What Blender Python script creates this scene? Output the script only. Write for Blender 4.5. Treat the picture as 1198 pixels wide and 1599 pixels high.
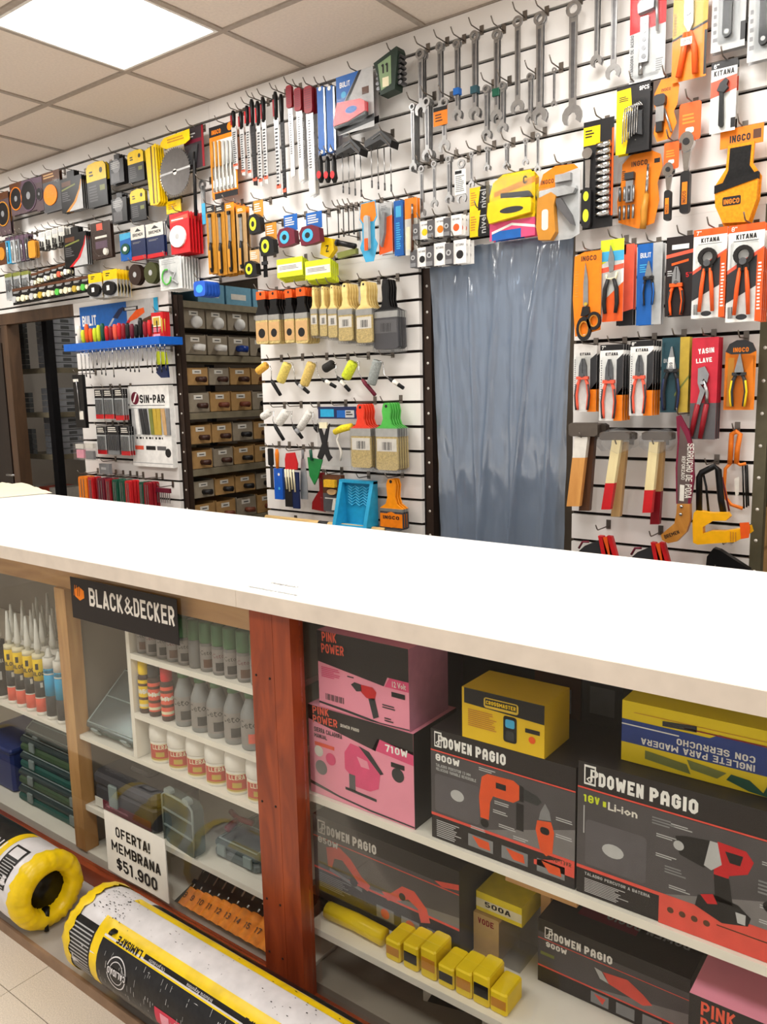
import bpy, math, random
from mathutils import Vector, Matrix, noise
random.seed(7)
for o in list(bpy.data.objects): bpy.data.objects.remove(o)
SC = bpy.context.scene
COL = SC.collection
PI = math.pi
# ------------------------------------------------------------------ camera
YAW, PITCH, ROLL, FPX = 0.647178, 0.151847, -0.0226127, 1250.19
EYE = Vector((0, 0, 1.5))
def _axes():
    r = Vector((math.cos(YAW), math.sin(YAW), 0)); f = Vector((-math.sin(YAW), math.cos(YAW), 0)); u = Vector((0, 0, 1))
    f2 = f*math.cos(PITCH)-u*math.sin(PITCH); u2 = f*math.sin(PITCH)+u*math.cos(PITCH)
    return r*math.cos(ROLL)+u2*math.sin(ROLL), f2, -r*math.sin(ROLL)+u2*math.cos(ROLL)
CR, CF, CU = _axes()
cam = bpy.data.objects.new('camera', bpy.data.cameras.new('camera'))
COL.objects.link(cam)
cam.data.sensor_fit = 'HORIZONTAL'; cam.data.sensor_width = 36; cam.data.lens = FPX/1198*36
cam.data.clip_start = 0.05
cam.matrix_world = Matrix(((CR.x, CU.x, -CF.x, EYE.x), (CR.y, CU.y, -CF.y, EYE.y), (CR.z, CU.z, -CF.z, EYE.z), (0, 0, 0, 1)))
SC.camera = cam
# ------------------------------------------------------------------ light and exposure
wd = bpy.data.worlds.new('world'); SC.world = wd; wd.use_nodes = True
wd.node_tree.nodes['Background'].inputs[0].default_value = (1.0, 0.96, 0.92, 1)
wd.node_tree.nodes['Background'].inputs[1].default_value = 0.75
SC.view_settings.view_transform = 'Standard'; SC.view_settings.look = 'None'
SC.view_settings.gamma = 1; SC.view_settings.use_curve_mapping = False
SC.view_settings.exposure = 0.2
PANEL_W = 12.5      # watts of each 60 x 60 cm ceiling panel
# ------------------------------------------------------------------ rays from measured pixels to world points
def ray(x, y): return CF+CR*((x-599)/FPX)-CU*((y-799.5)/FPX)
def aty(x, y, Y): d = ray(x, y); return EYE+d*((Y-EYE.y)/d.y)
def atx(x, y, X): d = ray(x, y); return EYE+d*((X-EYE.x)/d.x)
def atz(x, y, Z): d = ray(x, y); return EYE+d*((Z-EYE.z)/d.z)
# ------------------------------------------------------------------ materials
def lin(c): return tuple(((v/255)/12.92 if v/255 <= 0.04045 else ((v/255+0.055)/1.055)**2.4) for v in c)
MATS = {}
def mat(name, rgb, rough=0.5, metal=0.0, var=0.05, scale=40.0, bump=0.0, coat=0.0):
    if name in MATS: return MATS[name]
    m = bpy.data.materials.new(name); m.use_nodes = True; MATS[name] = m
    nt = m.node_tree; b = nt.nodes['Principled BSDF']; c = lin(rgb)
    tc = nt.nodes.new('ShaderNodeTexCoord'); nz = nt.nodes.new('ShaderNodeTexNoise'); nz.inputs['Scale'].default_value = scale
    nz.inputs['Detail'].default_value = 3
    rp = nt.nodes.new('ShaderNodeValToRGB')
    rp.color_ramp.elements[0].color = (*[v*(1-var*2) for v in c], 1); rp.color_ramp.elements[1].color = (*[min(1, v*(1+var)) for v in c], 1)
    rp.color_ramp.elements[0].position = 0.3; rp.color_ramp.elements[1].position = 0.7
    nt.links.new(tc.outputs['Object'], nz.inputs['Vector']); nt.links.new(nz.outputs['Fac'], rp.inputs['Fac'])
    nt.links.new(rp.outputs['Color'], b.inputs['Base Color'])
    b.inputs['Roughness'].default_value = rough; b.inputs['Metallic'].default_value = metal; b.inputs['Specular IOR Level'].default_value = 0.3
    if coat: b.inputs['Coat Weight'].default_value = coat; b.inputs['Coat Roughness'].default_value = 0.1
    if bump:
        bp = nt.nodes.new('ShaderNodeBump'); bp.inputs['Strength'].default_value = bump; bp.inputs['Distance'].default_value = 0.002
        nt.links.new(nz.outputs['Fac'], bp.inputs['Height']); nt.links.new(bp.outputs['Normal'], b.inputs['Normal'])
    return m
def wood(name, rgb, rgb2, rough=0.45, sc=(3, 3, 40), bump=0.1):
    if name in MATS: return MATS[name]
    m = bpy.data.materials.new(name); m.use_nodes = True; MATS[name] = m
    nt = m.node_tree; b = nt.nodes['Principled BSDF']
    tc = nt.nodes.new('ShaderNodeTexCoord'); mp = nt.nodes.new('ShaderNodeMapping'); mp.inputs['Scale'].default_value = sc
    nz = nt.nodes.new('ShaderNodeTexNoise'); nz.inputs['Scale'].default_value = 1.6; nz.inputs['Detail'].default_value = 6; nz.inputs['Distortion'].default_value = 1.2
    rp = nt.nodes.new('ShaderNodeValToRGB'); rp.color_ramp.elements[0].color = (*lin(rgb), 1); rp.color_ramp.elements[1].color = (*lin(rgb2), 1)
    rp.color_ramp.elements[0].position = 0.35; rp.color_ramp.elements[1].position = 0.68
    nt.links.new(tc.outputs['Object'], mp.inputs['Vector']); nt.links.new(mp.outputs['Vector'], nz.inputs['Vector'])
    nt.links.new(nz.outputs['Fac'], rp.inputs['Fac']); nt.links.new(rp.outputs['Color'], b.inputs['Base Color'])
    b.inputs['Roughness'].default_value = rough
    return m
def clear(name, tint=(255, 255, 255), refl=0.05, haze=0.0, hazecol=(200, 210, 220), rough=0.03, edge=0.5):
    if name in MATS: return MATS[name]
    m = bpy.data.materials.new(name); m.use_nodes = True; MATS[name] = m
    nt = m.node_tree; nt.nodes.remove(nt.nodes['Principled BSDF']); out = nt.nodes['Material Output']
    tr = nt.nodes.new('ShaderNodeBsdfTransparent'); tr.inputs[0].default_value = (*lin(tint), 1)
    gl = nt.nodes.new('ShaderNodeBsdfGlossy'); gl.inputs['Roughness'].default_value = rough
    lw = nt.nodes.new('ShaderNodeLayerWeight'); lw.inputs['Blend'].default_value = 0.25
    mr = nt.nodes.new('ShaderNodeMapRange'); mr.inputs['To Min'].default_value = refl; mr.inputs['To Max'].default_value = edge
    mx = nt.nodes.new('ShaderNodeMixShader')
    nt.links.new(lw.outputs['Fresnel'], mr.inputs['Value']); nt.links.new(mr.outputs[0], mx.inputs[0])
    src = tr
    if haze:
        df = nt.nodes.new('ShaderNodeBsdfDiffuse'); df.inputs[0].default_value = (*lin(hazecol), 1)
        tl = nt.nodes.new('ShaderNodeBsdfTranslucent'); tl.inputs[0].default_value = (*lin(hazecol), 1)
        m0 = nt.nodes.new('ShaderNodeMixShader'); m0.inputs[0].default_value = 0.35
        nt.links.new(df.outputs[0], m0.inputs[1]); nt.links.new(tl.outputs[0], m0.inputs[2])
        m1 = nt.nodes.new('ShaderNodeMixShader'); m1.inputs[0].default_value = haze
        nt.links.new(tr.outputs[0], m1.inputs[1]); nt.links.new(m0.outputs[0], m1.inputs[2]); src = m1
    nt.links.new(src.outputs[0], mx.inputs[1]); nt.links.new(gl.outputs[0], mx.inputs[2]); nt.links.new(mx.outputs[0], out.inputs[0])
    return m
PAL = dict(white=(240, 238, 234), offwhite=(225, 220, 210), cream=(235, 225, 190), black=(14, 13, 14), dark=(30, 28, 29), charcoal=(52, 52, 54), grey=(130, 130, 132),
  lgrey=(185, 185, 185), red=(200, 30, 36), dred=(140, 22, 34), orange=(240, 130, 20), dorange=(236, 92, 30), yellow=(245, 205, 15), lime=(208, 220, 45), gold=(190, 160, 60),
  blue=(25, 95, 175), navy=(28, 40, 80), sky=(70, 170, 215), cyan=(40, 160, 205), green=(25, 130, 65), dgreen=(20, 80, 60), lgreen=(90, 190, 75), pink=(245, 165, 185), hotpink=(225, 80, 125),
  brown=(90, 55, 35), tan=(200, 160, 110), amber=(200, 135, 45), purple=(95, 75, 90), teal=(40, 75, 85), maroon=(105, 25, 45), bristle=(205, 180, 120), olive=(120, 125, 60), rust=(235, 95, 70), dusk=(92, 90, 92))
def C(k, rough=0.42):
    if k in MATS: return MATS[k]
    return mat(k, PAL[k], rough)
STEEL = mat('steel', (168, 168, 168), 0.28, 0.95, 0.06, 60)
DSTEEL = mat('dark_steel', (110, 110, 112), 0.35, 0.9, 0.08, 60)
CHROME = mat('chrome', (200, 200, 200), 0.15, 1.0, 0.02)
IRON = mat('blackened_iron', (45, 42, 40), 0.5, 0.6)
BLISTER = clear('clear_blister', (253, 254, 254), 0.005, 0.0, (230, 232, 235), 0.08, 0.10)
BAG = clear('clear_bag', (250, 250, 250), 0.04, 0.04, (225, 226, 226), 0.12, 0.3)
GLASS = clear('pane_glass', (253, 254, 253), 0.006, 0.0, (200, 205, 200), 0.01, 0.14)
# ------------------------------------------------------------------ text outlines as flat polygons
TXT = {}
def _glyph(ch, e):                # strokes of a plain bold block alphabet: (width, polylines)
    W = {'M': .84, 'W': .9, 'I': 2*e, '1': .42, '.': 2.2*e, '!': 2*e, '-': .42, ' ': .34}.get(ch, .62); c = .14
    L, R, B, T, M, H = e, W-e, e, 1-e, .5, W/2
    O = [(L, B+c), (L, T-c), (L+c, T), (R-c, T), (R, T-c), (R, B+c), (R-c, B), (L+c, B), (L, B+c), (L, T-c)]
    G = {'A': [[(L*.8, 0), (H-e*.35, T), (H+e*.35, T), (W-L*.8, 0)], [(L+.08, .27), (R-.08, .27)]], '@': [[(L, 0), (L, T-.2), (L+.1, T), (R-.1, T), (R, T-.2), (R, 0)], [(L, .38), (R, .38)]], 'B': [[(L, 0), (L, 1)], [(0, T), (R-c, T), (R, T-c), (R, M+.1), (R-.08, M), (R, M-.1), (R, B+c), (R-c, B), (0, B)], [(L, M), (R-.08, M)]],
      'C': [[(R, .68), (R, T-c), (R-c, T), (L+c, T), (L, T-c), (L, B+c), (L+c, B), (R-c, B), (R, B+c), (R, .32)]], 'D': [[(L, 0), (L, 1)], [(0, T), (R-c, T), (R, T-c), (R, B+c), (R-c, B), (0, B)]],
      'E': [[(L, 0), (L, 1)], [(0, T), (W, T)], [(0, B), (W, B)], [(L, M), (R, M)]], 'F': [[(L, 0), (L, 1)], [(0, T), (W, T)], [(L, M), (R, M)]],
      'G': [[(R, .7), (R, T-c), (R-c, T), (L+c, T), (L, T-c), (L, B+c), (L+c, B), (R-c, B), (R, B+c), (R, M), (H, M)]], 'H': [[(L, 0), (L, 1)], [(R, 0), (R, 1)], [(L, M), (R, M)]], 'I': [[(H, 0), (H, 1)]],
      'J': [[(R, 1), (R, B+c), (R-c, B), (L+c, B), (L, B+c), (L, .34)]], 'K': [[(L, 0), (L, 1)], [(R, 1), (L, .42)], [(L+.1, .55), (R, 0)]], 'L': [[(L, 0), (L, 1)], [(0, B), (W, B)]],
      'M': [[(L, 0), (L, 1)], [(L, T), (H, .36), (R, T)], [(R, 0), (R, 1)]], 'N': [[(L, 0), (L, 1)], [(L, 1-e*.4), (R, e*.4)], [(R, 0), (R, 1)]], 'O': [O], '0': [O],
      'P': [[(L, 0), (L, 1)], [(0, T), (R-c, T), (R, T-c), (R, M+.08), (R-c, M-.06), (0, M-.06)]], 'R': [[(L, 0), (L, 1)], [(0, T), (R-c, T), (R, T-c), (R, M+.08), (R-c, M-.06), (0, M-.06)], [(H, M-.06), (R, 0)]],
      'S': [[(R, .72), (R, T-c), (R-c, T), (L+c, T), (L, T-c), (L, M+c*.8), (L+c, M), (R-c, M), (R, M-c*.8), (R, B+c), (R-c, B), (L+c, B), (L, B+c), (L, .28)]], 'T': [[(0, T), (W, T)], [(H, 0), (H, T)]],
      'U': [[(L, 1), (L, B+c), (L+c, B), (R-c, B), (R, B+c), (R, 1)]], 'V': [[(L, 1), (H, B*.6), (R, 1)]], 'W': [[(L, 1), (W*.27, B*.6), (H, .74), (W*.73, B*.6), (R, 1)]], 'X': [[(L, 1), (R, 0)], [(L, 0), (R, 1)]], 'Y': [[(L, 1), (H, .45), (R, 1)], [(H, .45), (H, 0)]],
      'Z': [[(0, T), (R, T), (L, B), (W, B)]], '1': [[(0, .78), (H, T), (H, 0)]], '2': [[(L, .7), (L, T-c), (L+c, T), (R-c, T), (R, T-c), (R, .6), (L, B), (W, B)]], '3': [[(L, T), (R-c, T), (R, T-c), (R, M+.1), (R-.1, M), (R, M-.1), (R, B+c), (R-c, B), (L, B)], [(H*.8, M), (R-.1, M)]],
      '4': [[(R-.08, 0), (R-.08, 1)], [(R-.1, T), (L, .32), (W, .32)]], '5': [[(R, T), (L, T), (L, M+.06), (R-c, M+.06), (R, M-.08), (R, B+c), (R-c, B), (L+c, B), (L, B+c), (L, .28)]],
      '6': [[(R, .74), (R, T-c), (R-c, T), (L+c, T), (L, T-c), (L, B+c), (L+c, B), (R-c, B), (R, B+c), (R, M-.06), (R-c, M+.06), (L, M+.06)]], '7': [[(0, T), (R, T), (H*.8, 0)]], '8': [O, [(L, M), (R, M)]],
      '9': [[(L, .26), (L, B+c), (L+c, B), (R-c, B), (R, B+c), (R, T-c), (R-c, T), (L+c, T), (L, T-c), (L, M+.06), (L+c, M-.06), (R, M-.06)]], '.': [[(H, 0), (H, 2*e)]], '!': [[(H, .32), (H, 1)], [(H, 0), (H, .2)]], '-': [[(0, M), (W, M)]], ' ': [], '"': [[(L, .7), (L, 1)], [(L+.3, .7), (L+.3, 1)]],
      '$': [[(R, .72), (R, T-.08-c*.4), (R-c, T-.08), (L+c, T-.08), (L, T-.08-c*.6), (L, M+c*.5), (L+c, M), (R-c, M), (R, M-c*.5), (R, B+.08+c*.6), (R-c, B+.08), (L+c, B+.08), (L, B+.08+c*.4), (L, .28)], [(H, -.04), (H, 1.04)]]}
    return None if ch not in G else (W, G[ch])
def block_geo(s, bold):
    e = .065+bold*.9; x = 0; vs, fs = [], []
    for ch in s:
        g = _glyph(ch, e*.8 if ch in '83BSA' else e)
        if g is None: return None
        for pl in g[1]:
            n = len(pl)
            for i in range(n-1):
                a, b = Vector(pl[i]), Vector(pl[i+1]); d = b-a
                if d.length < 1e-5: continue
                d.normalize()
                def ext(j, k0, k1, k2):
                    if k0 < 0 or k2 >= n: return 0
                    p, q = (Vector(pl[k1])-Vector(pl[k0])), (Vector(pl[k2])-Vector(pl[k1]))
                    if p.length < 1e-5 or q.length < 1e-5: return 0
                    an = p.angle(q); return e*.25 if an > 1.9 else min(e*1.1, e*math.tan(an/2))
                a = a-d*ext(0, i-1, i, i+1); b = b+d*ext(1, i, i+1, i+2); w = Vector((-d.y, d.x))*e; k = len(vs)
                vs += [(x+p.x, p.y, len(fs) % 6) for p in (a-w, b-w, b+w, a+w)]; fs.append((k, k+1, k+2, k+3))   # third: print layer, so strokes never coincide
        x += g[0]+.14
    return vs, fs, x-.14
def text_geo(s, bold=0.0):
    if bold:
        if (s, bold) not in TXT: TXT[(s, bold)] = block_geo(s, bold)
        if TXT[(s, bold)]: return TXT[(s, bold)]
    return font_geo(s)
def font_geo(s, bold=0.0):
    k = (s, 'font')
    if k in TXT: return TXT[k]
    cu = bpy.data.curves.new('t', 'FONT'); cu.body = s; cu.offset = bold; cu.resolution_u = 1; cu.fill_mode = 'FRONT'
    ob = bpy.data.objects.new('t', cu); me = ob.to_mesh()
    vs = [(v.co.x, v.co.y) for v in me.vertices]; fs = [tuple(p.vertices) for p in me.polygons]
    ob.to_mesh_clear()
    bpy.data.objects.remove(ob); bpy.data.curves.remove(cu)
    x0 = min(v[0] for v in vs); x1 = max(v[0] for v in vs); y0 = min(v[1] for v in vs); y1 = max(v[1] for v in vs)
    vs = [((x-x0)/(y1-y0), (y-y0)/(y1-y0), 0) for x, y in vs]
    TXT[k] = (vs, fs, (x1-x0)/(y1-y0)); return TXT[k]
# ------------------------------------------------------------------ mesh builder; local x to the side, y into depth, z up; d = towards the viewer
class MB:
    def __init__(s, w=1.0, h=1.0): s.v = []; s.f = []; s.mi = []; s.sm = []; s.ml = []; s.w = w; s.h = h
    def _m(s, m):
        if isinstance(m, str): m = C(m)
        if m not in s.ml: s.ml.append(m)
        return s.ml.index(m)
    def add(s, vs, fs, m, smooth=False):
        b = len(s.v); s.v += [tuple(v) for v in vs]; k = s._m(m)
        for f in fs: s.f.append(tuple(i+b for i in f)); s.mi.append(k); s.sm.append(smooth)
        return s
    def box(s, x0, x1, y0, y1, z0, z1, m):
        vs = [(x, y, z) for x in (x0, x1) for y in (y0, y1) for z in (z0, z1)]
        return s.add(vs, [(0, 1, 3, 2), (4, 6, 7, 5), (0, 4, 5, 1), (2, 3, 7, 6), (0, 2, 6, 4), (1, 5, 7, 3)], m)
    def bbox(s, x0, x1, y0, y1, z0, z1, m, r=0.004):   # box with chamfered vertical edges and softened rims
        def ring(z, i):
            return [(x0+r+i, y0+i, z), (x1-r-i, y0+i, z), (x1-i, y0+r+i, z), (x1-i, y1-r-i, z), (x1-r-i, y1-i, z), (x0+r+i, y1-i, z), (x0+i, y1-r-i, z), (x0+i, y0+r+i, z)]
        vs = ring(z0, r*.6)+ring(z0+r, 0)+ring(z1-r, 0)+ring(z1, r*.6)
        fs = [tuple(range(7, -1, -1)), tuple(range(24, 32))]
        for k in range(3): fs += [(k*8+i, k*8+(i+1) % 8, k*8+8+(i+1) % 8, k*8+8+i) for i in range(8)]
        return s.add(vs, fs, m)
    def prism(s, pts, d0, d1, m, smooth=False):        # outline in x, z (any winding), from depth d0 (back) to d1 (front)
        a = sum(pts[i][0]*pts[(i+1) % len(pts)][1]-pts[(i+1) % len(pts)][0]*pts[i][1] for i in range(len(pts)))
        if a < 0: pts = pts[::-1]
        n = len(pts); vs = [(x, -d1, z) for x, z in pts]+[(x, -d0, z) for x, z in pts]
        fs = [tuple(range(n)), tuple(range(2*n-1, n-1, -1))]+[(i, n+i, n+(i+1) % n, (i+1) % n) for i in range(n)]
        return s.add(vs, fs, m, smooth)
    def ringprism(s, outer, inner, d0, d1, m):         # two outlines with equal point counts
        n = len(outer); vs = [(x, -d1, z) for x, z in outer]+[(x, -d1, z) for x, z in inner]+[(x, -d0, z) for x, z in outer]+[(x, -d0, z) for x, z in inner]
        fs = []
        for i in range(n):
            j = (i+1) % n
            fs += [(i, j, n+j, n+i), (2*n+i, 3*n+i, 3*n+j, 2*n+j), (i, 2*n+i, 2*n+j, j), (n+i, n+j, 3*n+j, 3*n+i)]
        return s.add(vs, fs, m)
    def tube(s, pts, r, m, n=6, cap=True):
        pts = [Vector(p) for p in pts]; rs = r if isinstance(r, (list, tuple)) else [r]*len(pts)
        vs, fs = [], []; up = None
        for i, p in enumerate(pts):
            t = (pts[min(i+1, len(pts)-1)]-pts[max(i-1, 0)]).normalized()
            if up is None: up = t.orthogonal().normalized()
            up = (up-t*up.dot(t)); up = up.normalized() if up.length > 1e-6 else t.orthogonal().normalized()
            w = t.cross(up)
            for k in range(n):
                a = 2*PI*k/n; vs.append(p+(up*math.cos(a)+w*math.sin(a))*rs[i])
        for i in range(len(pts)-1):
            fs += [(i*n+k, i*n+(k+1) % n, (i+1)*n+(k+1) % n, (i+1)*n+k) for k in range(n)]
        if cap: fs += [tuple(range(n-1, -1, -1)), tuple(range((len(pts)-1)*n, len(pts)*n))]
        return s.add(vs, fs, m, n > 5)
    def lathe(s, prof, c, m, n=16, axis='z', a0=0.0):  # prof: (t, r) along the axis from c
        vs, fs = [], []
        for t, r in prof:
            for k in range(n):
                a = a0+2*PI*k/n; p, q = r*math.cos(a), r*math.sin(a)
                vs.append({'z': (c[0]+p, c[1]+q, c[2]+t), 'y': (c[0]+p, c[1]-t, c[2]+q), 'x': (c[0]+t, c[1]+p, c[2]+q)}[axis])
        L = len(prof)
        for i in range(L-1): fs += [(i*n+k, i*n+(k+1) % n, (i+1)*n+(k+1) % n, (i+1)*n+k) for k in range(n)]
        fs += [tuple(range(n-1, -1, -1)), tuple(range((L-1)*n, L*n))]
        return s.add(vs, fs, m, True)
    def ball(s, c, r, m, n=10, sz=1.0):
        return s.lathe([(-r*sz*math.cos(PI*i/6), max(1e-4, r*math.sin(PI*i/6))) for i in range(7)], c, m, n)
    def text(s, t, x, z, h, d, m, rot=0, bold=0.0, maxw=None, anchor='l', sx=1.0, fit=None):
        vs, fs, asp = text_geo(t, bold); W = asp*h*sx; blk = bool(bold and TXT.get((t, bold)))
        if fit: sx = fit/(asp*h); W = fit
        if maxw and W > maxw: sx *= maxw/W; W = maxw
        ox = {'l': 0, 'c': -W/2, 'r': -W}[anchor]; ca, sa = math.cos(rot), math.sin(rot); e = bold*h*.75
        for k, (ex, ez) in enumerate(((0, 0),) if not bold or blk else ((-e, -e), (e, -e), (-e, e), (e, e))):   # heavier strokes by doubling
            o = []
            for a, b, y_ in vs:
                a, b = a*h*sx+ox+ex, b*h+ez; o.append((x+a*ca-b*sa, -d-k*3e-5-y_*3e-5, z+a*sa+b*ca))
            s.add(o, fs, m)
        return s
    # ---- the same in fractions of a w x h front, v downwards from the top
    def P(s, uv): return [((u-.5)*s.w, -v*s.h) for u, v in uv]
    def R(s, u0, v0, u1, v1, d0, d1, m): return s.box((u0-.5)*s.w, (u1-.5)*s.w, -d1, -d0, -v1*s.h, -v0*s.h, m)
    def G(s, uv, d0, d1, m, smooth=False): return s.prism(s.P(uv), d0, d1, m, smooth)
    def E(s, u, v, ru, rv, d0, d1, m, n=16):
        return s.prism([((u-.5)*s.w+ru*s.w*math.cos(2*PI*k/n), -v*s.h+rv*s.h*math.sin(2*PI*k/n)) for k in range(n)], d0, d1, m)
    def O(s, u, v, r, d0, d1, m, n=18): return s.E(u, v, r, r*s.w/s.h, d0, d1, m, n)   # true circle, r in widths
    def RO(s, u, v, r1, r2, d0, d1, m, n=18):
        f = lambda r: [((u-.5)*s.w+r*s.w*math.cos(2*PI*k/n), -v*s.h+r*s.w*math.sin(2*PI*k/n)) for k in range(n)]
        return s.ringprism(f(r1), f(r2), d0, d1, m)
    def RR(s, u0, v0, u1, v1, d0, d1, m, r=0.15):      # rounded rectangle, r in widths
        x0, x1, z0, z1 = (u0-.5)*s.w, (u1-.5)*s.w, -v1*s.h, -v0*s.h; q = min(r*s.w, (x1-x0)*.49, (z1-z0)*.49); o = []
        for cx, cz, a in ((x1-q, z1-q, 0), (x0+q, z1-q, 1), (x0+q, z0+q, 2), (x1-q, z0+q, 3)):
            o += [(cx+q*math.cos(PI/2*(a+k/3)), cz+q*math.sin(PI/2*(a+k/3))) for k in range(4)]
        return s.prism(o, d0, d1, m)
    def T(s, pts, r, m, n=6): return s.tube([((u-.5)*s.w, -d, -v*s.h) for u, v, d in pts], r, m, n)
    def X(s, t, u, v, h, d, m, rot=0, bold=0.02, maxw=None, anchor='l', sx=1.0, fit=None):
        if abs(abs(rot)-PI/2) < .3: return s.text(t, (u-.5)*s.w, -v*s.h, h*s.w, d, m, rot, bold, maxw*s.h if maxw else None, anchor, sx)   # upright text: size by width, length by height
        return s.text(t, (u-.5)*s.w, -v*s.h, h*s.h, d, m, rot, bold, maxw*s.w if maxw else None, anchor, sx, fit*s.w if fit else None)
    def lines(s, u0, v0, u1, v1, n, d, m, fill=0.5):   # fine print: rows of short bars
        dv = (v1-v0)/n; rr = random.Random(n*17+int(u0*100))
        for i in range(n):
            e = u0+(u1-u0)*(0.65+.35*rr.random()); a, b = v0+dv*i, v0+dv*(i+fill)
            s.add([((u-.5)*s.w, -d, -v*s.h) for u, v in ((u0, b), (e, b), (e, a), (u0, a))], [(0, 1, 2, 3)], m)
        return s
    def bars(s, u0, v0, u1, v1, n, d, m):
        du = (u1-u0)/n
        for i in range(n):
            a = u0+du*i; b = a+du*(.3+.4*((i*7) % 3)/2)
            s.add([((u-.5)*s.w, -d, -v*s.h) for u, v in ((a, v1), (b, v1), (b, v0), (a, v0))], [(0, 1, 2, 3)], m)
        return s
    def F(s, uv, d, m):                                # flat print
        pts = s.P(uv); a = sum(pts[i][0]*pts[(i+1) % len(pts)][1]-pts[(i+1) % len(pts)][0]*pts[i][1] for i in range(len(pts)))
        if a < 0: pts = pts[::-1]
        return s.add([(x, -d, z) for x, z in pts], [tuple(range(len(pts)))], m)
    def FR(s, u0, v0, u1, v1, d, m): return s.F([(u0, v0), (u1, v0), (u1, v1), (u0, v1)], d, m)
    def FO(s, u, v, r, d, m, n=16): return s.F([(u+r*math.cos(2*PI*k/n), v+r*s.w/s.h*math.sin(2*PI*k/n)) for k in range(n)], d, m)
    def mesh(s, name):
        me = bpy.data.meshes.new(name); me.from_pydata(s.v, [], s.f)
        for m in s.ml: me.materials.append(m)
        me.polygons.foreach_set('material_index', s.mi); me.polygons.foreach_set('use_smooth', s.sm); me.update(); return me
    def build(s, name, parent=None, loc=None, rot=None, label=None):
        o = bpy.data.objects.new(name, s.mesh(name)); COL.objects.link(o)
        if parent: o.parent = parent
        if loc is not None: o.location = loc
        if rot is not None: o.rotation_euler = rot
        if label: o['label'] = label
        return o
def tag(o, label, cat, group=None, kind=None):
    o['label'] = label; o['category'] = cat
    if group: o['group'] = group
    if kind: o['kind'] = kind
    return o
def thing(name, label, cat, loc=(0, 0, 0), group=None, rotz=0.0):
    o = bpy.data.objects.new(name, None); COL.objects.link(o); o.empty_display_size = .02
    o.location = loc; o.rotation_euler = (0, 0, rotz); return tag(o, label, cat, group)
def copy_tree(o, parent=None, loc=None):
    c = o.copy(); COL.objects.link(c)
    if parent is not None: c.parent = parent
    if loc is not None: c.location = loc
    for ch in list(o.children): copy_tree(ch, c)
    return c
def structure(o): o['kind'] = 'structure'; return o
# ------------------------------------------------------------------ the room
D = 2.693            # front face of the slat wall
CEIL = 2.840
SLOT1, PITCHZ = 2.752, 0.10034
def slot(k): return SLOT1-(k-1)*PITCHZ
wall_paint = mat('slat_white', (236, 232, 228), 0.35, 0, 0.02, 6)
groove = mat('groove_shadow_gap', (34, 27, 24), 0.9)
backing = mat('storeroom_wall', (120, 108, 96), 0.85, 0, 0.08, 4)
# floor
TILE = mat('terrazzo', (214, 202, 186), 0.4, 0, 0.10, 320)
GROUT = mat('grout', (120, 110, 100), 0.9)
fl = structure(MB().box(-6.5, 2.6, -3.2, 5.2, -.05, -.004, GROUT).build('floor'))
tm = MB().box(-.199, .199, -.199, .199, -.012, 0, TILE).mesh('tile')
for i in range(-12, 10):
    for j in range(-8, 1):
        if i*.4-1.898 > 1.2: continue
        t = bpy.data.objects.new('tile', tm); COL.objects.link(t); t.parent = fl; t.location = (-1.698+i*.4, .675+(j+1)*.4, 0)
MB().box(-6.5, 2.6, 1.28, 5.2, -.004, -.001, TILE).build('tile', fl)
# ceiling
CT = mat('ceiling_tile', (226, 213, 200), 0.9, 0, 0.03, 90, 0.2)
TB = mat('ceiling_bar', (168, 156, 144), 0.6)
ce = structure(MB().box(-6.6, 2.6, -3.2, 5.2, CEIL+.03, CEIL+.08, backing).build('ceiling'))
GX0, GY0 = -3.599, 2.244
lamp_cells = {(1, 0), (4, 0), (7, 0), (1, -3), (4, -3), (7, -3), (-2, 0), (-2, -3)}
cm = MB().box(-.294, .294, -.294, .294, -.0, .02, CT).mesh('tile')
for i in range(-4, 9):
    for j in range(-7, 1):
        if (i, j) in lamp_cells: continue
        t = bpy.data.objects.new('tile', cm); COL.objects.link(t); t.parent = ce; t.location = (GX0+(i+.5)*.6, GY0+(j-.5)*.6, CEIL+.004)
cm2 = MB().box(-.294, .294, -.228, .228, 0, .02, CT).mesh('tile')
for i in range(-4, 9):
    t = bpy.data.objects.new('tile', cm2); COL.objects.link(t); t.parent = ce; t.location = (GX0+(i+.5)*.6, 2.4785, CEIL+.004)
for i in range(-4, 10): MB().box(-.012, .012, -2.3, 2.71-GY0+2.244-2.244, 0, .02, TB).build('grid_bar', ce, (GX0+i*.6, GY0, CEIL-.002))
for j in range(-7, 1): MB().box(-6.0, 1.8, -.012, .012, 0, .02, TB).build('grid_bar', ce, (0, GY0+j*.6, CEIL-.0025))
MB().box(-6.0, 1.8, -.02, 0, -.004, .02, TB).build('edge_bar', ce, (0, 2.713, CEIL))
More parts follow.
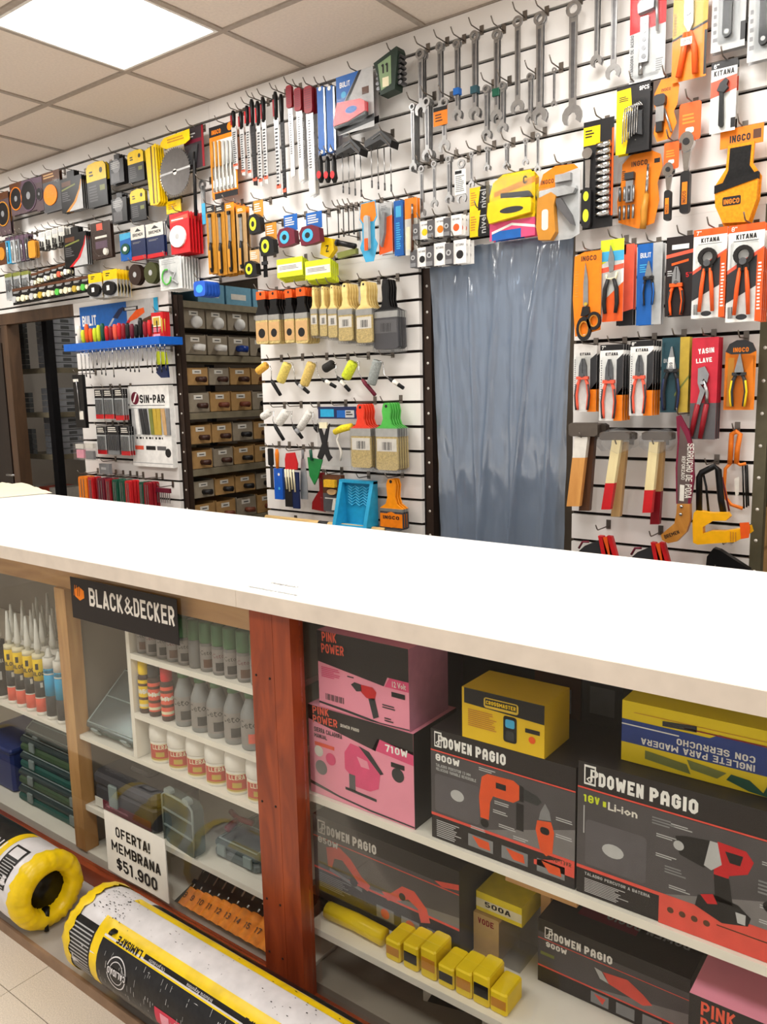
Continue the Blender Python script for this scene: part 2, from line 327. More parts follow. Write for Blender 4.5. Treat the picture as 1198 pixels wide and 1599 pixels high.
# ceiling lamps
em = bpy.data.materials.new('lamp_diffuser'); em.use_nodes = True
pb = em.node_tree.nodes['Principled BSDF']; pb.inputs['Emission Color'].default_value = (1, .985, .95, 1); pb.inputs['Emission Strength'].default_value = 6.0
pb.inputs['Base Color'].default_value = (.9, .9, .9, 1)
LFR = mat('lamp_frame', (235, 232, 226), 0.4)
for (i, j) in sorted(lamp_cells):
    x, y = GX0+(i+.5)*.6, GY0+(j-.5)*.6
    t = thing('ceiling_lamp', 'square white light panel set into the ceiling grid', 'ceiling lamp', (x, y, CEIL), 'light panels in the ceiling grid')
    f = MB()
    f.box(-.288, .288, -.288, -.276, -.004, .02, LFR).box(-.288, .288, .276, .288, -.004, .02, LFR).box(-.288, -.276, -.276, .276, -.004, .02, LFR).box(.276, .288, -.276, .276, -.004, .02, LFR)
    f.build('frame', t)
    MB().box(-.276, .276, -.276, .276, .002, .016, em).build('diffuser', t)
    L = bpy.data.lights.new('panel_light', 'AREA'); L.shape = 'SQUARE'; L.size = .55; L.energy = PANEL_W; L.color = (1, .975, .93)
    lo = bpy.data.objects.new('panel_light', L); COL.objects.link(lo); lo.parent = t; lo.location = (0, 0, -.008)
# back wall: boards of the slat wall over a dark backing
wb = structure(MB().box(-6.2, 1.8, 2.713, 2.73, 2.02, CEIL, groove).build('wall_back'))
def boards(x0, x1, zt, zb):
    zs = [zt]+[slot(k) for k in range(1, 30) if zb < slot(k) < zt]+[zb]
    for a, b in zip(zs[:-1], zs[1:]):
        top = a if a == zt else a-.0058; bot = b if b == zb else b+.0058
        if top-bot < .006: continue
        m = MB(); r = .0015
        m.box(x0+.0008, x1-.0008, D, 2.7125, bot, top, wall_paint)
        m.build('slat', wb)
for x0, x1 in ((-6.1, -5.44), (-5.44, -3.0), (-3.0, -.56), (-.56, 1.7)): boards(x0, x1, CEIL-.006, 2.022)
LP, PP, RP = (-4.22, -3.372), (-2.73, -1.835), (-1.182, -.578)
for x0, x1 in (LP, PP, RP):
    MB().box(x0, x1, 2.713, 2.725, .0, 2.02, groove).build('panel_backing', wb)
    boards(x0, x1, 2.0215, .02)
# remaining walls of the shop and of the storeroom behind
plaster = mat('shop_wall', (222, 214, 204), 0.8, 0, 0.03, 5)
structure(MB().box(-6.2, 1.9, 4.9, 5.0, 0, CEIL, backing).build('wall_rear'))
structure(MB().box(1.8, 1.9, -3.2, 4.9, 0, CEIL, plaster).build('wall_right'))
structure(MB().box(-6.3, -6.2, -3.2, 4.9, 0, CEIL, plaster).build('wall_left'))
# ------------------------------------------------------------------ counter: worktop, two glazed cabinets, plinth
CT_Z = 1.057
CWHITE = mat('counter_laminate', (250, 249, 246), 0.35, 0, 0.01, 3)
CEDGE = mat('counter_edge', (226, 214, 200), 0.5, 0, 0.05, 14)
REDWOOD = wood('red_wood', (122, 48, 22), (160, 70, 32), 0.35, (14, 14, 2.5))
REDWOODH = wood('red_wood_rail', (122, 48, 22), (162, 72, 34), 0.35, (2.5, 14, 14))
PINE = wood('pine', (176, 126, 72), (205, 158, 100), 0.5, (14, 14, 2))
PINEH = wood('pine_rail', (170, 120, 66), (200, 152, 94), 0.5, (2, 14, 14))
SHELFW = mat('shelf_white', (238, 232, 220), 0.5, 0, 0.03, 12)
CABIN = mat('cabinet_inside', (150, 140, 128), 0.8, 0, 0.06, 5)
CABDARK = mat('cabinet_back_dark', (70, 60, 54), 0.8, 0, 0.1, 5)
t = thing('countertop', 'long white laminate worktop over both glazed cabinets', 'countertop', (0, 0, 1.017))
MB().box(-4.6, 1.2, 1.212, 2.0, 0, .04, CWHITE).build('slab', t)
MB().box(-4.6, -1.3415, 1.209, 1.212, 0, .0395, CEDGE).build('edge_strip', t)
MB().box(-1.3405, 1.2, 1.209, 1.212, 0, .0395, CEDGE).build('edge_strip', t)
ink = mat('faded_ink', (70, 70, 72), 0.6)
for k, (s_, dy_) in enumerate((('ferreteria y herramientas', 0), ('cerraduras', .03))):
    m = MB(); m.text(s_, 0, 0, .014, 0, ink, 0, 0, .17); q_ = atz(468, 929-12*k, CT_Z); m.build('faded_print', t, (q_.x, q_.y, .0406), (-PI/2, 0, PI))
# plinth the membrane rolls lie on
t = thing('plinth', 'low grey plinth board with brown edging along the counter foot', 'plinth', (0, 0, 0))
PLG = mat('plinth_grey', (176, 170, 164), 0.5, 0, .06, 8); PLB = mat('plinth_edge_brown', (150, 122, 98), 0.6, 0, .1, 20)
MB().box(-4.6, 1.2, .994, 1.98, 0, .028, PLG).build('board', t); MB().box(-4.6, 1.2, .985, .994, 0, .03, PLB).build('edge_strip', t)
YG = 1.25   # glass plane
# cabinet A
t = thing('display_cabinet', 'wooden glazed cabinet with sealant tubes, paint cans and jars behind its pane', 'cabinet', (0, 0, .03))
Z0 = -.03
def cb(name, x0, x1, y0, y1, z0, z1, m, p=t, label=None):
    return MB().box(x0, x1, y0, y1, z0+Z0, z1+Z0, m).build(name, p, label=label)
cb('bottom_rail', -4.5, -1.315, 1.235, 1.262, .03, .082, REDWOODH)
cb('post', -1.314, -1.2425, 1.222, 1.275, .03, 1.0168, REDWOOD)
cb('glass_pane', -4.48, -1.316, YG, YG+.004, .083, 1.005, GLASS)
cb('floor_board', -4.5, -1.245, 1.28, 1.96, .03, .09, SHELFW)
cb('back_panel', -4.5, -1.245, 1.93, 1.95, .091, 1.0168, CABIN)
cb('top_rail', -4.5, -1.316, 1.285, 1.31, .935, 1.0168, PINEH)
cb('divider', -2.215, -2.16, 1.275, 1.32, .091, .934, PINE)
cb('divider', -2.20, -2.18, 1.321, 1.92, .091, 1.0, CABIN)
cb('shelf', -4.5, -2.216, 1.285, 1.92, .462, .475, SHELFW); cb('shelf', -2.159, -1.316, 1.285, 1.92, .462, .475, SHELFW)
cb('partition', -1.886, -1.870, 1.285, 1.92, .476, .93, SHELFW)
cb('shelf', -1.869, -1.316, 1.285, 1.92, .772, .788, SHELFW); cb('shelf', -1.869, -1.316, 1.285, 1.92, .597, .613, SHELFW)
cb('shelf', -2.159, -1.316, 1.285, 1.80, .228, .245, SHELFW)
cb('side_panel', -4.52, -4.5, 1.24, 1.95, .03, 1.0168, REDWOOD)
for z in (.16, .3, .55, .86):
    for x in (-1.30, -1.256): MB().lathe([(0, .003), (.001, .003)], (x, 1.222, z+Z0), 'dark', 8, 'y').build('screw', t)
# cabinet B
t2 = thing('display_cabinet', 'wooden glazed cabinet full of boxed power tools', 'cabinet', (0, 0, .03))
cb('post', -1.2415, -1.188, 1.222, 1.264, .03, 1.0168, REDWOOD, t2)
cb('bottom_rail', -1.187, .9, 1.235, 1.262, .03, .075, REDWOODH, t2)
cb('glass_pane', -1.187, .9, YG, YG+.004, .076, 1.005, GLASS, t2)
cb('floor_board', -1.24, .9, 1.28, 1.96, .03, .085, CABIN, t2)
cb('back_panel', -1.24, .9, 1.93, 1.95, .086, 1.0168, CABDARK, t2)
cb('shelf', -1.23, .9, 1.285, 1.92, .552, .57, SHELFW, t2)
cb('shelf', -1.23, .9, 1.285, 1.92, .208, .225, SHELFW, t2)
cb('side_panel', .9, .92, 1.24, 1.95, .03, 1.0168, REDWOOD, t2)
p = aty(806, 1500, 1.36); cb('prop', p.x-.012, p.x+.012, 1.50, 1.53, .226, .551, PINE, t2)
cb('bracket', -.70, -.55, 1.30, 1.325, .532, .5515, PINEH, t2)
# banner and price sheet stuck on the pane
m = MB()
def quad_sign(name, label, cat, px, Y, th, m):   # real size from the four corners on the pane plane
    tl, tr, br, bl = [aty(x, y, Y) for x, y in px]
    w = ((tr-tl).length+(br-bl).length)/2; h = ((tl-bl).length+(tr-br).length)/2; c = (tl+tr+br+bl)/4
    return w, h, c
w, h, c = quad_sign('', '', '', ((110, 896), (277, 941), (279, 1008), (113, 963)), 1.2475, .002, None)
t = thing('banner', 'black sign with white capital lettering and orange emblem on the cabinet pane', 'sign', (c.x, 1.2488, c.z+h/2))
MB(w, h).R(0, 0, 1, 1, 0, .0015, mat('sign_black', (28, 24, 26), 0.35)).build('panel', t)
for s_, u, f_ in (('BLACK', .19, .33), ('&', .53, .085), ('DECKER', .62, .355)):
    m = MB(w, h); m.X(s_, u, .60, .42, .0018, 'offwhite', bold=.028 if f_ > .1 else .0, fit=f_); m.build('lettering', t)
m = MB(w, h)
m.F([(.09+.055*math.cos(a), .37+.17*math.sin(a)) for a in [PI/6+k*PI/3 for k in range(6)]], .0018, 'orange')
for k in range(4): m.F([(.03+k*.018, .44), (.045+k*.018, .18), (.05+k*.018, .18), (.035+k*.018, .44)], .0021, 'black' if k > 1 else 'orange')
m.build('emblem', t)
w, h, c = quad_sign('', '', '', ((163.5, 1264), (260, 1314), (262, 1408), (168, 1358)), 1.247, .001, None)
t = thing('price_sheet', 'white paper sheet with a membrane price taped to the cabinet pane', 'sign', (c.x, 1.2488, c.z+h/2))
m = MB(w, h); n = 8
PAPER = mat('paper', (246, 244, 236), 0.7, 0, .02, 20)
for i in range(n):      # slightly waved sheet
    u0, u1 = i/n, (i+1)/n; f = lambda u: .0008+.0012*(1+math.sin(u*7))
    m.add([((u0-.5)*w, -f(u0), -h), ((u1-.5)*w, -f(u1), -h), ((u1-.5)*w, -f(u1), 0), ((u0-.5)*w, -f(u0), 0)], [(0, 1, 2, 3)], PAPER)
m.box(-w/2, w/2, -.0004, 0, -h, 0, PAPER)
m.build('sheet', t)
for s_, u, v, hh, f_ in (('OFERTA!', .47, .35, .17, .56), ('MEMBRANA', .5, .61, .17, .80), ('$51.900', .5, .90, .20, .66)):
    m = MB(w, h); m.X(s_, u, v, hh, .0032, 'dark', anchor='c', bold=.03, fit=f_); m.build('lettering', t)
# ------------------------------------------------------------------ membrane rolls
RY, RR_, RZ = 1.062, .103, .135
FOIL = mat('roll_foil_white', (226, 224, 226), 0.28, 0, .06, 25, .35); YEL = mat('roll_yellow', (246, 210, 20), 0.3, 0, .08, 25, .3); RBL = mat('roll_black', (30, 29, 30), 0.3, 0, .2, 60, .3)
BIT = mat('bitumen', (18, 17, 18), 0.3, 0, .3, 60, .8); CORE = mat('roll_core', (60, 52, 46), .8)
def on_roll(mb, x0, x1, a0, a1, m, dr=.0008, n=10):   # printed patch following the cylinder; angle 0 = facing the shop, 90 = top
    vs, fs = [], []
    for i in range(n+1):
        a = math.radians(a0+(a1-a0)*i/n)
        for x in (x0, x1): vs.append((x, -(RR_+dr)*math.cos(a), (RR_+dr)*math.sin(a)))
    for i in range(n): fs.append((2*i, 2*i+1, 2*i+3, 2*i+2))
    return mb.add(vs, fs, m, True)
def roll_text(mb, s, x, a, h, m, flip=True, dr=.0016, bold=.02, up=False):
    vs, fs, asp = text_geo(s, bold); o = []
    for u, v, y_ in vs:
        if flip: u, v = -u, -v
        if up: X, A = x-v*h, a+math.degrees(u*h/RR_)
        else: X, A = x+u*h, a+math.degrees(v*h/RR_)
        A = math.radians(A); o.append((X, -(RR_+dr+y_*3e-5)*math.cos(A), (RR_+dr+y_*3e-5)*math.sin(A)))
    return mb.add(o, fs, m)
def roll(label, x0, x1, endx, seed):
    t = thing('membrane_roll', label, 'roll', (0, RY, RZ)); n = 40; rr = random.Random(seed); prof = []
    m = MB(); L = 26
    vs, fs = [], []
    for i in range(L+1):
        x = x0+(x1-x0)*i/L; e = min(i, L-i)
        for k in range(n):
            a = 2*PI*k/n; r = RR_-(.012 if e == 0 else 0)+(.0015*math.sin(k*.9+i*1.3)+.001*rr.uniform(-1, 1) if e < 3 else .0004*rr.uniform(-1, 1))
            vs.append((x, r*math.cos(a), r*math.sin(a)))
    for i in range(L): fs += [(i*n+k, i*n+(k+1) % n, (i+1)*n+(k+1) % n, (i+1)*n+k) for k in range(n)]
    m.add(vs, fs, FOIL, True); m.build('wrap', t)
    for xe, s_ in ((x1, 1), (x0, -1)):    # gathered end of the wrapping round a dark hollow core
        m = MB(); vs, fs = [], []; n2 = 72; rings = [(-.034, RR_+.002), (-.012, RR_+.003), (.004, RR_-.004), (.014, RR_-.016), (.017, RR_-.03), (.012, .062), (-.002, .055), (-.03, .051)]
        for q, (t_, r_) in enumerate(rings):
            for k in range(n2):
                a = 2*PI*k/n2; w_ = .0045*noise.noise((math.cos(a)*9, math.sin(a)*9, q*.35+seed))+.0025*noise.noise((math.cos(a)*26, math.sin(a)*26, q*.6+seed)); e_ = .014*noise.noise((math.cos(a)*5, math.sin(a)*5, seed+9)) if q == 0 else 0
                vs.append((xe+s_*(t_+w_+e_), (r_+(w_ if q > 1 else .001))*math.cos(a), (r_+(w_ if q > 1 else .001))*math.sin(a)))
        for i in range(len(rings)-1): fs += [(i*n2+k, i*n2+(k+1) % n2, (i+1)*n2+(k+1) % n2, (i+1)*n2+k) for k in range(n2)]
        m.add(vs, fs, YEL, True); m.build('gathered_end', t)
        MB().lathe([(-s_*.20, .045), (-s_*.02, .056)], (xe, 0, 0), BIT, 24, 'x').build('bitumen_core', t)
        m = MB(); m.tube([(xe-s_*.012, -.01, -.05), (xe+s_*.006, -.02, -.062), (xe+s_*.010, -.024, -.085), (xe+s_*.012, -.026, -.10)], [.012, .009, .005, .007], BIT).build('bitumen_drip', t)
    return t
t = roll('white and yellow membrane roll with black print and a torn hollow end', -3.0, -2.0, 1, 3)
m = MB(); on_roll(m, -2.96, -2.175, 5, 150, RBL, n=20); on_roll(m, -2.175, -2.145, 0, 125, YEL, n=20); on_roll(m, -2.13, -2.062, 18, 84, RBL, n=16)
m.build('printed_band', t)
m = MB(); roll_text(m, 'membranu', -2.20, 70, .05, FOIL, False, up=False) if False else roll_text(m, 'Lamanu', -2.36, 62, .045, FOIL, False); m.build('lettering', t)
m = MB(); roll_text(m, 'asfalFlex', -2.32, 44, .022, FOIL, False); m.build('lettering', t)
m = MB(); on_roll(m, -2.122, -2.07, 64, 80, FOIL, .0014)
for k in range(10): on_roll(m, -2.124+.003*(k % 2), -2.07, 20+4.2*k, 21.4+4.2*k, 'lgrey', .0012, 2)
m.build('fine_print', t)['kind'] = 'stuff'
t = roll('white membrane roll with black panel, yellow stripes and a quality stamp', -1.77, -.70, 1, 8)
m = MB()
on_roll(m, -1.75, -1.655, -30, 50, RBL); on_roll(m, -1.655, -1.625, -70, 66, YEL); on_roll(m, -1.625, -.75, 47, 66, YEL); on_roll(m, -1.625, -.75, -70, 42, RBL)
on_roll(m, -1.625, -.75, 42, 44, YEL); on_roll(m, -1.64, -.75, 104, 116, YEL); on_roll(m, -1.60, -.75, 117, 140, RBL)
on_roll(m, -1.40, -1.13, -18, 6, mat('roll_red', (215, 50, 80), .35), .0012)
m.build('printed_band', t)
m = MB()
on_roll(m, -1.615, -1.60, 47.5, 52, RBL, .0014); roll_text(m, 'LAMISAFE', -1.485, 53, .016, RBL, bold=.05); roll_text(m, 'LAMISAFE', -1.05, 53, .016, RBL, bold=.05)
on_roll(m, -1.475, -.8, 46, 52, RBL, .0012); roll_text(m, 'Un producto', -1.40, 51, .010, FOIL); roll_text(m, 'Industria Argentina', -1.24, 51, .010, FOIL)
cx_, ca_ = -1.545, 12
for r0, r1 in ((.034, .037), (.024, .026)):
    vs, fs = [], []
    for k in range(32):
        for r in (r0, r1):
            a = 2*PI*k/32; A = math.radians(ca_)+r*math.sin(a)/RR_; vs.append((cx_+r*math.cos(a), -(RR_+.0014)*math.cos(A), (RR_+.0014)*math.sin(A)))
    fs = [(2*k, 2*((k+1) % 32), 2*((k+1) % 32)+1, 2*k+1) for k in range(32)]; m.add(vs, fs, FOIL)
on_roll(m, cx_-.04, cx_+.04, ca_-4.5, ca_+4.5, RBL, .0017); roll_text(m, 'CALIDAD', cx_+.036, ca_+4, .0145, FOIL, dr=.002, bold=.04)
m.build('lettering', t)
for k, (tx, x_, a_, h_) in enumerate((('Membrana asfaltica 4 mm', -1.00, 34, .014), ('Resistente al agua y al sol', -.98, 24, .013), ('Rollo de 10 m x 1 m', -1.03, 14, .013))): m = MB(); roll_text(m, tx, x_, a_, h_, FOIL); m.build('lettering', t)
m = MB(); rq = random.Random(12)
for k in range(150):
    x = rq.uniform(-1.62, -.8); a = rq.uniform(-30, 36); on_roll(m, x, x+rq.uniform(.0006, .0016), a, a+rq.uniform(2, 9), 'lgrey', .0017, 3)
for k in range(14): on_roll(m, -1.75, -1.66, -26+5*k, -24.2+5*k, 'lgrey', .0012, 2)
for k in range(5): on_roll(m, -1.38+.05*k, -1.35+.05*k, -14, 2, FOIL if k % 2 else 'pink', .0018, 3)
m.build('scuffed_print', t)['kind'] = 'stuff'
m = MB(); rr = random.Random(5)
for k in range(150):
    x = rr.choice((rr.uniform(-1.765, -1.60), rr.uniform(-1.765, -.8))); a = rr.uniform(62, 112); on_roll(m, x, x+rr.uniform(.001, .006), a, a+rr.uniform(.4, 1.6), BIT, .0013, 2)
m.lathe([(0, .012), (.002, .010)], (-1.60, -.062, .085), BIT, 8)
m.build('bitumen_spots', t)['kind'] = 'stuff'
# paper lying on the worktop
t = thing('paper_sheet', 'crumpled cream paper lying flat on the white worktop', 'paper', (0, 0, 1.0575))
a, b, c_, d_ = atz(-60, 783, 1.058), atz(82, 770, 1.058), atz(40, 757, 1.058), atz(-60, 755, 1.058)
m = MB(); n = 14; g = lambda i, j: (a.lerp(b, i/n)).lerp(d_.lerp(c_, i/n), j/n); rr = random.Random(2)
vs = [(*g(i, j).xy, .002+.014*abs(math.sin(i*1.1+j*.7))*rr.uniform(.4, 1)*(j/n)) for j in range(n+1) for i in range(n+1)]
m.add(vs, [(j*(n+1)+i, j*(n+1)+i+1, (j+1)*(n+1)+i+1, (j+1)*(n+1)+i) for j in range(n) for i in range(n)], mat('cream_paper', (236, 228, 200), .7, 0, .03, 20), True); m.build('sheet', t)
# ------------------------------------------------------------------ things hung on the slat wall
HOOKM = mat('hook_wire', (120, 112, 104), 0.35, 0.8)
def hook(x, z, reach, what, z_plate=None):
    t = thing('wall_hook', what, 'hook', (x, D, z), 'wire hooks on the slat wall')
    MB().tube([(0, -.002, .004), (0, -reach+.012, .004), (0, -reach+.004, .009), (-.001, -reach-.006, .024)], .0022, HOOKM, 6).build('wire', t)
    MB().box(-.008, .008, -.003, -.0002, -.006, .026, HOOKM).build('plate', t)
    return t
def span(box, off):
    x0, y0, x1, y1 = box; Y = D-off; xc, yc = (x0+x1)/2, (y0+y1)/2
    a, b = aty(x0, yc, Y), aty(x1, yc, Y); tp, bt = aty(xc, y0, Y), aty(xc, y1, Y)
    return (a.x+b.x)/2, tp.z, b.x-a.x, tp.z-bt.z, Y
SEQ = {}
def hang(name, label, cat, box, parts, off=.07, n=1, gap=.014, group=None, hk=True, hu=.5, drift=0.0, dz=0.0, hookname=None, rz=0.0):
    """one thing (and n-1 more behind it on the same hook); parts(w, h, add) adds its parts with add(name, MB)"""
    cx, zt, w, h, Y = span(box, off)
    if n > 1 and off < gap*(n-1)+.02: gap = max(.003, (off-.015)/(n-1))
    t = thing(name, label, cat, (cx, Y, zt), group or (label if n > 1 else None), rz)
    def add(pn, mb, parent=None, lab=None): return mb.build(pn, parent or t, label=lab)
    parts(w, h, add)
    for k in range(1, n): copy_tree(t, None, (cx+drift*k, Y+gap*k, zt+dz*k))
    if hk: hook(cx+(hu-.5)*w, zt+.003, off+.035, 'wire hook holding the '+(hookname or ' '.join(label.split()[:9])))
    return t
def clearshell(m, u0, v0, u1, v1, d, r=.1): m.RR(u0, v0, u1, v1, .0012, d, BLISTER, r); return m
# --- combination wrenches
def wrench(box, label, off=.05, n=1, tagm=None, tagv=.55, cardm=None):
    def parts(w, h, add):
        R = w*.46; sw = w*.21; th = .004
        m = MB(w, h); m.RO(.5, R/h, .36, .20, .001, .001+th*2, STEEL, 16); add('ring_end', m)
        m = MB(w, h); m.prism([(-sw, -R*1.5), (sw, -R*1.5), (sw*.85, -h+w*1.0), (-sw*.85, -h+w*1.0)], .002, .002+th, STEEL)
        m.prism([(-sw*.45, -R*2.2), (sw*.45, -R*2.2), (sw*.4, -h+w*1.3), (-sw*.4, -h+w*1.3)], .002+th, .0028+th, DSTEEL); add('shaft', m)
        m = MB(w, h); o = []
        for a, r in [(205, .50), (180, .5), (150, .5), (120, .5), (90, .5), (60, .5), (30, .5), (0, .5), (-25, .5), (-58, .52)]: o.append((w*r*math.cos(math.radians(a+15)), -h+w*.52+w*r*math.sin(math.radians(a+15))))
        for a, r in [(-62, .26), (-30, .22), (40, .18), (90, .16), (150, .20), (190, .26)]: o.append((w*r*math.cos(math.radians(a+15)), -h+w*.52+w*r*math.sin(math.radians(a+15))))
        o += [(w*.30*math.cos(math.radians(228)), -h+w*.5+w*.5*math.sin(math.radians(228)))]
        m.prism(o, .001, .001+th*1.8, STEEL); add('open_end', m)
        if tagm: m = MB(w, h); m.R(.22, tagv, .78, tagv+.08, .001, .012, tagm); add('tape_band', m)
        if cardm: cardm(w, h, add)
    return hang('combination_wrench', label, 'wrench', box, parts, off, n, .012, None, True, .5)
W_ = 'chrome combination wrench '
wrench((649, 74, 667, 184), W_+'hung first beside the boxed socket holder', n=3)
wrench((680, 64, 696, 184), W_+'whose jaw hangs behind an orange tag', n=2)
wrench((707, 60, 722, 190), W_+'with a blue tape band low on its shaft', tagm=C('blue'), tagv=.60, n=2)
wrench((733, 46, 751, 189), W_+'with a dark teal band beside its jaw', tagm=C('teal'), tagv=.62, n=2)
wrench((767, 44, 786, 194), W_+'with a wide green band near its jaw', tagm=C('dgreen'), tagv=.63, n=2)
wrench((799, 23, 820, 181), W_+'of heavy size, plain and single')
wrench((831, 16, 856, 197), W_+'of heavy size hung before a short pair', n=2)
wrench((880, -2, 912, 200), W_+'the longest and widest of the row')
wrench((924, -40, 942, 106), W_+'hung between the longest one and the flaring tool', n=2)
wrench((948, -45, 972, 127), W_+'hung right beside the red flaring tool card')
wrench((640, 160, 652, 270), W_+'slim, hung under the first of the top row', n=4)
wrench((660, 150, 676, 253), W_+'slim with twin jaws, hung before an orange tag', n=3)
def otag(w, h, add):
    m = MB(w, h); m.R(-.35, .18, .85, .5, .010, .011, 'orange'); m.FR(-.35, .18, .85, .25, .0113, 'black'); m.lines(-.2, .3, .6, .45, 3, .0113, 'brown'); add('tag_card', m)
wrench((686, 150, 704, 241), 'chrome ratchet wrench carrying an orange tag card', cardm=otag)
wrench((753, 131, 768, 221), W_+'short, hung between the blue and green banded ones', n=2)
wrench((778, 126, 793, 210), W_+'short, hung behind the green banded one', n=2)
wrench((822, 113, 835, 193), W_+'small, hung behind the heavy pair', n=2)
wrench((862, 105, 871, 168), W_+'thin, hung beside the longest one')
wrench((654, 257, 666, 341), W_+'small, hung above the padlock packs')
wrench((674, 250, 685, 326), W_+'small and slender, second above the padlock packs')
wrench((696, 242, 708, 319), W_+'small, hung beside the white carded one', n=2)
def wcard(w, h, add):
    m = MB(w, h); m.R(-.1, .25, 1.0, .78, .010, .011, 'white'); m.FR(-.05, .27, .6, .34, .0113, 'black'); m.lines(0, .38, .85, .74, 9, .0113, 'grey'); add('tag_card', m)
wrench((714, 247, 730, 320), 'small ratchet wrench on a white printed card', cardm=wcard)
wrench((733, 236, 742, 294), W_+'tiny, hung over the yellow sealed packs')
wrench((757, 228, 766, 268), W_+'tiny pair over the yellow stapler pack', n=2)
wrench((787, 223, 796, 265), W_+'tiny, second over the yellow stapler pack', n=2)
wrench((817, 215, 827, 260), W_+'tiny, third over the yellow stapler pack')
wrench((836, 207, 846, 270), W_+'thin, hung between the two stapler packs')
# --- generic printed card with a tool on it
def card(m, base, header=None, hh=.2, th=.0012):
    m.R(0, 0, 1, 1, 0, th, base)
    if header: m.FR(0, 0, 1, hh, th+.0003, header)
    return m
def pliers(m_add, w, h, u, v0, v1, hw, jaw, hand, hand2, d=.004, kind='comb'):
    """pliers hanging jaws up inside u +- hw (fractions)"""
    J = v0+(v1-v0)*.36
    m = MB(w, h)
    if kind == 'pincer':
        m.RO(u, v0+hw*w/h*.9, hw*.95, hw*.55, d, d+.012, jaw, 16); m.R(u-hw*.55, v0+hw*1.4*w/h, u-.01, J, d, d+.010, jaw); m.R(u+.01, v0+hw*1.4*w/h, u+hw*.55, J, d, d+.010, jaw); m.O(u, v0+hw*1.5*w/h, hw*.35, d, d+.014, DSTEEL, 12)
    elif kind == 'long': m.G([(u-.02, v0), (u+.02, v0), (u+hw*.5, J-.03), (u+hw*.45, J+.02), (u-hw*.45, J+.02), (u-hw*.5, J-.03)], d, d+.010, jaw); m.O(u, J-.01, hw*.28, d, d+.013, STEEL, 12)
    else: m.G([(u-.05, v0), (u+.05, v0), (u+hw*.45, v0+(J-v0)*.4), (u+hw*.5, J), (u-hw*.5, J), (u-hw*.45, v0+(J-v0)*.4)], d, d+.010, jaw); m.O(u, J-.02, hw*.25, d, d+.013, DSTEEL, 12); m.FR(u-.012, v0+.01, u+.012, J-.06, d+.0103, 'dark')
    m_add('jaws', m)
    for s in (-1, 1):
        m = MB(w, h); pts = [(u+s*hw*.28, J, d+.006), (u+s*hw*.62, J+(v1-J)*.22, d+.006), (u+s*hw*.80, J+(v1-J)*.55, d+.006), (u+s*hw*.70, J+(v1-J)*.85, d+.006), (u+s*hw*.62, v1, d+.006)]
        if kind == 'pincer': pts = [(u+s*hw*.3, J-.03, d+.006), (u+s*hw*.5, J+(v1-J)*.4, d+.006), (u+s*hw*.66, v1, d+.006)]
        rr = w*hw*.22; m.T(pts, [rr*.8]+[rr]*(len(pts)-2)+[rr*.85], hand, 8); pm = m_add('handle', m)
        if hand2:
            m = MB(w, h); m.T([(a+s*hw*.11, b, c+.004) for a, b, c in pts[1:]], rr*.6, hand2, 6); m_add('grip', m, pm)
    if kind != 'pincer': m = MB(w, h); m.R(u-hw*.75, J-.01, u+hw*.75, J+.035, d+.001, d+.013, hand); m_add('guard', m)
def kitana_pincer(size):
    def parts(w, h, add):
        m = card(MB(w, h), 'white', 'dorange', .075)
        m.X(size, .08, .062, .045, .0018, 'white'); m.X('KITANA', .5, .15, .05, .0018, 'dark', bold=.05, anchor='c', maxw=.72); m.FR(.15, .165, .85, .17, .0016, 'dark')
        m.F([(0, .50), (1, .28), (1, .60), (0, .80)], .0015, 'charcoal'); m.F([(0, .46), (1, .24), (1, .28), (0, .50)], .0015, 'rust'); m.F([(.82, .30), (1, .26), (1, 1), (.82, 1)], .0016, 'dorange')
        m.bars(.05, .84, .22, .96, 8, .0016, 'dark'); m.lines(.86, .4, .96, .9, 14, .0018, 'white'); m.E(.45, .95, .16, .03, .0012, .0016, 'charcoal'); add('card', m)
        pliers(add, w, h, .46, .22, .93, .30, IRON, C('dorange'), None, .004, 'pincer')
        add('blister', clearshell(MB(w, h), .06, .17, .86, .97, .022))
    return parts
hang('pincer_pack', 'white and orange carded end-cutting pincers in the seven inch size', 'pincers', (1082, 357, 1134, 496), kitana_pincer('7"'), .115, 4, .024)
hang('pincer_pack', 'white and orange carded end-cutting pincers in the eight inch size', 'pincers', (1136, 350, 1192, 502), kitana_pincer('8"'), .115, 4, .024)
def kitana_pliers(head, size):
    def parts(w, h, add):
        m = card(MB(w, h), 'white'); 
        if head: m.FR(0, 0, 1, .075, .0015, 'dark'); m.X(size, .06, .06, .045, .0018, 'white')
        m.X('KITANA', .5, .145, .042, .0018, 'dark', bold=.05, anchor='c', maxw=.6)
        m.F([(.72, .2), (1, .12), (1, .66), (.72, .66)], .0015, 'charcoal'); m.F([(.62, .72), (1, .55), (1, 1), (.62, 1)], .0015, 'orange'); m.lines(.04, .2, .1, .7, 16, .0016, 'grey'); add('card', m)
        pliers(add, w, h, .45, .19, .97, .34, DSTEEL, C('rust'), C('charcoal'), .004)
        add('blister', clearshell(MB(w, h), .06, .16, .84, .985, .022))
    return parts
hang('pliers_pack', 'carded combination pliers beside the big plastic sheet', 'pliers', (896, 540, 932, 643), kitana_pliers(False, ''), .09, 2, .024)
hang('pliers_pack', 'white carded combination pliers, seven inch under a black header', 'pliers', (937, 538, 973, 657), kitana_pliers(True, '7"'), .115, 4, .024)
hang('pliers_pack', 'white carded combination pliers, eight inch under a black header', 'pliers', (984, 532, 1020, 649), kitana_pliers(True, '8"'), .115, 4, .024)
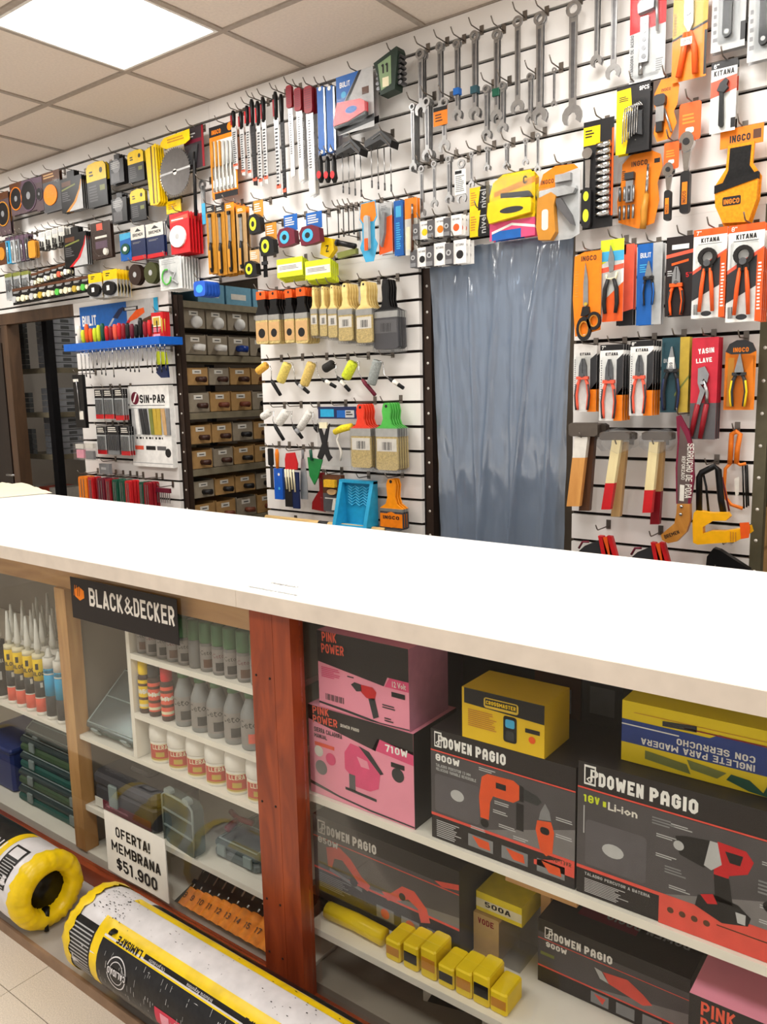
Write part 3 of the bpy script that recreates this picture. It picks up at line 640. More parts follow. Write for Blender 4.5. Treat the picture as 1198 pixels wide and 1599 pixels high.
def bulit_pliers(w, h, add):
    m = card(MB(w, h), 'teal'); m.FR(.66, 0, 1, 1, .0015, 'gold'); m.X('BULIT', .08, .33, .05, .0018, 'lgrey', maxw=.4); m.F([(.5, .75), (1, .5), (1, .54), (.5, .79)], .0018, 'olive'); add('card', m)
    pliers(add, w, h, .4, .12, .97, .34, STEEL, C('dark'), C('navy'), .004, 'long')
    m = MB(w, h); m.R(.30, .26, .52, .46, .016, .0165, 'white'); m.X('1869', .46, .45, .12, .0168, 'dark', rot=PI/2, maxw=.17); add('price_label', m)
    add('blister', clearshell(MB(w, h), .05, .05, .8, .98, .02))
hang('pliers_pack', 'long nose pliers on a teal and gold card', 'pliers', (1033, 527, 1076, 644), bulit_pliers, .08, 2, .024)
def red_pliers(w, h, add):
    m = card(MB(w, h), mat('card_crimson', (200, 45, 62), .4)); m.FR(0, .64, 1, 1, .0015, 'dusk'); m.X('YASIN', .25, .16, .05, .0018, 'white', rot=.08, maxw=.6, bold=.05); m.X('LLAVE', .18, .25, .045, .0018, 'white', rot=.08, maxw=.6, bold=.05); add('card', m)
    m = MB(w, h); m.G([(.30, .30), (.55, .28), (.72, .36), (.66, .44), (.52, .40), (.42, .46), (.60, .52), (.42, .66), (.28, .66), (.40, .52), (.30, .44)], .004, .014, STEEL); m.O(.48, .44, .07, .004, .017, CHROME, 12); add('jaws', m)
    m = MB(w, h); m.T([(.52, .42, .009), (.66, .54, .009), (.66, .66, .009)], .006, STEEL, 8); add('arm', m)
    for a, b in (((.32, .65), (.10, .97)), ((.66, .65), (.46, .99))):
        m = MB(w, h); m.T([(a[0], a[1], .010), ((a[0]+b[0])/2, (a[1]+b[1])/2, .010), (b[0], b[1], .010)], [.008, .0085, .007], C('dred'), 8); add('handle', m)
hang('slip_joint_pliers_pack', 'water pump pliers with dark red handles on a crimson card', 'pliers', (1079, 527, 1120, 686), red_pliers, .09, 3, .024)
def ingco_nose(w, h, add):
    m = MB(w, h); m.G([(0, .16), (.12, .05), (.35, 0), (.65, 0), (.88, .05), (1, .16), (1, 1), (0, 1)], 0, .0012, 'orange'); m.F([(0, .16), (.12, .05), (.35, 0), (.65, 0), (.88, .05), (1, .16), (.8, .2), (.2, .2)], .0015, 'charcoal')
    m.X('INGCO', .5, .17, .065, .0018, 'orange', anchor='c', bold=.04, maxw=.6); m.FR(.1, .25, .3, .95, .0015, 'amber'); add('card', m)
    pliers(add, w, h, .5, .2, .95, .30, STEEL, C('charcoal'), C('yellow'), .004, 'long'); add('blister', clearshell(MB(w, h), .03, .18, .97, .98, .022))
hang('pliers_pack', 'long nose pliers on an orange card with a dark rounded top', 'pliers', (1132, 531, 1180, 640), ingco_nose, .06)
def mini_pliers(w, h, add):
    m = card(MB(w, h), mat('card_soot', (36, 28, 28), .4)); m.R(0, .62, 1, 1, -.0002, .0010, BLISTER); m.FR(.2, .10, .8, .16, .0016, 'white'); m.F([(0, .22), (1, .17), (1, .215), (0, .265)], .0016, 'rust'); m.F([(.2, .33), (.8, .29), (.8, .32), (.2, .36)], .0016, 'dorange'); m.X('5"', .72, .52, .06, .0016, 'red'); m.lines(.06, .42, .3, .5, 3, .0016, 'lgrey'); add('card', m)
    pliers(add, w, h, .42, .38, .99, .30, STEEL, C('dorange'), C('dark'), .004)
hang('pliers_pack', 'small pliers on a black card marked 5 inches', 'pliers', (1040, 369, 1084, 493), mini_pliers, .09, 2, .03)
def bulit_blue(w, h, add):
    m = card(MB(w, h), 'lgrey'); m.F([(0, 0), (.62, 0), (.62, 1), (0, 1)], .0015, 'blue'); m.X('BULIT', .12, .17, .06, .0018, 'white', maxw=.42); m.lines(.1, .25, .4, .36, 4, .0018, 'sky'); add('card', m)
    pliers(add, w, h, .5, .22, .76, .26, STEEL, C('dark'), C('blue'), .004, 'long'); add('blister', clearshell(MB(w, h), .06, .04, .94, .97, .02))
hang('pliers_pack', 'small long nose pliers on a blue and grey card', 'pliers', (995, 380, 1034, 507), bulit_blue, .08, 2, .024)
def pruner(w, h, add):
    m = card(MB(w, h), 'white'); m.F([(0, 0), (1, 0), (1, .16), (0, .3)], .0015, 'lime'); m.FR(0, .14, 1, .26, .0017, 'sky'); m.F([(0, .34), (1, .3), (1, .36), (0, .4)], .0016, 'rust'); m.F([(.1, .75), (1, .52), (1, 1), (.1, 1)], .0015, 'dorange'); m.FR(0, .4, .12, .95, .0016, 'lgrey'); add('card', m)
    m = MB(w, h); m.G([(.45, .07), (.62, .22), (.60, .38), (.42, .40), (.36, .25)], .004, .009, STEEL); m.T([(.3, .42, .008), (.3, .48, .008), (.7, .48, .008), (.75, .4, .008)], .004, C('cream'), 6); add('blade', m)
    for s in (-1, 1):
        m = MB(w, h); m.T([(.5+s*.12, .48, .01), (.5+s*.25, .6, .01), (.5+s*.28, .78, .01), (.5+s*.22, .9, .01)], [.006, .0075, .0075, .006], C('dark'), 8); add('handle', m)
    add('blister', clearshell(MB(w, h), .05, .05, .95, .98, .02))
hang('pruner_pack', 'pruning shears on a lime, white and orange card', 'pruning shears', (938, 374, 974, 502), pruner, .12, 1, hookname='pruning shears pack')
def shrub(w, h, add):
    m = card(MB(w, h), 'white'); m.FR(0, 0, .5, .12, .0015, 'dark'); m.FR(.35, 0, 1, .9, .0015, 'rust'); m.X('KITANA', .08, .14, .2, .0018, 'dark', rot=-PI/2, maxw=.28, bold=.04); m.FR(.0, .45, .35, .85, .0015, 'dgreen'); m.F([(0, .85), (1, .8), (1, 1), (0, 1)], .0017, 'dark'); add('card', m)
    m = MB(w, h); m.R(.1, .3, .9, .85, .001, .018, BLISTER); add('blister', m)
hang('tool_pack', 'white and red card pack half hidden behind the pruning shears', 'tool pack', (964, 382, 990, 508), shrub, .07, 2, .022)
def scissors(w, h, add):
    m = MB(w, h); m.G([(.05, .04), (.4, 0), (1, 0), (1, .86), (.1, .92), (0, .5)], 0, .0012, 'orange'); m.X('INGCO', .55, .10, .055, .0018, 'brown', anchor='c', maxw=.6, bold=.04); m.lines(.08, .2, .2, .5, 10, .0016, 'amber'); add('card', m)
    m = MB(w, h); m.G([(.46, .12), (.56, .3), (.58, .58), (.48, .6), (.40, .58), (.40, .35)], .003, .008, STEEL); m.O(.5, .57, .06, .003, .012, C('gold'), 12); add('blade', m)
    for u, v, r, k in ((.45, .84, .26, 1.55), (.80, .76, .24, 1.25)):
        f = lambda q: [((u-.5)*w+q*w*math.cos(2*PI*i/18), -v*h+q*w*k*math.sin(2*PI*i/18)) for i in range(18)]
        m = MB(w, h); m.ringprism(f(r), f(r*.68), .002, .014, C('dark')); p_ = add('handle', m); m = MB(w, h); m.ringprism(f(r*.66), f(r*.54), .003, .0125, C('amber')); add('grip', m, p_)
    m = MB(w, h); m.G([(.40, .60), (.62, .60), (.66, .68), (.5, .70), (.34, .70)], .003, .014, C('dark')); add('pivot', m)
hang('scissors_pack', 'long scissors with black and amber loops on an orange card', 'scissors', (895, 393, 939, 536), scissors, .13)
# --- declarative packs: spec = [(part, [op, ...]), ...], op = (method, args...)
def spec(sp):
    def parts(w, h, add):
        for pn, ops in sp:
            m = MB(w, h)
            for o in ops:
                kw = o[-1] if isinstance(o[-1], dict) else None
                getattr(m, o[0])(*(o[1:] if kw is None else o[1:-1]), **(kw or {}))
            add(pn, m)
    return parts
def pk(name, label, cat, box, sp, off=.07, n=1, gap=.012, **k): return hang(name, label, cat, box, spec(sp), off, n, gap, **k)
def cd(base, *ops, th=.0012): return ('card', [('R', 0, 0, 1, 1, 0, th, base), *ops])
def bl(u0=.06, v0=.1, u1=.94, v1=.97, d=.014, r=.1): return ('blister', [('RR', u0, v0, u1, v1, .0012, d, BLISTER, r)])
e1 = .0015; e2 = .0018
# upper zone above the pliers
pk('flaring_tool_pack', 'steel flaring tool on a red and grey card', 'tool pack', (984, -20, 1040, 127), [
  cd('lgrey', ('F', [(0, 0), (1, 0), (1, .42), (0, .46)], e1, 'red'), ('X', 'PESTANADORA DE ACERO', .12, .97, .085, e2, 'charcoal', {'rot': PI/2, 'maxw': .5}), ('lines', .75, .78, .95, .92, 6, e1, 'grey')),
  ('clamp_bar', [('R', .34, .32, .56, .80, .002, .016, STEEL)]+[('O', .45, .38+.09*k, .07, .002, .0175, DSTEEL, 12) for k in range(5)]),
  ('yoke', [('G', [(.25, .18), (.45, .10), (.72, .16), (.7, .26), (.28, .28)], .003, .02, DSTEEL), ('T', [(.75, .1, .012), (.80, .5, .012)], .005, STEEL), ('T', [(.36, .8, .01), (.36, .92, .01)], .008, STEEL)]), bl(.12, .08, .92, .95, .022)], .07)
pk('crimping_pliers_pack', 'orange handled crimping pliers in an orange and beige pack', 'pliers', (1051, -20, 1105, 124), [
  cd('orange', ('F', [(0, 0), (1, 0), (1, .40), (0, .52)], e1, 'gold'), ('F', [(0, .52), (1, .40), (1, .43), (0, .55)], e2, 'dark'), ('lines', .03, .25, .12, .5, 8, e2, 'brown'), ('FR', .92, .5, 1, .98, e1, 'dark')),
  ('jaws', [('G', [(.35, .1), (.6, .1), (.62, .4), (.5, .5), (.36, .4)], .003, .013, STEEL), ('O', .47, .28, .09, .003, .016, DSTEEL, 12), ('O', .5, .42, .07, .003, .016, CHROME, 12)]),
  ('handle', [('T', [(.42, .5, .012), (.36, .7, .012), (.24, .96, .012)], .009, C('dorange'), 8)]), ('handle', [('T', [(.52, .5, .012), (.68, .68, .012), (.72, .96, .012)], .009, C('dorange'), 8)]),
  ('price_label', [('R', .3, .56, .62, .64, .0205, .021, 'white'), ('X', '1825', .46, .63, .05, .0213, 'dark', {'anchor': 'c', 'maxw': .28})]), bl(.05, .06, .92, .98, .02)], .08)
for bx, lb in (((1112, -25, 1165, 77), 'black adjustable wrench on a white card above the six inch one'), ((1169, -25, 1222, 92), 'large black adjustable wrench on a white card cut by the corner')):
    pk('adjustable_wrench_pack', lb, 'wrench', bx, [cd('lgrey', ('FR', .86, .62, 1, .9, e1, 'dark'), ('lines', .06, .3, .2, .9, 5, e1, 'grey')), ('shaft', [('RR', .36, -.05, .62, .82, .003, .015, C('black'), .12), ('O', .49, .74, .07, .003, .0155, 'lgrey', 12)]), bl(.2, .02, .84, .9, .02)], .07, 2, .022)
pk('adjustable_wrench_pack', 'small black adjustable wrench on a white card under a black header', 'wrench', (1110, 95, 1150, 206), [
  cd('white', ('FR', 0, 0, 1, .1, e1, 'dark'), ('X', '6"', .1, .09, .06, e2, 'white'), ('X', 'KITANA', .5, .2, .075, e2, 'dark', {'anchor': 'c', 'bold': .05, 'fit': .78}), ('F', [(0, .27), (1, .22), (1, .42), (0, .5)], e1, 'rust'), ('FR', .82, .82, 1, .96, e1, 'dark')),
  ('shaft', [('G', [(.38, .42), (.52, .42), (.58, .9), (.38, .9)], .003, .013, C('black')), ('O', .48, .9, .1, .003, .013, C('black'), 12)]), ('jaws', [('G', [(.28, .42), (.40, .32), (.62, .26), (.72, .3), (.66, .36), (.72, .4), (.55, .46)], .003, .015, C('charcoal'))]), bl(.14, .22, .84, .97, .02)], .07, 2, .022)
pk('hex_key_pack', 'hex key set on a black and yellow card marked 9pcs', 'hex keys', (963, 131, 1015, 238), [
  cd('dark', ('F', [(0, .06), (.42, .05), (.48, .4), (.30, 1), (0, 1)], e1, 'yellow'), ('X', '9PCS', .68, .12, .06, e2, 'white', {'maxw': .28}), ('lines', .08, .16, .36, .24, 3, e2, 'dark')),
  ('holder', [('G', [(.35, .40), (.8, .42), (.82, .78), (.4, .7)], .002, .012, C('charcoal'))])]+
  [('hex_key', [('T', [(.24+.07*k, .86-.02*k, .014), (.26+.07*k, .50-.03*k, .014), (.30+.07*k, .36-.012*k, .014), (.52+.05*k, .33+.005*k, .014)], .0022, CHROME, 6)]) for k in range(7)]+[bl(.15, .25, .92, .93, .022)], .07, 2, .024)
pk('pipe_cutter_pack', 'grey pipe cutter on a scalloped orange card', 'pipe cutter', (1020, 123, 1060, 219), [
  ('card', [('G', [(.05, .2), (.3, 0), (.85, 0), (1, .15), (.95, .45), (.82, .55), (.95, .75), (.7, .98), (.2, 1), (.05, .85), (.18, .55), (.05, .4)], 0, .0012, 'orange'), ('X', 'INGCO', .5, .2, .05, e2, 'brown', {'anchor': 'c', 'maxw': .5})]),
  ('cutter_head', [('RR', .12, .26, .55, .44, .003, .022, C('charcoal'), .1), ('R', .18, .44, .5, .70, .003, .018, STEEL)]), ('knob', [('R', .2, .7, .45, .86, .003, .02, C('dark'))]), ('screw', [('T', [(.5, .5, .012), (.8, .9, .012)], .004, STEEL)])], .07)
for bt, br, lb, of_ in (((1062, 160, 1096, 206), (1061, 199, 1087, 334), 'large ratchet handle with an orange tag', .065), ((1040, 222, 1066, 276), (1037, 262, 1055, 345), 'small ratchet handle with an orange tag', .10)):
    pk('ratchet', lb, 'ratchet', (br[0], bt[1], br[2], br[3]), [
      ('tag_card', [('RR', -.1, 0, 1.2, .34, -.004, -.003, 'dorange', .15), ('lines', .1, .1, .9, .2, 3, -.0027, 'amber'), ('RR', .3, .22, .8, .27, -.003, -.0026, 'offwhite', .1)]),
      ('head', [('E', .5, .36, .46, .09, 0, .02, CHROME), ('O', .5, .36, .2, .02, .023, 'dark', 14), ('G', [(.2, .40), (.8, .40), (.62, .62), (.38, .62)], .003, .015, CHROME)]),
      ('grip', [('RR', .22, .62, .78, 1, 0, .02, C('dark'), .2), ('FR', .34, .72, .66, .92, .0205, 'orange'), ('X', 'INGCO', .60, .91, .22, .0208, 'dark', {'rot': PI/2, 'maxw': .18})])], of_, 1)
pk('socket_set', 'ratchet and chrome sockets on a black and yellow rail card', 'socket set', (911, 187, 958, 356), [
  cd('dark', ('FR', 0, .05, .55, .22, e1, 'yellow'), ('lines', .06, .08, .4, .16, 3, e2, 'dark'), ('FR', .94, .1, 1, .9, e1, 'dorange')),
  ('ratchet', [('O', .2, .3, .17, .003, .02, CHROME, 14), ('G', [(.12, .36), (.3, .36), (.28, .62), (.14, .62)], .004, .016, CHROME)]),
  ('grip', [('RR', .04, .62, .36, .99, .003, .024, C('dark'), .14), ('E', .2, .70, .09, .045, .024, .0245, 'lime'), ('E', .2, .88, .1, .06, .024, .0245, 'lime')])]+
  [('socket', [('T', [(.50, .25+.063*k, .014), (.94, .245+.063*k, .014)], .0095, CHROME, 10)]) for k in range(11)], .07)
pk('bit_set_pack', 'screwdriver and bit set in a bell shaped orange pack', 'bit set', (963, 236, 1034, 370), [
  ('card', [('G', [(.12, .12), (.3, .03), (.7, 0), (.95, .08), (1, .22), (.9, .4), (.95, .6), (.85, .86), (.5, .9), (.06, .8), (.02, .55), (.1, .35)], 0, .0012, 'orange'), ('X', 'INGCO', .5, .17, .06, e2, 'brown', {'anchor': 'c', 'bold': .04, 'maxw': .36}), ('lines', .12, .2, .22, .32, 5, e2, 'brown'), ('FR', .82, .12, .94, .17, e2, 'dark')]),
  ('bit_block', [('R', .22, .24, .42, .32, .002, .02, C('charcoal')), ('R', .24, .33, .40, .58, .002, .016, C('grey'))])]+
  [('bit', [('T', [(.12+.1*k, .40+.22*r, .016), (.12+.1*k, .56+.22*r, .016)], .0045, STEEL if k % 2 else DSTEEL, 8)]) for r in (0, 1) for k in range(4)]+
  [('screwdriver', [('T', [(.72, .18, .014), (.70, .52, .014)], [.004, .006], CHROME, 8), ('T', [(.70, .52, .016), (.66, .7, .016), (.66, .82, .016), (.64, .92, .016)], [.009, .012, .010, .010], C('amber'), 10)]), ('blister', [('G', [(.1, .12), (.5, .03), (.95, .1), (1, .25), (.9, .45), (.94, .62), (.80, .95), (.4, 1), (.1, .97), (.02, .6)], .0013, .026, BLISTER)])], .03)
pk('tool_pouch', 'orange and black fabric tool pouch under an orange header', 'tool pouch', (1119, 199, 1190, 354), [
  ('header_card', [('R', .06, 0, 1, .19, .002, .004, 'orange'), ('X', 'INGCO', .5, .145, .07, .0045, 'dark', {'anchor': 'c', 'bold': .05, 'maxw': .45}), ('FR', .78, .05, .95, .14, .0043, 'brown')]),
  ('body', [('G', [(.25, .17), (.82, .17), (.80, .38), (1, .52), (.98, .75), (.82, 1), (.22, .98), (.02, .75), (0, .55), (.22, .4)], -.004, .008, mat('pouch_orange', (242, 150, 25), .8, 0, .1, 150))]),
  ('back_flap', [('G', [(.30, .20), (.76, .20), (.74, .40), (.88, .50), (.14, .56), (.28, .42)], .008, .0095, mat('pouch_black', (28, 27, 27), .85, 0, .2, 150))]),
  ('pocket', [('G', [(.03, .60), (.97, .52), (.96, .76), (.80, .98), (.24, .96), (.06, .78)], .008, .03, mat('pouch_orange', (242, 150, 25))), ('G', [(.03, .57), (.97, .49), (.97, .56), (.03, .65)], .009, .033, mat('pouch_black', (28, 27, 27))), ('RR', .22, .70, .62, .79, .03, .0308, 'dark', .03), ('X', 'INGCO', .42, .775, .05, .0311, 'orange', {'anchor': 'c', 'maxw': .34, 'bold': .03})])], .05)
# staplers
pk('stapler_pack', 'yellow hand stapler in a clear pack with a yellow rounded card', 'stapler', (765, 270, 836, 372), [
  ('card', [('G', [(0, .3), (.08, .1), (.3, 0), (.9, .0), (1, .1), (1, .72), (0, .72)], 0, .0012, 'yellow'), ('F', [(.1, .25), (1, .1), (1, .2), (.1, .33)], e1, 'amber'), ('X', 'C', .74, .2, .12, e2, 'dark', {'bold': .04}), ('R', 0, .72, 1, 1, 0, .001, 'hotpink'), ('FR', .05, .86, .7, 1, e1, 'blue'), ('F', [(.05, .86), (.5, .76), (1, .84), (1, .88), (.5, .8), (.05, .9)], e2, 'white')]),
  ('body', [('G', [(.03, .42), (.35, .38), (.95, .44), (.98, .52), (.96, .66), (.05, .74), (0, .6)], .003, .022, C('yellow')), ('E', .55, .58, .26, .05, .022, .0224, 'charcoal'), ('R', .35, .36, .9, .41, .004, .018, STEEL)]), ('lever', [('G', [(.3, .3), (.9, .33), (.98, .42), (.3, .38)], .004, .019, C('charcoal'))]), bl(0, .05, 1, .82, .026)], .07, 2, .028)
pk('stapler_pack', 'yellow and steel staple gun on an orange rounded card', 'stapler', (842, 258, 906, 375), [
  ('card', [('G', [(0, .25), (.1, .08), (.4, 0), (.85, .02), (1, .12), (1, .95), (.8, 1), (.1, 1), (0, .9)], 0, .0012, 'lgrey'), ('F', [(0, .25), (.1, .08), (.4, 0), (.85, .02), (.95, .08), (.4, .14), (.4, .28), (0, .30)], e1, 'orange'), ('X', 'INGCO', .05, .22, .06, e2, 'brown', {'bold': .04, 'maxw': .34})]),
  ('magazine', [('R', .45, .14, .82, .24, .003, .02, STEEL), ('G', [(.1, .32), (.7, .3), (.95, .36), (.9, .42), (.1, .44)], .003, .024, STEEL)]), ('body', [('G', [(.05, .42), (.38, .36), (.5, .42), (.45, .55), (.5, .9), (.38, 1), (.08, .98), (.02, .8)], .003, .028, C('amber')), ('RR', .16, .58, .32, .86, .028, .0285, 'offwhite', .06)]), ('lever', [('G', [(.45, .44), (.6, .46), (.85, .70), (.92, .84), (.84, .82), (.5, .56)], .004, .02, C('dusk'))]), bl(.02, .3, .96, .98, .032)], .08)
for y0, y1, lb in ((292, 329, 'yellow and black sealed pack, upper of two beside the yellow stapler'), (329, 369, 'yellow and black sealed pack, lower of two beside the yellow stapler')):
    pk('sealed_pack', lb, 'tool pack', (735, y0, 766, y1), [('card', [('R', 0, 0, 1, 1, 0, .006, 'black'), ('FR', 0, 0, .42, 1, .0065, 'yellow'), ('lines', .06, .2, .36, .8, 6, .0068, 'amber'), ('F', [(.42, 0), (.55, 0), (.42, .8)], .0068, 'yellow')]), ('lettering', [('X', 'nivel', .82, .9, .3, .0069, 'lgrey', {'rot': PI/2, 'maxw': .95})])], .05, 2, .012)
# padlock boxes
for i, (bx, c_) in enumerate((((650, 346, 672, 374), 'yellow'), ((673, 340, 697, 370), 'orange'), ((698, 336, 722, 368), 'dorange'), ((646, 387, 668, 417), 'dark'), ((671, 380, 697, 415), 'dark'), ((701, 375, 729, 412), 'dark'))):
    nm = ('yellow', 'amber', 'orange')[i] if i < 3 else ('beside the slat post', 'between its two twins', 'over the plastic sheet')[i-3]
    lb = ('small white padlock box with a %s disc over grey foam' % nm) if i < 3 else 'small white padlock box with a black disc '+nm
    pk('padlock_box', lb, 'padlock box', bx, [('card', [('R', .3, 0, 1, 1, 0, .004, 'white'), ('X', 'KITANA', .65, .26, .1, .0043, 'dusk', {'anchor': 'c', 'maxw': .5}), ('O', .65, .62, .2, .004, .0044, c_, 14)]), ('tray', [('R', -.12, .1, .3, 1, -.004, .012, 'dusk'), ('RO', .09, .5, .14, .08, .012, .014, 'lgrey', 12), ('R', -.1, .78, .28, .98, .012, .015, 'grey')])], .08, 3, .02, drift=.004)
# --- saws, files, tapes and other carded goods left of the wrenches
def saw(box, label, hm, sleeve, hf=.3, cap=None, n=1):
    pk('saw', label, 'saw', box, [('handle', [('T', [(.5, 0, .008), (.5, .04, .008), (.5, hf*.55, .008), (.5, hf, .008)], [.006, .0105, .0095, .0075], hm, 10)]+([('FR', .30, hf*.3, .5, hf*.9, .0185, cap)] if cap else [])), ('blade', [('G', [(.18, hf*.95), (.82, hf*.95), (.78, 1), (.3, .985)], .006, .009, sleeve)]), ('sleeve_print', [('lines', .3, hf+.08, .7, .93, 16, .0095, 'charcoal'), ('FR', .22, .9, .78, .94, .0095, 'rust')])], .06, n, .022)
S_ = 'hand saw with black and red handle, '
SLV = mat('saw_sleeve', (200, 200, 200), .3, .3, .1, 200)
saw((362, 173, 375, 266), S_+'hung beside the orange chisel card', C('black'), SLV, .28, 'dred')
saw((375, 174, 386, 276), S_+'second from the chisel card', C('black'), SLV, .27, 'dred')
saw((385, 165, 395, 278), S_+'third from the chisel card', C('black'), SLV, .28, 'red')
saw((392, 155, 404, 292), S_+'its blade in a black sleeve', C('black'), C('dark'), .30, 'dred')
saw((402, 158, 412, 293), S_+'behind the black sleeved one', C('black'), SLV, .28, 'red')
saw((410, 152, 421, 289), S_+'last before the gap of bare wall', C('black'), SLV, .28, 'dred')
saw((429, 143, 441, 305), S_+'long, first past the gap of bare wall', C('black'), SLV, .27, 'dred')
saw((439, 147, 449, 311), S_+'long and all dark, touching the red handles', C('black'), C('black'), .26)
R_ = 'long saw with a ribbed red handle, '
for bx, lb, n in (((451, 134, 463, 279), 'next to the dark blades', 1), ((463, 138, 478, 285), 'between two of its kind', 2), ((478, 135, 496, 308), 'longest, next to the blue strips', 2)):
    pk('saw', R_+lb, 'saw', bx, [('handle', [('RR', .15, 0, .85, .24, .002, .016, C('dred'), .2)]+[('FR', .2, .03+.02*k, .8, .037+.02*k, .0164, 'maroon') for k in range(9)]), ('blade', [('G', [(.2, .24), (.8, .24), (.82, .98), (.3, 1)], .006, .009, SLV)]), ('sleeve_print', [('lines', .35, .3, .6, .75, 18, .0094, 'dusk'), ('FR', .25, .85, .75, .97, .0094, 'offwhite')])], .06, n, .022)
for bx, lb in (((497, 135, 509, 242), 'blue hacksaw blade strip next to the red saws'), ((511, 134, 524, 238), 'blue and steel hacksaw blade strip next to the stapler card')):
    pk('blade_strip', lb, 'saw blade', bx, [('sleeve', [('R', 0, 0, .8, 1, 0, .003, 'blue'), ('O', .4, .03, .2, .003, .0036, 'white', 12), ('O', .4, .96, .2, .003, .0036, 'white', 12)]), ('blade', [('R', .8, .02, 1, .98, 0, .002, STEEL)])], .06, 3, .008)
pk('stapler_pack', 'red staple gun on a blue and grey card above the hex keys', 'stapler', (526, 112, 584, 205), [
  cd('lgrey', ('F', [(0, 0), (.62, 0), (.05, .62), (0, .62)], e1, 'blue'), ('X', 'BULIT', .1, .2, .09, e2, 'white', {'maxw': .28, 'bold': .03}), ('FO', .2, .33, .07, e2, 'sky'), ('F', [(.62, 0), (.7, 0), (.2, .6), (.1, .6)], e2, 'dark'), ('FR', .7, .3, .88, .42, e2, 'brown'), ('F', [(0, .88), (1, .78), (1, .9), (0, 1)], e1, 'dark')),
  ('body', [('G', [(.02, .72), (.12, .48), (.75, .52), (.86, .58), (.86, .74), (.4, .84), (.0, .86)], .003, .026, mat('stapler_red', (225, 60, 70), .35)), ('E', .5, .66, .16, .06, .026, .0265, 'blue')]), ('base', [('G', [(0, .84), (.86, .74), (.86, .79), (0, .9)], .003, .022, C('charcoal'))]), bl(0, .42, .92, .92, .028)], .09, 2, .032)
# wrench set in a flared holder
pk('wrench_holder', 'black and green flared cardboard holder of small wrenches', 'wrench set', (596, 84, 634, 152), [
  ('box', [('G', [(0, .22), (.95, 0), (1, .1), (.85, .95), (.25, 1), (.15, .5)], .0, .05, mat('holder_green', (40, 55, 45), .5))]), ('label_panel', [('G', [(.18, .28), (.72, .16), (.72, .80), (.3, .9)], .05, .0508, mat('holder_pale', (135, 160, 120), .5)), ('X', '11', .34, .52, .22, .0512, 'dark', {'bold': .05}), ('FR', .36, .62, .62, .84, .0511, 'cream')])]+
  [('ring_end', [('E', (.97 if s else .10)+.02*(k % 2), .2+.12*k, .09, .045, .005, .04, DSTEEL)]) for s in (0, 1) for k in range(6)], .05, hk=True)
# T-handle hex key racks
for bx, lb in (((538, 222, 576, 305), 'black rack of T-handle hex keys hung lower, beside the screwdrivers'), ((582, 209, 624, 297), 'black rack of T-handle hex keys hung higher, beside the wrenches')):
    pk('hex_key_rack', lb, 'hex keys', bx, [('rack', [('G', [(0, .12), (.62, 0), (1, .22), (.95, .34), (.6, .16), (0, .24)], 0, .05, C('black'))])]+
      [('hex_key', [('T', [(.22+.17*k, .2+.03*k, .045-.012*k), (.22+.17*k, .86+.03*k, .045-.012*k)], .0022, STEEL, 6), ('T', [(.22+.17*k, .84+.03*k, .045-.012*k), (.22+.17*k, .97+.03*k, .045-.012*k)], .0035, DSTEEL, 6)]) for k in range(4)]+[('clip', [('T', [(.3, .12, .052), (.6, .06, .052), (.95, .3, .052)], .0018, STEEL, 5)])], .05)
for i, x in enumerate((500, 511, 521)):
    pk('screwdriver', ('stubby screwdriver with black and red handle beside the hex key rack', 'stubby screwdriver with black and red handle between two others', 'stubby screwdriver with black and red handle below the blue strips')[2-i], 'screwdriver', (x, 240+2*(i % 2), x+12, 287), [('shaft', [('T', [(.5, 0, .02), (.5, .1, .02)], .004, STEEL)]), ('handle', [('T', [(.5, .1, .02), (.5, .3, .02), (.5, .62, .02), (.5, .85, .02), (.5, 1, .02)], [.006, .010, .010, .014, .007], C('black'), 10)]), ('inlay', [('E', .5, .75, .28, .13, .033, .0345, 'red')])], .05)
# chisel card, blade cards
pk('chisel_set', 'six slim chisels on a black headed orange card', 'chisel set', (329, 193, 370, 309), [
  cd('orange', ('F', [(0, 0), (1, 0), (1, .14), (0, .14)], e1, 'dark'), ('X', 'INGCO', .1, .11, .06, e2, 'orange', {'bold': .03, 'maxw': .5}), ('FO', .8, .06, .1, e2, 'orange'), ('FR', .1, .92, 1, 1, e1, 'dark'), ('FR', .06, .2, .95, .9, e1, 'offwhite'))]+
  [('chisel', [('T', [(.14+.145*k, .2+.012*k, .009), (.14+.145*k, .56, .009)], .0052, C('amber') if k < 3 else C('lgrey'), 8), ('T', [(.14+.145*k, .56, .009), (.14+.145*k, .84, .009), (.14+.145*k, .9, .009)], [.004, .004, .006], CHROME, 6)]) for k in range(6)]+[bl(.04, .17, .98, .92, .018)], .06)
for i, (bx, top) in enumerate((((324, 321, 338, 428), 'dark'), ((339, 320, 353, 430), 'dark'), ((354, 316, 368, 427), 'orange'), ((371, 322, 386, 422), 'orange'))):
    pk('chisel_pack', ('black topped amber pack with a long wood chisel by the red discs', 'black topped amber pack with a long wood chisel, second', 'orange topped pack with a long wood chisel, third', 'orange topped pack with a long wood chisel beside the tape measures')[i], 'chisel', bx, [
      cd('amber' if i < 3 else 'tan', ('FR', 0, 0, 1, .1, e1, top), ('lines', .15, .03, .85, .08, 2, e2, 'offwhite')), ('blade', [('R', .34, .16, .62, .55, .003, .007, STEEL), ('R', .34, .12, .62, .17, .003, .012, C('black'))]), ('handle', [('T', [(.48, .54, .009), (.48, .62, .009), (.48, .94, .009), (.48, .98, .009)], [.005, .0085, .0085, .005], C('dark'), 10), ('FR', .36, .66, .6, .92, .0178, 'amber')]), bl(.05, .1, .95, .99, .019)], .08, 4 if i < 3 else 2, .021)
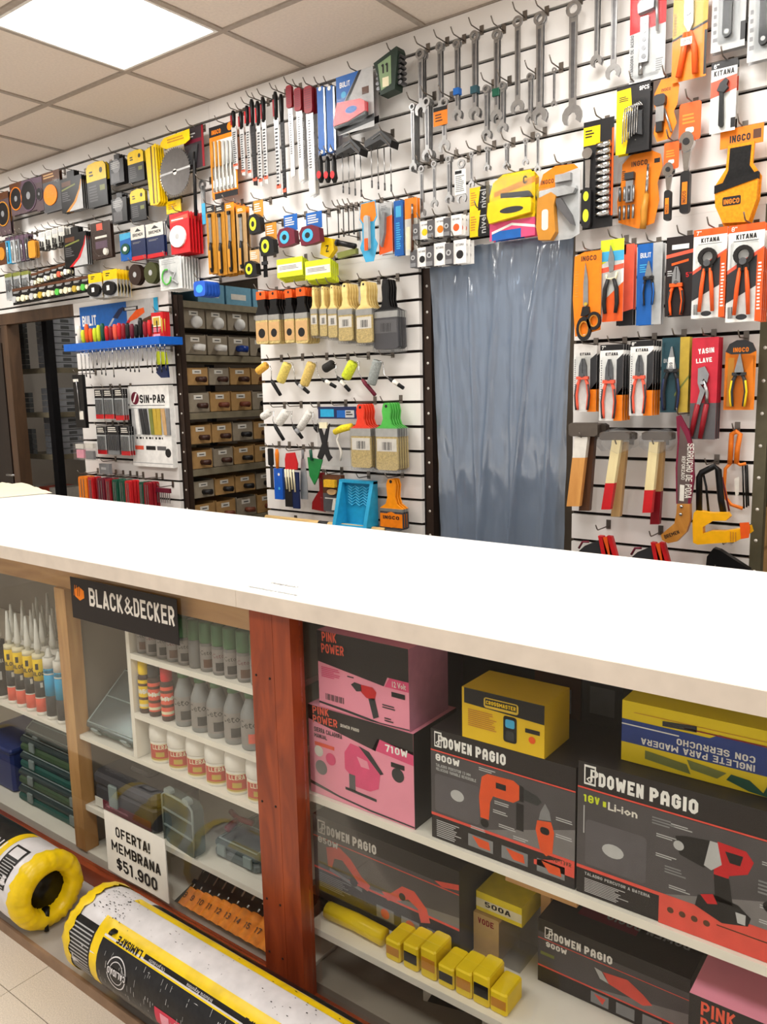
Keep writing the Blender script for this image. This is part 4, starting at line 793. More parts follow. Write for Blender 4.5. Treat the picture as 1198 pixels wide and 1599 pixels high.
pk('scraper_pack', 'wide black floor scraper on a dark card beside the saw blade', 'scraper', (290, 198, 321, 338), [
  ('card', [('R', 0, 0, 1, .46, 0, .0012, mat('card_plum', (52, 44, 48), .4)), ('FR', .9, .0, 1, .46, e1, 'dred'), ('lines', .2, .06, .6, .12, 2, e1, 'lgrey'), ('FR', 0, .13, .9, .17, e1, 'maroon')]), ('blade', [('G', [(.02, .34), (.2, .3), (.45, .22), (.75, .2), (.62, .4), (.1, .44)], .003, .009, C('charcoal'))]), ('handle', [('T', [(.58, .28, .01), (.55, .42, .01), (.52, .6, .01), (.48, 1, .01)], [.005, .009, .008, .008], C('black'), 8)])], .07)
pk('spanner_strip', 'slim blue and steel spanner strip hidden behind the red discs', 'wrench', (313, 283, 324, 352), [('shaft', [('R', .2, .1, .8, 1, 0, .004, STEEL), ('FR', .25, .5, .75, .98, .0044, 'sky')]), ('ring_end', [('RO', .5, .08, .48, .24, 0, .006, STEEL, 14)])], .05)
# circular saw blade and its row
TE = []
for k in range(48): a = 2*PI*k/48; TE.append((.5+.49*math.cos(a), .5+.49*math.sin(a))); TE.append((.5+.45*math.cos(a+.09), .5+.45*math.sin(a+.09)))
pk('circular_saw_blade', 'toothed circular saw blade hung under a yellow card', 'saw blade', (249, 208, 299, 310), [
  ('card', [('G', [(.08, .08), (.2, .02), (1, 0), (1, .16), (.85, .2), (.25, .2), (.08, .14)], 0, .0012, 'yellow'), ('lines', .3, .06, .9, .14, 2, e1, 'amber')]), ('disc', [('G', [(u, .2+v*.78) for u, v in TE], .002, .0045, mat('saw_plate', (100, 96, 94), .4, .5)), ('O', .5, .59, .06, .0045, .005, 'offwhite', 12), ('F', [(.02, .58), (.98, .55), (.98, .58), (.02, .61)], .005, 'lgrey')]), ('tray', [('RO', .5, .59, .50, .475, 0, .008, BLISTER, 24)])], .09)
def pack2(label, bx, top, bot, off, n=1, gap=.009, hh=.42, name='blade_pack', cat='blade pack', round_=True):
    pk(name, label, cat, bx, [('card', [('G', [(0, .12), (.12, .03), (.5, 0), (.88, .03), (1, .12), (1, 1), (0, 1)] if round_ else [(0, 0), (1, 0), (1, 1), (0, 1)], 0, .005, bot), ('F', [(0, .12), (.12, .03), (.5, 0), (.88, .03), (1, .12), (1, hh), (0, hh)] if round_ else [(0, 0), (1, 0), (1, hh), (0, hh)], .0053, top), ('lines', .1, hh+.1, .55, .9, 6, .0056, 'dusk'), ('FR', .65, hh+.12, .9, hh+.24, .0056, 'olive'), ('FO', .75, hh*.5, .08, .0056, 'dark'), ('lines', .15, hh*.45, .4, hh*.8, 2, .0056, 'dark')])], off, n, gap)
pack2('yellow headed black bag hung beside the black saw cases', (137, 252, 168, 323), 'yellow', 'black', .09, 2, .02)
pack2('yellow headed black pack hung over its twin', (201, 234, 226, 284), 'yellow', 'black', .08, 2)
pack2('yellow headed black pack hung under its twin', (205, 295, 229, 345), 'yellow', 'black', .08, 2)
def blk(label, bx, off=.09, n=3):
    pk('jigsaw_blade_pack', label, 'blade pack', bx, [('card', [('R', .05, .18, 1, 1, 0, .004, 'dark'), ('R', .4, 0, .75, .2, 0, .004, 'dark'), ('FO', .5, .4, .28, .0044, 'grey'), ('lines', .15, .25, .8, .5, 4, .0046, 'lgrey'), ('FR', .15, .62, .7, .95, .0044, 'dusk')])], off, n, .016)
blk('black blade pack with a hanging tab, upper of two', (171, 241, 194, 287)); blk('black blade pack with a hanging tab, lower of two', (174, 301, 199, 348))
def case(label, bx, edge, n=3):
    pk('saw_blade_case', label, 'blade case', bx, [('case', [('R', 0, .16, 1, 1, 0, .006, 'black'), ('R', .35, 0, .68, .17, 0, .006, 'black')]), ('print', [('F', [(.35, 1), (.7, .78), (.92, .5), (1, .28), (1, 1)], .0064, 'lgrey'), ('F', [(.2, 1), (.6, .78), (.86, .5), (.97, .28), (1, .28), (.92, .5), (.7, .8), (.35, 1)], .0067, edge), ('lines', .06, .5, .45, .75, 5, .0066, 'dusk'), ('F', [(.06, .42), (.7, .34), (.7, .38), (.06, .46)], .0066, 'olive'), ('FR', .08, .24, .5, .36, .0065, 'brown')])], .09, n, .013)
case('black saw blade case with a pale curved corner and orange edge', (96, 266, 130, 330), 'amber'); case('black saw blade case with a pale curved corner and red edge', (101, 354, 137, 416), 'red')
for i, (bx, r_) in enumerate((((-4, 300, 16, 368), 'amber'), ((17, 285, 36, 336), 'orange'), ((33, 280, 59, 331), 'purple'), ((57, 276, 68, 330), 'purple'))):
    pk('disc_pack', ('amber tinted pack of plates at the far end of the wall', 'dark cutting disc pack with an orange rim', 'dark cutting disc pack in grey purple film', 'dark cutting disc pack half covered by the orange disc card')[i], 'disc pack', bx, [('card', [('R', 0, 0, 1, 1, 0, .003, mat('disc_card', (88, 72, 76), .4)), ('FR', 0, 0, 1, .16, .0034, 'brown' if i < 2 else 'purple')]), ('disc', [('O', .5, .5, .46, .003, .007, 'dark', 20), ('RO', .5, .5, .49, .45, .003, .0075, r_, 20), ('O', .5, .5, .12, .007, .0074, 'grey', 12)]), bl(.0, .1, 1, .98, .012)], .09, 2, .016)
pk('disc_pack', 'grey card with a large orange disc', 'disc pack', (67, 267, 95, 331), [cd('dusk', ('FR', 0, 0, 1, .24, e1, 'brown'), ('lines', .1, .05, .8, .18, 2, e2, 'tan')), ('disc', [('E', .45, .58, .38, .26, .002, .006, C('orange')), ('lines', .25, .5, .65, .66, 3, .0064, 'amber')]), bl(.02, .2, .98, .98, .012)], .09, 2, .016)
pk('blade_sheaf', 'tall yellow blade sleeve hung in a fan beside the saw blade', 'blade sleeve', (228, 226, 249, 322), [('sleeve', [('G', [(.1, .06), (.9, 0), (1, .95), (.8, 1), (.25, .98)], 0, .005, 'yellow'), ('FR', .5, .02, .6, .97, .0054, 'brown'), ('FR', .78, .05, .84, .97, .0054, 'brown')])], .09, 4, .014)
pk('drill_bit_pack', 'yellow card with a dark disc behind the red disc packs', 'disc pack', (260, 313, 284, 362), [('card', [('R', .05, 0, 1, .4, 0, .003, 'yellow'), ('lines', .2, .1, .8, .3, 3, .0034, 'amber')]), ('disc', [('O', .35, .66, .34, 0, .004, 'dark', 16)])], .05)
pk('polishing_disc_pack', 'red card with a white polishing disc', 'disc pack', (267, 332, 297, 396), [('card', [('R', 0, 0, 1, 1, 0, .004, 'red'), ('F', [(.05, .12), (.95, .06), (.95, .16), (.05, .22)], .0044, 'rust'), ('lines', .1, .14, .8, .2, 1, .0048, 'white')]), ('disc', [('E', .42, .58, .42, .27, .004, .012, C('white')), ('E', .42, .58, .1, .07, .012, .0124, 'lgrey')])], .11, 5, .019)
# second row
pk('blade_pack', 'amber pack hung at the end of the second row', 'blade pack', (-3, 379, 10, 414), [('card', [('R', 0, 0, 1, 1, 0, .004, 'brown'), ('O', .5, .5, .4, .004, .007, 'amber', 14)])], .06)
for i in range(5):
    pk('drill_bit_tube', 'slim clear tube of a drill bit on a '+('blue', 'pale', 'grey', 'violet', 'lilac')[i]+' strip', 'drill bit', (10+7.3*i, 370-1.2*i, 16.5+7.3*i, 412-1.5*i), [cd(('sky', 'lgrey', 'grey', 'purple', 'dusk')[i], ('FR', 0, 0, 1, .14, e1, 'purple')), ('bit', [('T', [(.5, .2, .006), (.5, .92, .006)], .0035, CHROME, 8)]), bl(.05, .1, .95, .97, .011)], .07, 3, .014)
pk('drill_bit_tube', 'amber plastic sleeve beside the slim drill tubes', 'drill bit', (47, 376, 58, 403), [('sleeve', [('RR', 0, 0, 1, 1, 0, .012, C('amber'), .2), ('R', .3, -.1, .7, .05, .002, .01, 'brown')])], .07, 2, .016)
for i in range(4):
    pk('hinge_card', 'white card with black fittings '+('next to the amber sleeve', 'second from the amber sleeve', 'third from the amber sleeve', 'touching the red edged case')[i], 'fitting pack', (62+10*i, 362-3*i, 71+10*i, 391-2.5*i), [cd('offwhite', ('FR', .1, .06, .9, .3, e1, 'lgrey')), ('fitting', [('T', [(.3, .5, .008), (.3, .8, .008), (.7, .8, .008), (.7, .55, .008)], .004, IRON, 6), ('R', .2, .85, .8, 1.02, .002, .012, IRON)]), bl(.05, .3, .95, 1.05, .014)], .08, 3, .017)
pk('hole_saw_pack', 'dark blister card with a clear ring and orange tag', 'saw blade', (143, 346, 174, 404), [cd(mat('card_umber', (60, 44, 38), .4), ('FR', .3, .04, .6, .22, e1, 'rust')), ('ring', [('RO', .45, .55, .42, .38, .002, .012, BLISTER, 24), ('FR', .2, .38, .8, .44, .0016, 'offwhite'), ('FR', .2, .52, .8, .72, .0016, 'purple')]), ('arbor', [('O', .75, .84, .1, .002, .014, C('offwhite'), 12)])], .09, 2, .018)
pk('grinding_disc_pack', 'blue card with a small green disc', 'disc pack', (188, 364, 205, 407), [cd('blue', ('F', [(0, 0), (1, 0), (1, .2), (0, .25)], e1, 'sky')), ('disc', [('E', .5, .58, .4, .2, .002, .006, C('dgreen')), ('E', .5, .58, .18, .09, .006, .0064, 'white')])], .09, 2, .014)
for bx, lb in (((206, 353, 228, 406), 'white, navy and red pack hung next to the blue card'), ((230, 348, 257, 402), 'white, navy and red pack hung next to the red discs')):
    pk('disc_pack', lb, 'disc pack', bx, [('card', [('R', 0, 0, 1, 1, 0, .004, 'navy'), ('FR', 0, 0, 1, .38, .0043, 'offwhite'), ('FR', 0, .88, 1, 1, .0043, 'red'), ('X', 'BREMEN', .5, .3, .09, .0046, 'dark', {'anchor': 'c', 'fit': .7, 'bold': .04}), ('F', [(.3, .16), (.5, .06), (.75, .16)], .0046, 'charcoal'), ('lines', .12, .46, .7, .52, 2, .0046, 'grey')])], .09, 2, .014)
# third row
for i in range(3):
    pk('drill_bit_pack', 'clear bit pack with a lime header '+('at the end of the third row', 'second from the end', 'beside the black bulb cards')[i], 'drill bit', (9+13*i, 427-2*i, 20+13*i, 469-2*i), [cd('lgrey', ('FR', 0, 0, 1, .14, e1, 'olive'))]+[('bit', [('T', [(.2+.2*k, .25, .006), (.2+.2*k, .7-.05*(k % 2), .006)], .0022, DSTEEL, 6)]) for k in range(4)]+[bl(.02, .12, .98, .95, .012)], .08, 2, .016)
def bulb(bx, lb, c1, n=2):
    pk('castor_card', lb, 'fitting pack', bx, [cd('black', ('FR', 0, .0, 1, .16, e1, 'brown'), ('lines', .12, .2, .85, .34, 2, e2, 'lgrey')), ('fitting', [('E', .32, .68, .22, .2, .002, .014, C(c1)), ('E', .74, .68, .16, .14, .002, .012, C('cream'))])], .09, n, .017)
for i in range(6): bulb((49+10.4*i, 426-3.4*i, 60+10.4*i, 449-3.4*i), 'small black card of grinding stones in the upper row, '+('first', 'second', 'third', 'fourth', 'fifth', 'sixth')[i]+' from the lime headed packs', ('lgrey', 'cream', 'white', 'lgrey', 'rust', 'white')[i])
for i in range(9): bulb((20+13.4*i, 450-2.4*i, 34+13.4*i, 476-2.4*i), 'small black card of grinding stones in the lower row, '+('first', 'second', 'third', 'fourth', 'fifth', 'sixth', 'seventh', 'eighth', 'ninth')[i]+' from the wooden door', ('lgrey', 'cream', 'lgrey', 'gold', 'cream', 'lgreen', 'cream', 'gold', 'lgreen')[i], 1)
for bx, lb in (((139, 427, 160, 466), 'yellow headed pack with a black sanding tool by the stone cards'), ((162, 421, 184, 464), 'yellow headed pack with a black sanding tool by the loose discs')):
    pk('sanding_pack', lb, 'sanding tool', bx, [cd('yellow', ('FR', 0, .36, 1, 1, e1, 'lgrey'), ('lines', .2, .1, .5, .25, 2, e2, 'dark')), ('pad', [('E', .5, .68, .46, .26, .002, .018, C('black')), ('FR', .4, .58, .6, .76, .0184, 'white')])], .11, 5, .02)
for bx, c_, lb in (((202, 412, 222, 446), 'brown', 'loose dark grinding disc hung below the navy packs'), ((226, 409, 247, 443), 'olive', 'loose olive flap disc hung below the navy packs')):
    pk('grinding_disc', lb, 'disc', bx, [('disc', [('O', .5, .5, .49, 0, .006, mat('disc_'+c_, tuple(int(v*.55) for v in PAL[c_]), .7), 24), ('O', .5, .5, .13, .006, .007, 'lgrey', 12)])], .08, 3, .012, hu=.5)
pk('shower_hose_pack', 'clear white pack with coiled fittings and a green edge', 'fitting pack', (250, 402, 284, 452), [cd('white', ('lines', .1, .06, .8, .22, 3, e1, 'lgrey')), ('coil', [('T', [(.15+.2*math.cos(a*.5)+.2, .6+.24*math.sin(a*.5), .008) for a in range(11)], .004, C('lgreen'), 6), ('T', [(.5, .4, .008), (.75, .5, .008), (.6, .7, .008), (.85, .85, .008)], .004, C('lgrey'), 6)]), bl(.02, .02, .98, .98, .014)], .12, 7, .017)
pk('hose_roll', 'small blue packaged roll hung below the white packs', 'hose', (306, 437, 324, 463), [('roll', [('RR', 0, .08, 1, 1, 0, .014, mat('hose_blue', (45, 95, 200), .4), .2), ('E', .5, .55, .3, .25, .014, .0145, 'sky')])], .12, 5, .019)
# tapes
def tape(bx, lb, body, face, top, off=.08):
    pk('tape_measure', lb, 'tape measure', bx, [('card', [('R', .15, 0, .9, .5, 0, .0012, top), ('lines', .22, .08, .8, .36, 4, e1, 'offwhite')]), ('case', [('G', [(.0, .62), (.15, .45), (.6, .42), (.95, .55), (1, .95), (.6, 1), (.1, 1)], .002, .03, body)]), ('face', [('E', .42, .72, .26, .2, .03, .0315, face), ('E', .42, .72, .12, .09, .0315, .032, 'dark')])], off)
tape((394, 313, 414, 366), 'yellow and black tape measure on a brown card, highest of three', C('black'), 'lime', 'amber'); tape((412, 348, 435, 400), 'yellow and black tape measure on a brown card, middle of three', C('black'), 'lime', 'amber'); tape((388, 390, 408, 433), 'yellow and black tape measure on a brown card, lowest of three', C('black'), 'lime', 'tan')
tape((440, 335, 468, 386), 'red and black tape measure on a blue card beside the yellow tapes', C('maroon'), 'sky', 'blue', .10); tape((474, 331, 507, 383), 'red and black tape measure on a blue card beside the chalk reel', C('maroon'), 'sky', 'blue', .10)
pk('torch_strap', 'black strap with buckle hung beside the lowest tape', 'strap', (410, 398, 421, 433), [('strap', [('R', .2, 0, .7, 1, 0, .004, 'dark')]), ('buckle', [('R', .1, .3, .9, .45, .004, .01, 'charcoal')])], .06)
for bx, lb in (((434, 403, 474, 432), 'lime and white packet hung below the first red tape'), ((478, 406, 518, 436), 'lime and white packet hung below the chalk reel')):
    pk('sandpaper_packet', lb, 'packet', bx, [('packet', [('R', 0, 0, 1, 1, 0, .006, 'lime'), ('FR', .02, .3, .98, .72, .0064, 'offwhite'), ('lines', .1, .4, .9, .62, 3, .0067, 'grey')])], .10, 5, .011, dz=-.004)
pk('chalk_reel', 'yellow chalk line reel hung on a black cord', 'chalk reel', (505, 328, 527, 404), [('cord', [('T', [(.4, 0, .01), (.42, .58, .01)], .0018, C('black'))]), ('case', [('G', [(.35, .56), (.9, .62), (1, .85), (.6, 1), (0, .9), (.1, .7)], 0, .025, C('yellow')), ('X', 'Z', .42, .88, .14, .0255, 'dark')])], .06)
for i in range(4): pk('nail_punch', 'thin black rod hanging beside the torch, '+('next to the reel', 'second', 'third', 'next to the cutter card')[i], 'punch', (528+8*i, 326-i, 531+8*i, 372-2*i), [('rod', [('T', [(.5, 0, .004), (.5, 1, .004)], .0022, C('black'), 6)]), ('tip', [('T', [(.5, .9, .004), (.5, 1, .004)], .0034, C('charcoal'), 6)])], .05)
pk('torch', 'black hand torch in a camouflage sleeve', 'torch', (529, 370, 560, 403), [('barrel', [('T', [(.12, .25, .02), (.45, .35, .02), (1, .55, .02)], [.012, .011, .011], C('black'), 12)]), ('lens', [('T', [(.06, .23, .02), (.14, .255, .02)], .014, C('charcoal'), 12), ('T', [(.04, .225, .02), (.07, .232, .02)], .011, C('lgrey'), 12)]), ('sleeve', [('G', [(.05, .72), (1, .62), (1, .88), (.1, 1)], 0, .02, C('olive'))])], .07)
# cutters
pk('cutter_pack', 'snap-off cutter in an arrow shaped orange blister', 'cutter', (562, 314, 590, 409), [('card', [('G', [(.1, .02), (.9, 0), (1, .28), (.85, .36), (.85, .62), (1, .72), (.75, 1), (.3, 1), (0, .75), (.15, .62), (.15, .36), (0, .28)], 0, .0012, 'sky'), ('F', [(.12, .03), (.88, .02), (.95, .26), (.8, .34), (.2, .34), (.05, .26)], e1, 'orange')]), ('cutter', [('RR', .36, .24, .62, .8, .002, .016, C('lgrey'), .1), ('R', .4, .62, .58, .82, .016, .019, C('dorange'))]), ('blister', [('G', [(.1, .2), (.9, .18), (.85, .62), (1, .72), (.75, .98), (.3, .98), (0, .75), (.15, .62)], .0013, .02, BLISTER)])], .09)
pk('cutter_pack', 'grey utility knife on an orange and clear card', 'cutter', (592, 316, 613, 397), [cd('lgrey', ('F', [(.3, .3), (1, .26), (1, .95), (.0, 1), (0, .8)], e1, 'dorange'), ('lines', .2, .06, .7, .16, 3, e1, 'grey')), ('knife', [('G', [(.45, .18), (.62, .2), (.55, .6), (.3, .86), (.2, .8), (.35, .5)], .002, .016, C('grey'))]), bl(.05, .1, .9, .95, .018)], .08, 2, .02)
pk('blade_refill_pack', 'blue pack of blades beside the utility knife', 'cutter', (616, 313, 630, 399), [cd('blue', ('FR', .2, .1, .8, .3, e1, 'sky'), ('lines', .2, .4, .8, .9, 12, e1, 'sky')), bl(.05, .04, .95, .97, .012)], .08, 2, .016)
pk('marker_pack', 'orange and white pack with a dark pen', 'marker', (633, 309, 652, 398), [cd('offwhite', ('FR', 0, 0, 1, .36, e1, 'orange'), ('FR', .1, .5, .4, .9, e1, 'cream')), ('pen', [('T', [(.7, .3, .008), (.66, .96, .008)], [.005, .006], C('brown'), 8), ('T', [(.7, .12, .008), (.7, .3, .008)], .004, STEEL, 8)]), bl(.05, .1, .95, .98, .016)], .08, 2, .02)
# ------------------------------------------------------------------ things traced point by point on a plane in front of the wall
class PX:
    def __init__(s, name, label, cat, ref, off, group=None):
        s.off = off; s.o = aty(ref[0], ref[1], D-off); s.t = thing(name, label, cat, s.o, group)
    def p(s, x, y, d=0.0): q = aty(x, y, D-s.off-d)-s.o; return q
    def z2(s, pts, d=0.0): return [(s.p(x, y, d).x, s.p(x, y, d).z) for x, y in pts]
    def tube(s, pn, pts, r, m, n=8, parent=None): return MB().tube([s.p(*q) for q in pts], r, m, n).build(pn, parent or s.t)
    def plate(s, pn, pts, d0, d1, m, parent=None, extra=None):
        b = MB().prism(s.z2(pts), d0, d1, m)
        if extra: extra(b)
        return b.build(pn, parent or s.t)
    def hook(s, x, y, what): q = aty(x, y, D-s.off); hook(q.x, q.z+.003, s.off+.03, 'wire hook holding the '+what)
# hammers
def hammer(label, hx0, hx1, hy, top, bot, hw, hm, tipm, headm, off, wrap=False, tip=.55, neck=None, hk=True):
    t = PX('hammer', label, 'hammer', (top[0], hy), off)
    (x0, x1) = hx0, hx1; k_ = .62 if wrap else 1.0
    b = MB().prism(t.z2([(x0, hy-8*k_), (x0+4, hy-11*k_), (x1-5, hy-11*k_), (x1, hy-8*k_), (x1, hy+7*k_), (x1-5, hy+10*k_), (x0+4, hy+10*k_), (x0, hy+7*k_)]), -.016*k_, .016*k_, headm); b.build('head', t.t)
    if wrap:
        rr = random.Random(int(x0)); g = []
        for k in range(14): a = 2*PI*k/14; g.append(((x0+x1)/2+(x1-x0)*.58*math.cos(a)*rr.uniform(.85, 1.1), hy+6+20*math.sin(a)*rr.uniform(.7, 1.1)))
        MB().prism(t.z2(g), -.022, .022, BAG).build('plastic_wrap', t.t)
    def at(f): return (top[0]+(bot[0]-top[0])*f, top[1]+(bot[1]-top[1])*f)
    def seg(pn, f0, f1, m, w0=1, w1=1):
        a, c = at(f0), at(f1); MB().prism(t.z2([(a[0]-hw*w0, a[1]), (a[0]+hw*w0, a[1]), (c[0]+hw*w1, c[1]), (c[0]-hw*w1, c[1])]), -.010, .012, m).build(pn, t.t)
    if neck: seg('printed_neck', 0, tip, neck); seg('handle', tip, 1, hm)
    else: seg('handle', 0, tip, hm); seg('painted_grip', tip, 1, tipm)
    if hk: hook((t.o.x), aty(top[0], hy+11, D-off).z+.0-.008, off+.02, 'wire bracket under the '+' '.join(label.split()[:8]))
    return t
WOODH = wood('hammer_wood', (196, 130, 60), (222, 160, 84), .5, (10, 10, 2)); DWOOD = wood('dark_handle_wood', (70, 42, 26), (98, 62, 38), .45, (14, 14, 2)); PALEW = wood('pale_handle_wood', (225, 205, 150), (238, 222, 170), .5, (10, 10, 2)); TANW = wood('tan_handle_wood', (190, 150, 95), (210, 172, 115), .5, (10, 10, 2))
HEADM = mat('hammer_head', (95, 86, 78), .5, .5)
hammer('club hammer with a white printed neck and amber handle', 891, 936, 671, (910, 682), (897, 790), 10, WOODH, None, HEADM, .11, neck=C('offwhite'), tip=.30)
hammer('club hammer with a dark brown handle', 903, 949, 672, (923, 682), (914, 797), 8, DWOOD, DWOOD, HEADM, .065, hk=False)
hammer('claw hammer with a cream and red handle in wrapped plastic by the club hammers', 938, 985, 681, (965, 687), (948, 795), 7, PALEW, C('red'), HEADM, .13, True, .62)
hammer('claw hammer with a red grip and plain back handle by the club hammers', 950, 994, 681, (974, 690), (963, 806), 7, TANW, TANW, HEADM, .07, True, .6, hk=False)
hammer('claw hammer with a cream and red handle bearing a white price tag', 1004, 1050, 681, (1023, 690), (1012, 800), 7, PALEW, C('red'), HEADM, .12, True, .68)
hammer('claw hammer with a tan and dark red handle next to the pruning saw', 1012, 1054, 681, (1032, 690), (1024, 818), 7, TANW, C('dred'), HEADM, .07, True, .60, hk=False)
# pruning saw
t = PX('pruning_saw', 'pruning saw with curved wooden handle in a maroon printed sleeve', 'saw', (1062, 650), .11)
t.plate('sleeve', [(1058, 650), (1064, 648), (1078, 674), (1084, 700), (1086, 745), (1080, 786), (1058, 786), (1057, 730), (1060, 690)], 0, .012, mat('sleeve_maroon', (118, 22, 52), .35))
t.plate('print_panel', [(1064, 664), (1072, 680), (1079, 700), (1080, 745), (1076, 786), (1060, 786), (1060, 730), (1063, 690)], .012, .0125, mat('sleeve_grey', (92, 76, 72), .4))
m = MB(); a = t.p(1076, 692); m.text('SERRUCHO DE PODA', a.x, a.z, .020, .0128, C('offwhite'), -PI/2-.02, .02, .172); m.build('lettering', t.t)
m = MB(); a = t.p(1067, 712); m.text('REFORZADO', a.x, a.z, .011, .0128, C('offwhite'), -PI/2, .01, .11); m.build('lettering', t.t)
t.plate('price_label', [(1064, 756), (1071, 757), (1070, 782), (1063, 781)], .0126, .013, C('offwhite'))
t.plate('handle', [(1060, 786), (1080, 786), (1080, 812), (1074, 830), (1060, 844), (1046, 847), (1037, 842), (1035, 834), (1044, 826), (1056, 816), (1059, 800)], -.006, .018, wood('saw_handle_wood', (172, 112, 42), (200, 138, 60), .35, (8, 8, 8)))
for x, y in ((1067, 790), (1066, 802)): b = t.p(x, y); MB().lathe([(0, .006), (.003, .004)], (b.x, -.018, b.z), CHROME, 10, 'y').build('rivet', t.t)
m = MB(); a = t.p(1042, 840); m.text('BREMEN', a.x, a.z, .012, .0185, C('dark'), .45, .03, .05); m.build('lettering', t.t); t.hook(1062, 650, 'pruning saw')
# hacksaws
t = PX('hacksaw', 'hacksaw with a black bow frame and bright yellow handle', 'saw', (1100, 730), .10)
FR = C('black')
t.tube('frame', [(1092, 806, 0), (1092, 745, 0), (1096, 738, 0), (1116, 728, 0), (1122, 734, -.01), (1126, 780, -.02), (1130, 802, -.02)], .010, FR, 8)
t.tube('blade', [(1107, 802, -.01), (1103, 760, -.01), (1098, 738, -.01)], .004, FR, 6); t.tube('blade', [(1139, 798, -.04), (1128, 745, -.03)], .003, C('maroon'), 6)
t.plate('handle', [(1086, 800), (1090, 796), (1112, 800), (1138, 800), (1142, 806), (1136, 812), (1116, 812), (1100, 822), (1100, 832), (1112, 828), (1134, 828), (1160, 824), (1173, 820), (1176, 830), (1164, 838), (1150, 845), (1092, 849), (1085, 846), (1084, 815)], -.012, .018, mat('saw_yellow', (246, 178, 20), .35))
t.plate('grip_panel', [(1158, 815), (1172, 814), (1174, 822), (1172, 838), (1160, 840)], .018, .022, C('dorange'))
for k in range(3): t.tube('frame_pin', [(1141+4*k, 830+.5*k, .019), (1141+4*k, 845+.5*k, .019)], .0015, C('amber'), 5)
t.hook(1106, 728, 'hacksaw frame')
t = PX('coping_saw', 'orange bow saw with black blades and an orange ring handle', 'saw', (1148, 676), .03)
ORW = mat('bow_orange', (236, 125, 35), .35)
t.tube('handle', [(1140, 724, 0), (1142, 690, 0), (1143, 678, 0), (1150, 674, 0), (1156, 678, 0), (1152, 700, 0), (1150, 724, 0)], .008, ORW, 8)
t.tube('bow', [(1142, 722, 0), (1133, 732, 0), (1131, 760, 0), (1134, 778, 0), (1142, 788, 0), (1160, 794, 0)], .0055, ORW, 8); t.tube('bow', [(1150, 722, 0), (1156, 726, 0), (1165, 724, 0)], .005, ORW, 8)
for k, x in enumerate((1160, 1164, 1167)): t.tube('blade', [(x, 726, -.01*k), (x+2, 794-2*k, -.01*k)], .003, C('black'), 6)
t.plate('label_tag', [(1147, 748), (1155, 744), (1154, 772), (1149, 776)], .001, .002, C('offwhite')); t.hook(1148, 674, 'orange bow saw')
for x0, y0, lb in ((896, 868, 'saw handle with red grip standing below the club hammers'), (978, 878, 'saw handle with red grip standing below the tagged hammer')):
    t = PX('handsaw', lb, 'saw', (x0+30, y0-10), .09)
    t.plate('blade', [(x0, y0), (x0+18, y0-16), (x0+42, y0-26), (x0+52, y0+10), (x0+52, y0+60), (x0, y0+60)], -.004, .004, C('charcoal'))
    for k in range(3): t.plate('grip', [(x0+40+7*k, y0-32+3*(k % 2)), (x0+47+7*k, y0-31), (x0+60+6*k, y0+10), (x0+60+6*k, y0+40), (x0+54+6*k, y0+40)], -.012+.002*k, .012, C('red') if k != 1 else C('dorange'))
    t.tube('hanger', [(x0+8, y0-12, .004), (x0+14, y0-22, .006), (x0+24, y0-22, .004)], .004, C('maroon')); hook(t.o.x+.02, aty(x0+44, y0-36, D-.09).z+.006, .11, 'wire hook holding the '+lb)
t = PX('handsaw', 'large black plastic saw handle standing beside the shelf post', 'saw', (1130, 870), .09)
t.plate('grip', [(1103, 896), (1106, 868), (1116, 855), (1126, 858), (1172, 888), (1172, 960), (1103, 960)], -.014, .014, C('black')); t.plate('rivet', [(1118, 881), (1120, 881), (1120, 884), (1118, 884)], .014, .016, STEEL)
hook(t.o.x, aty(1118, 852, D-.09).z+.004, .11, 'wire hook holding the black plastic saw handle')
# ------------------------------------------------------------------ paint panel
BRI = mat('brush_bristle', (206, 182, 120), .8, 0, .2, 300); FER = mat('ferrule', (196, 196, 192), .3, .8)
def brush(bx, label, hm, tipm, bm, n, off, wrap=True, hv=.45, fv=.55, labelm=None, hw=.2, text=None, band='offwhite'):
    sp = [('handle', [('G', [(.5-hw*.7, .02), (.5-hw*.4, 0), (.5+hw*.4, 0), (.5+hw*.7, .02), (.5+hw, .12), (.5+hw*.8, hv*.62), (.5+hw*1.2, hv*.85), (1, hv), (0, hv), (.5-hw*1.2, hv*.85), (.5-hw*.8, hv*.62), (.5-hw, .12)], -.004, .004, hm), ('O', .5, .05, hw*.3, .004, .0046, 'dark', 10)]),
          ('ferrule', [('R', 0, hv, 1, fv, -.006, .006, FER)]), ('bristles', [('G', [(.02, fv), (.98, fv), (1, .97), (.9, 1), (.1, 1), (0, .97)], -.005, .005, bm)])]
    if tipm: sp.append(('dipped_tip', [('G', [(.5-hw*1.05, 0), (.5+hw*1.05, 0), (.5+hw*1.1, hv*.34), (.5-hw*1.1, hv*.34)], -.0045, .0045, tipm)]))
    if labelm: sp.append(('paper_band', [('R', .02, fv+.04, .98, .95, .005, .0062, labelm[0]), ('O', .5, .8, .28, .0062, .0066, labelm[1], 12)]))
    else: sp.append(('paper_band', [('R', .05, fv+.03, .95, fv+.22, .005, .0058, band), ('bars', .3, fv+.08, .75, fv+.2, 8, .0062, 'dark')]))
    if text: sp.append(('lettering', [('X', text, .5, fv+.15, .07, .007, 'dark', {'anchor': 'c', 'bold': .04, 'fit': .7})]))
    if wrap: sp.append(('film_wrap', [('RR', -.03, hv-.02, 1.03, 1.05, -.0072, .0076, BAG, .08)]))
    pk('paint_brush', label, 'paint brush', bx, sp, off, n, .0165)
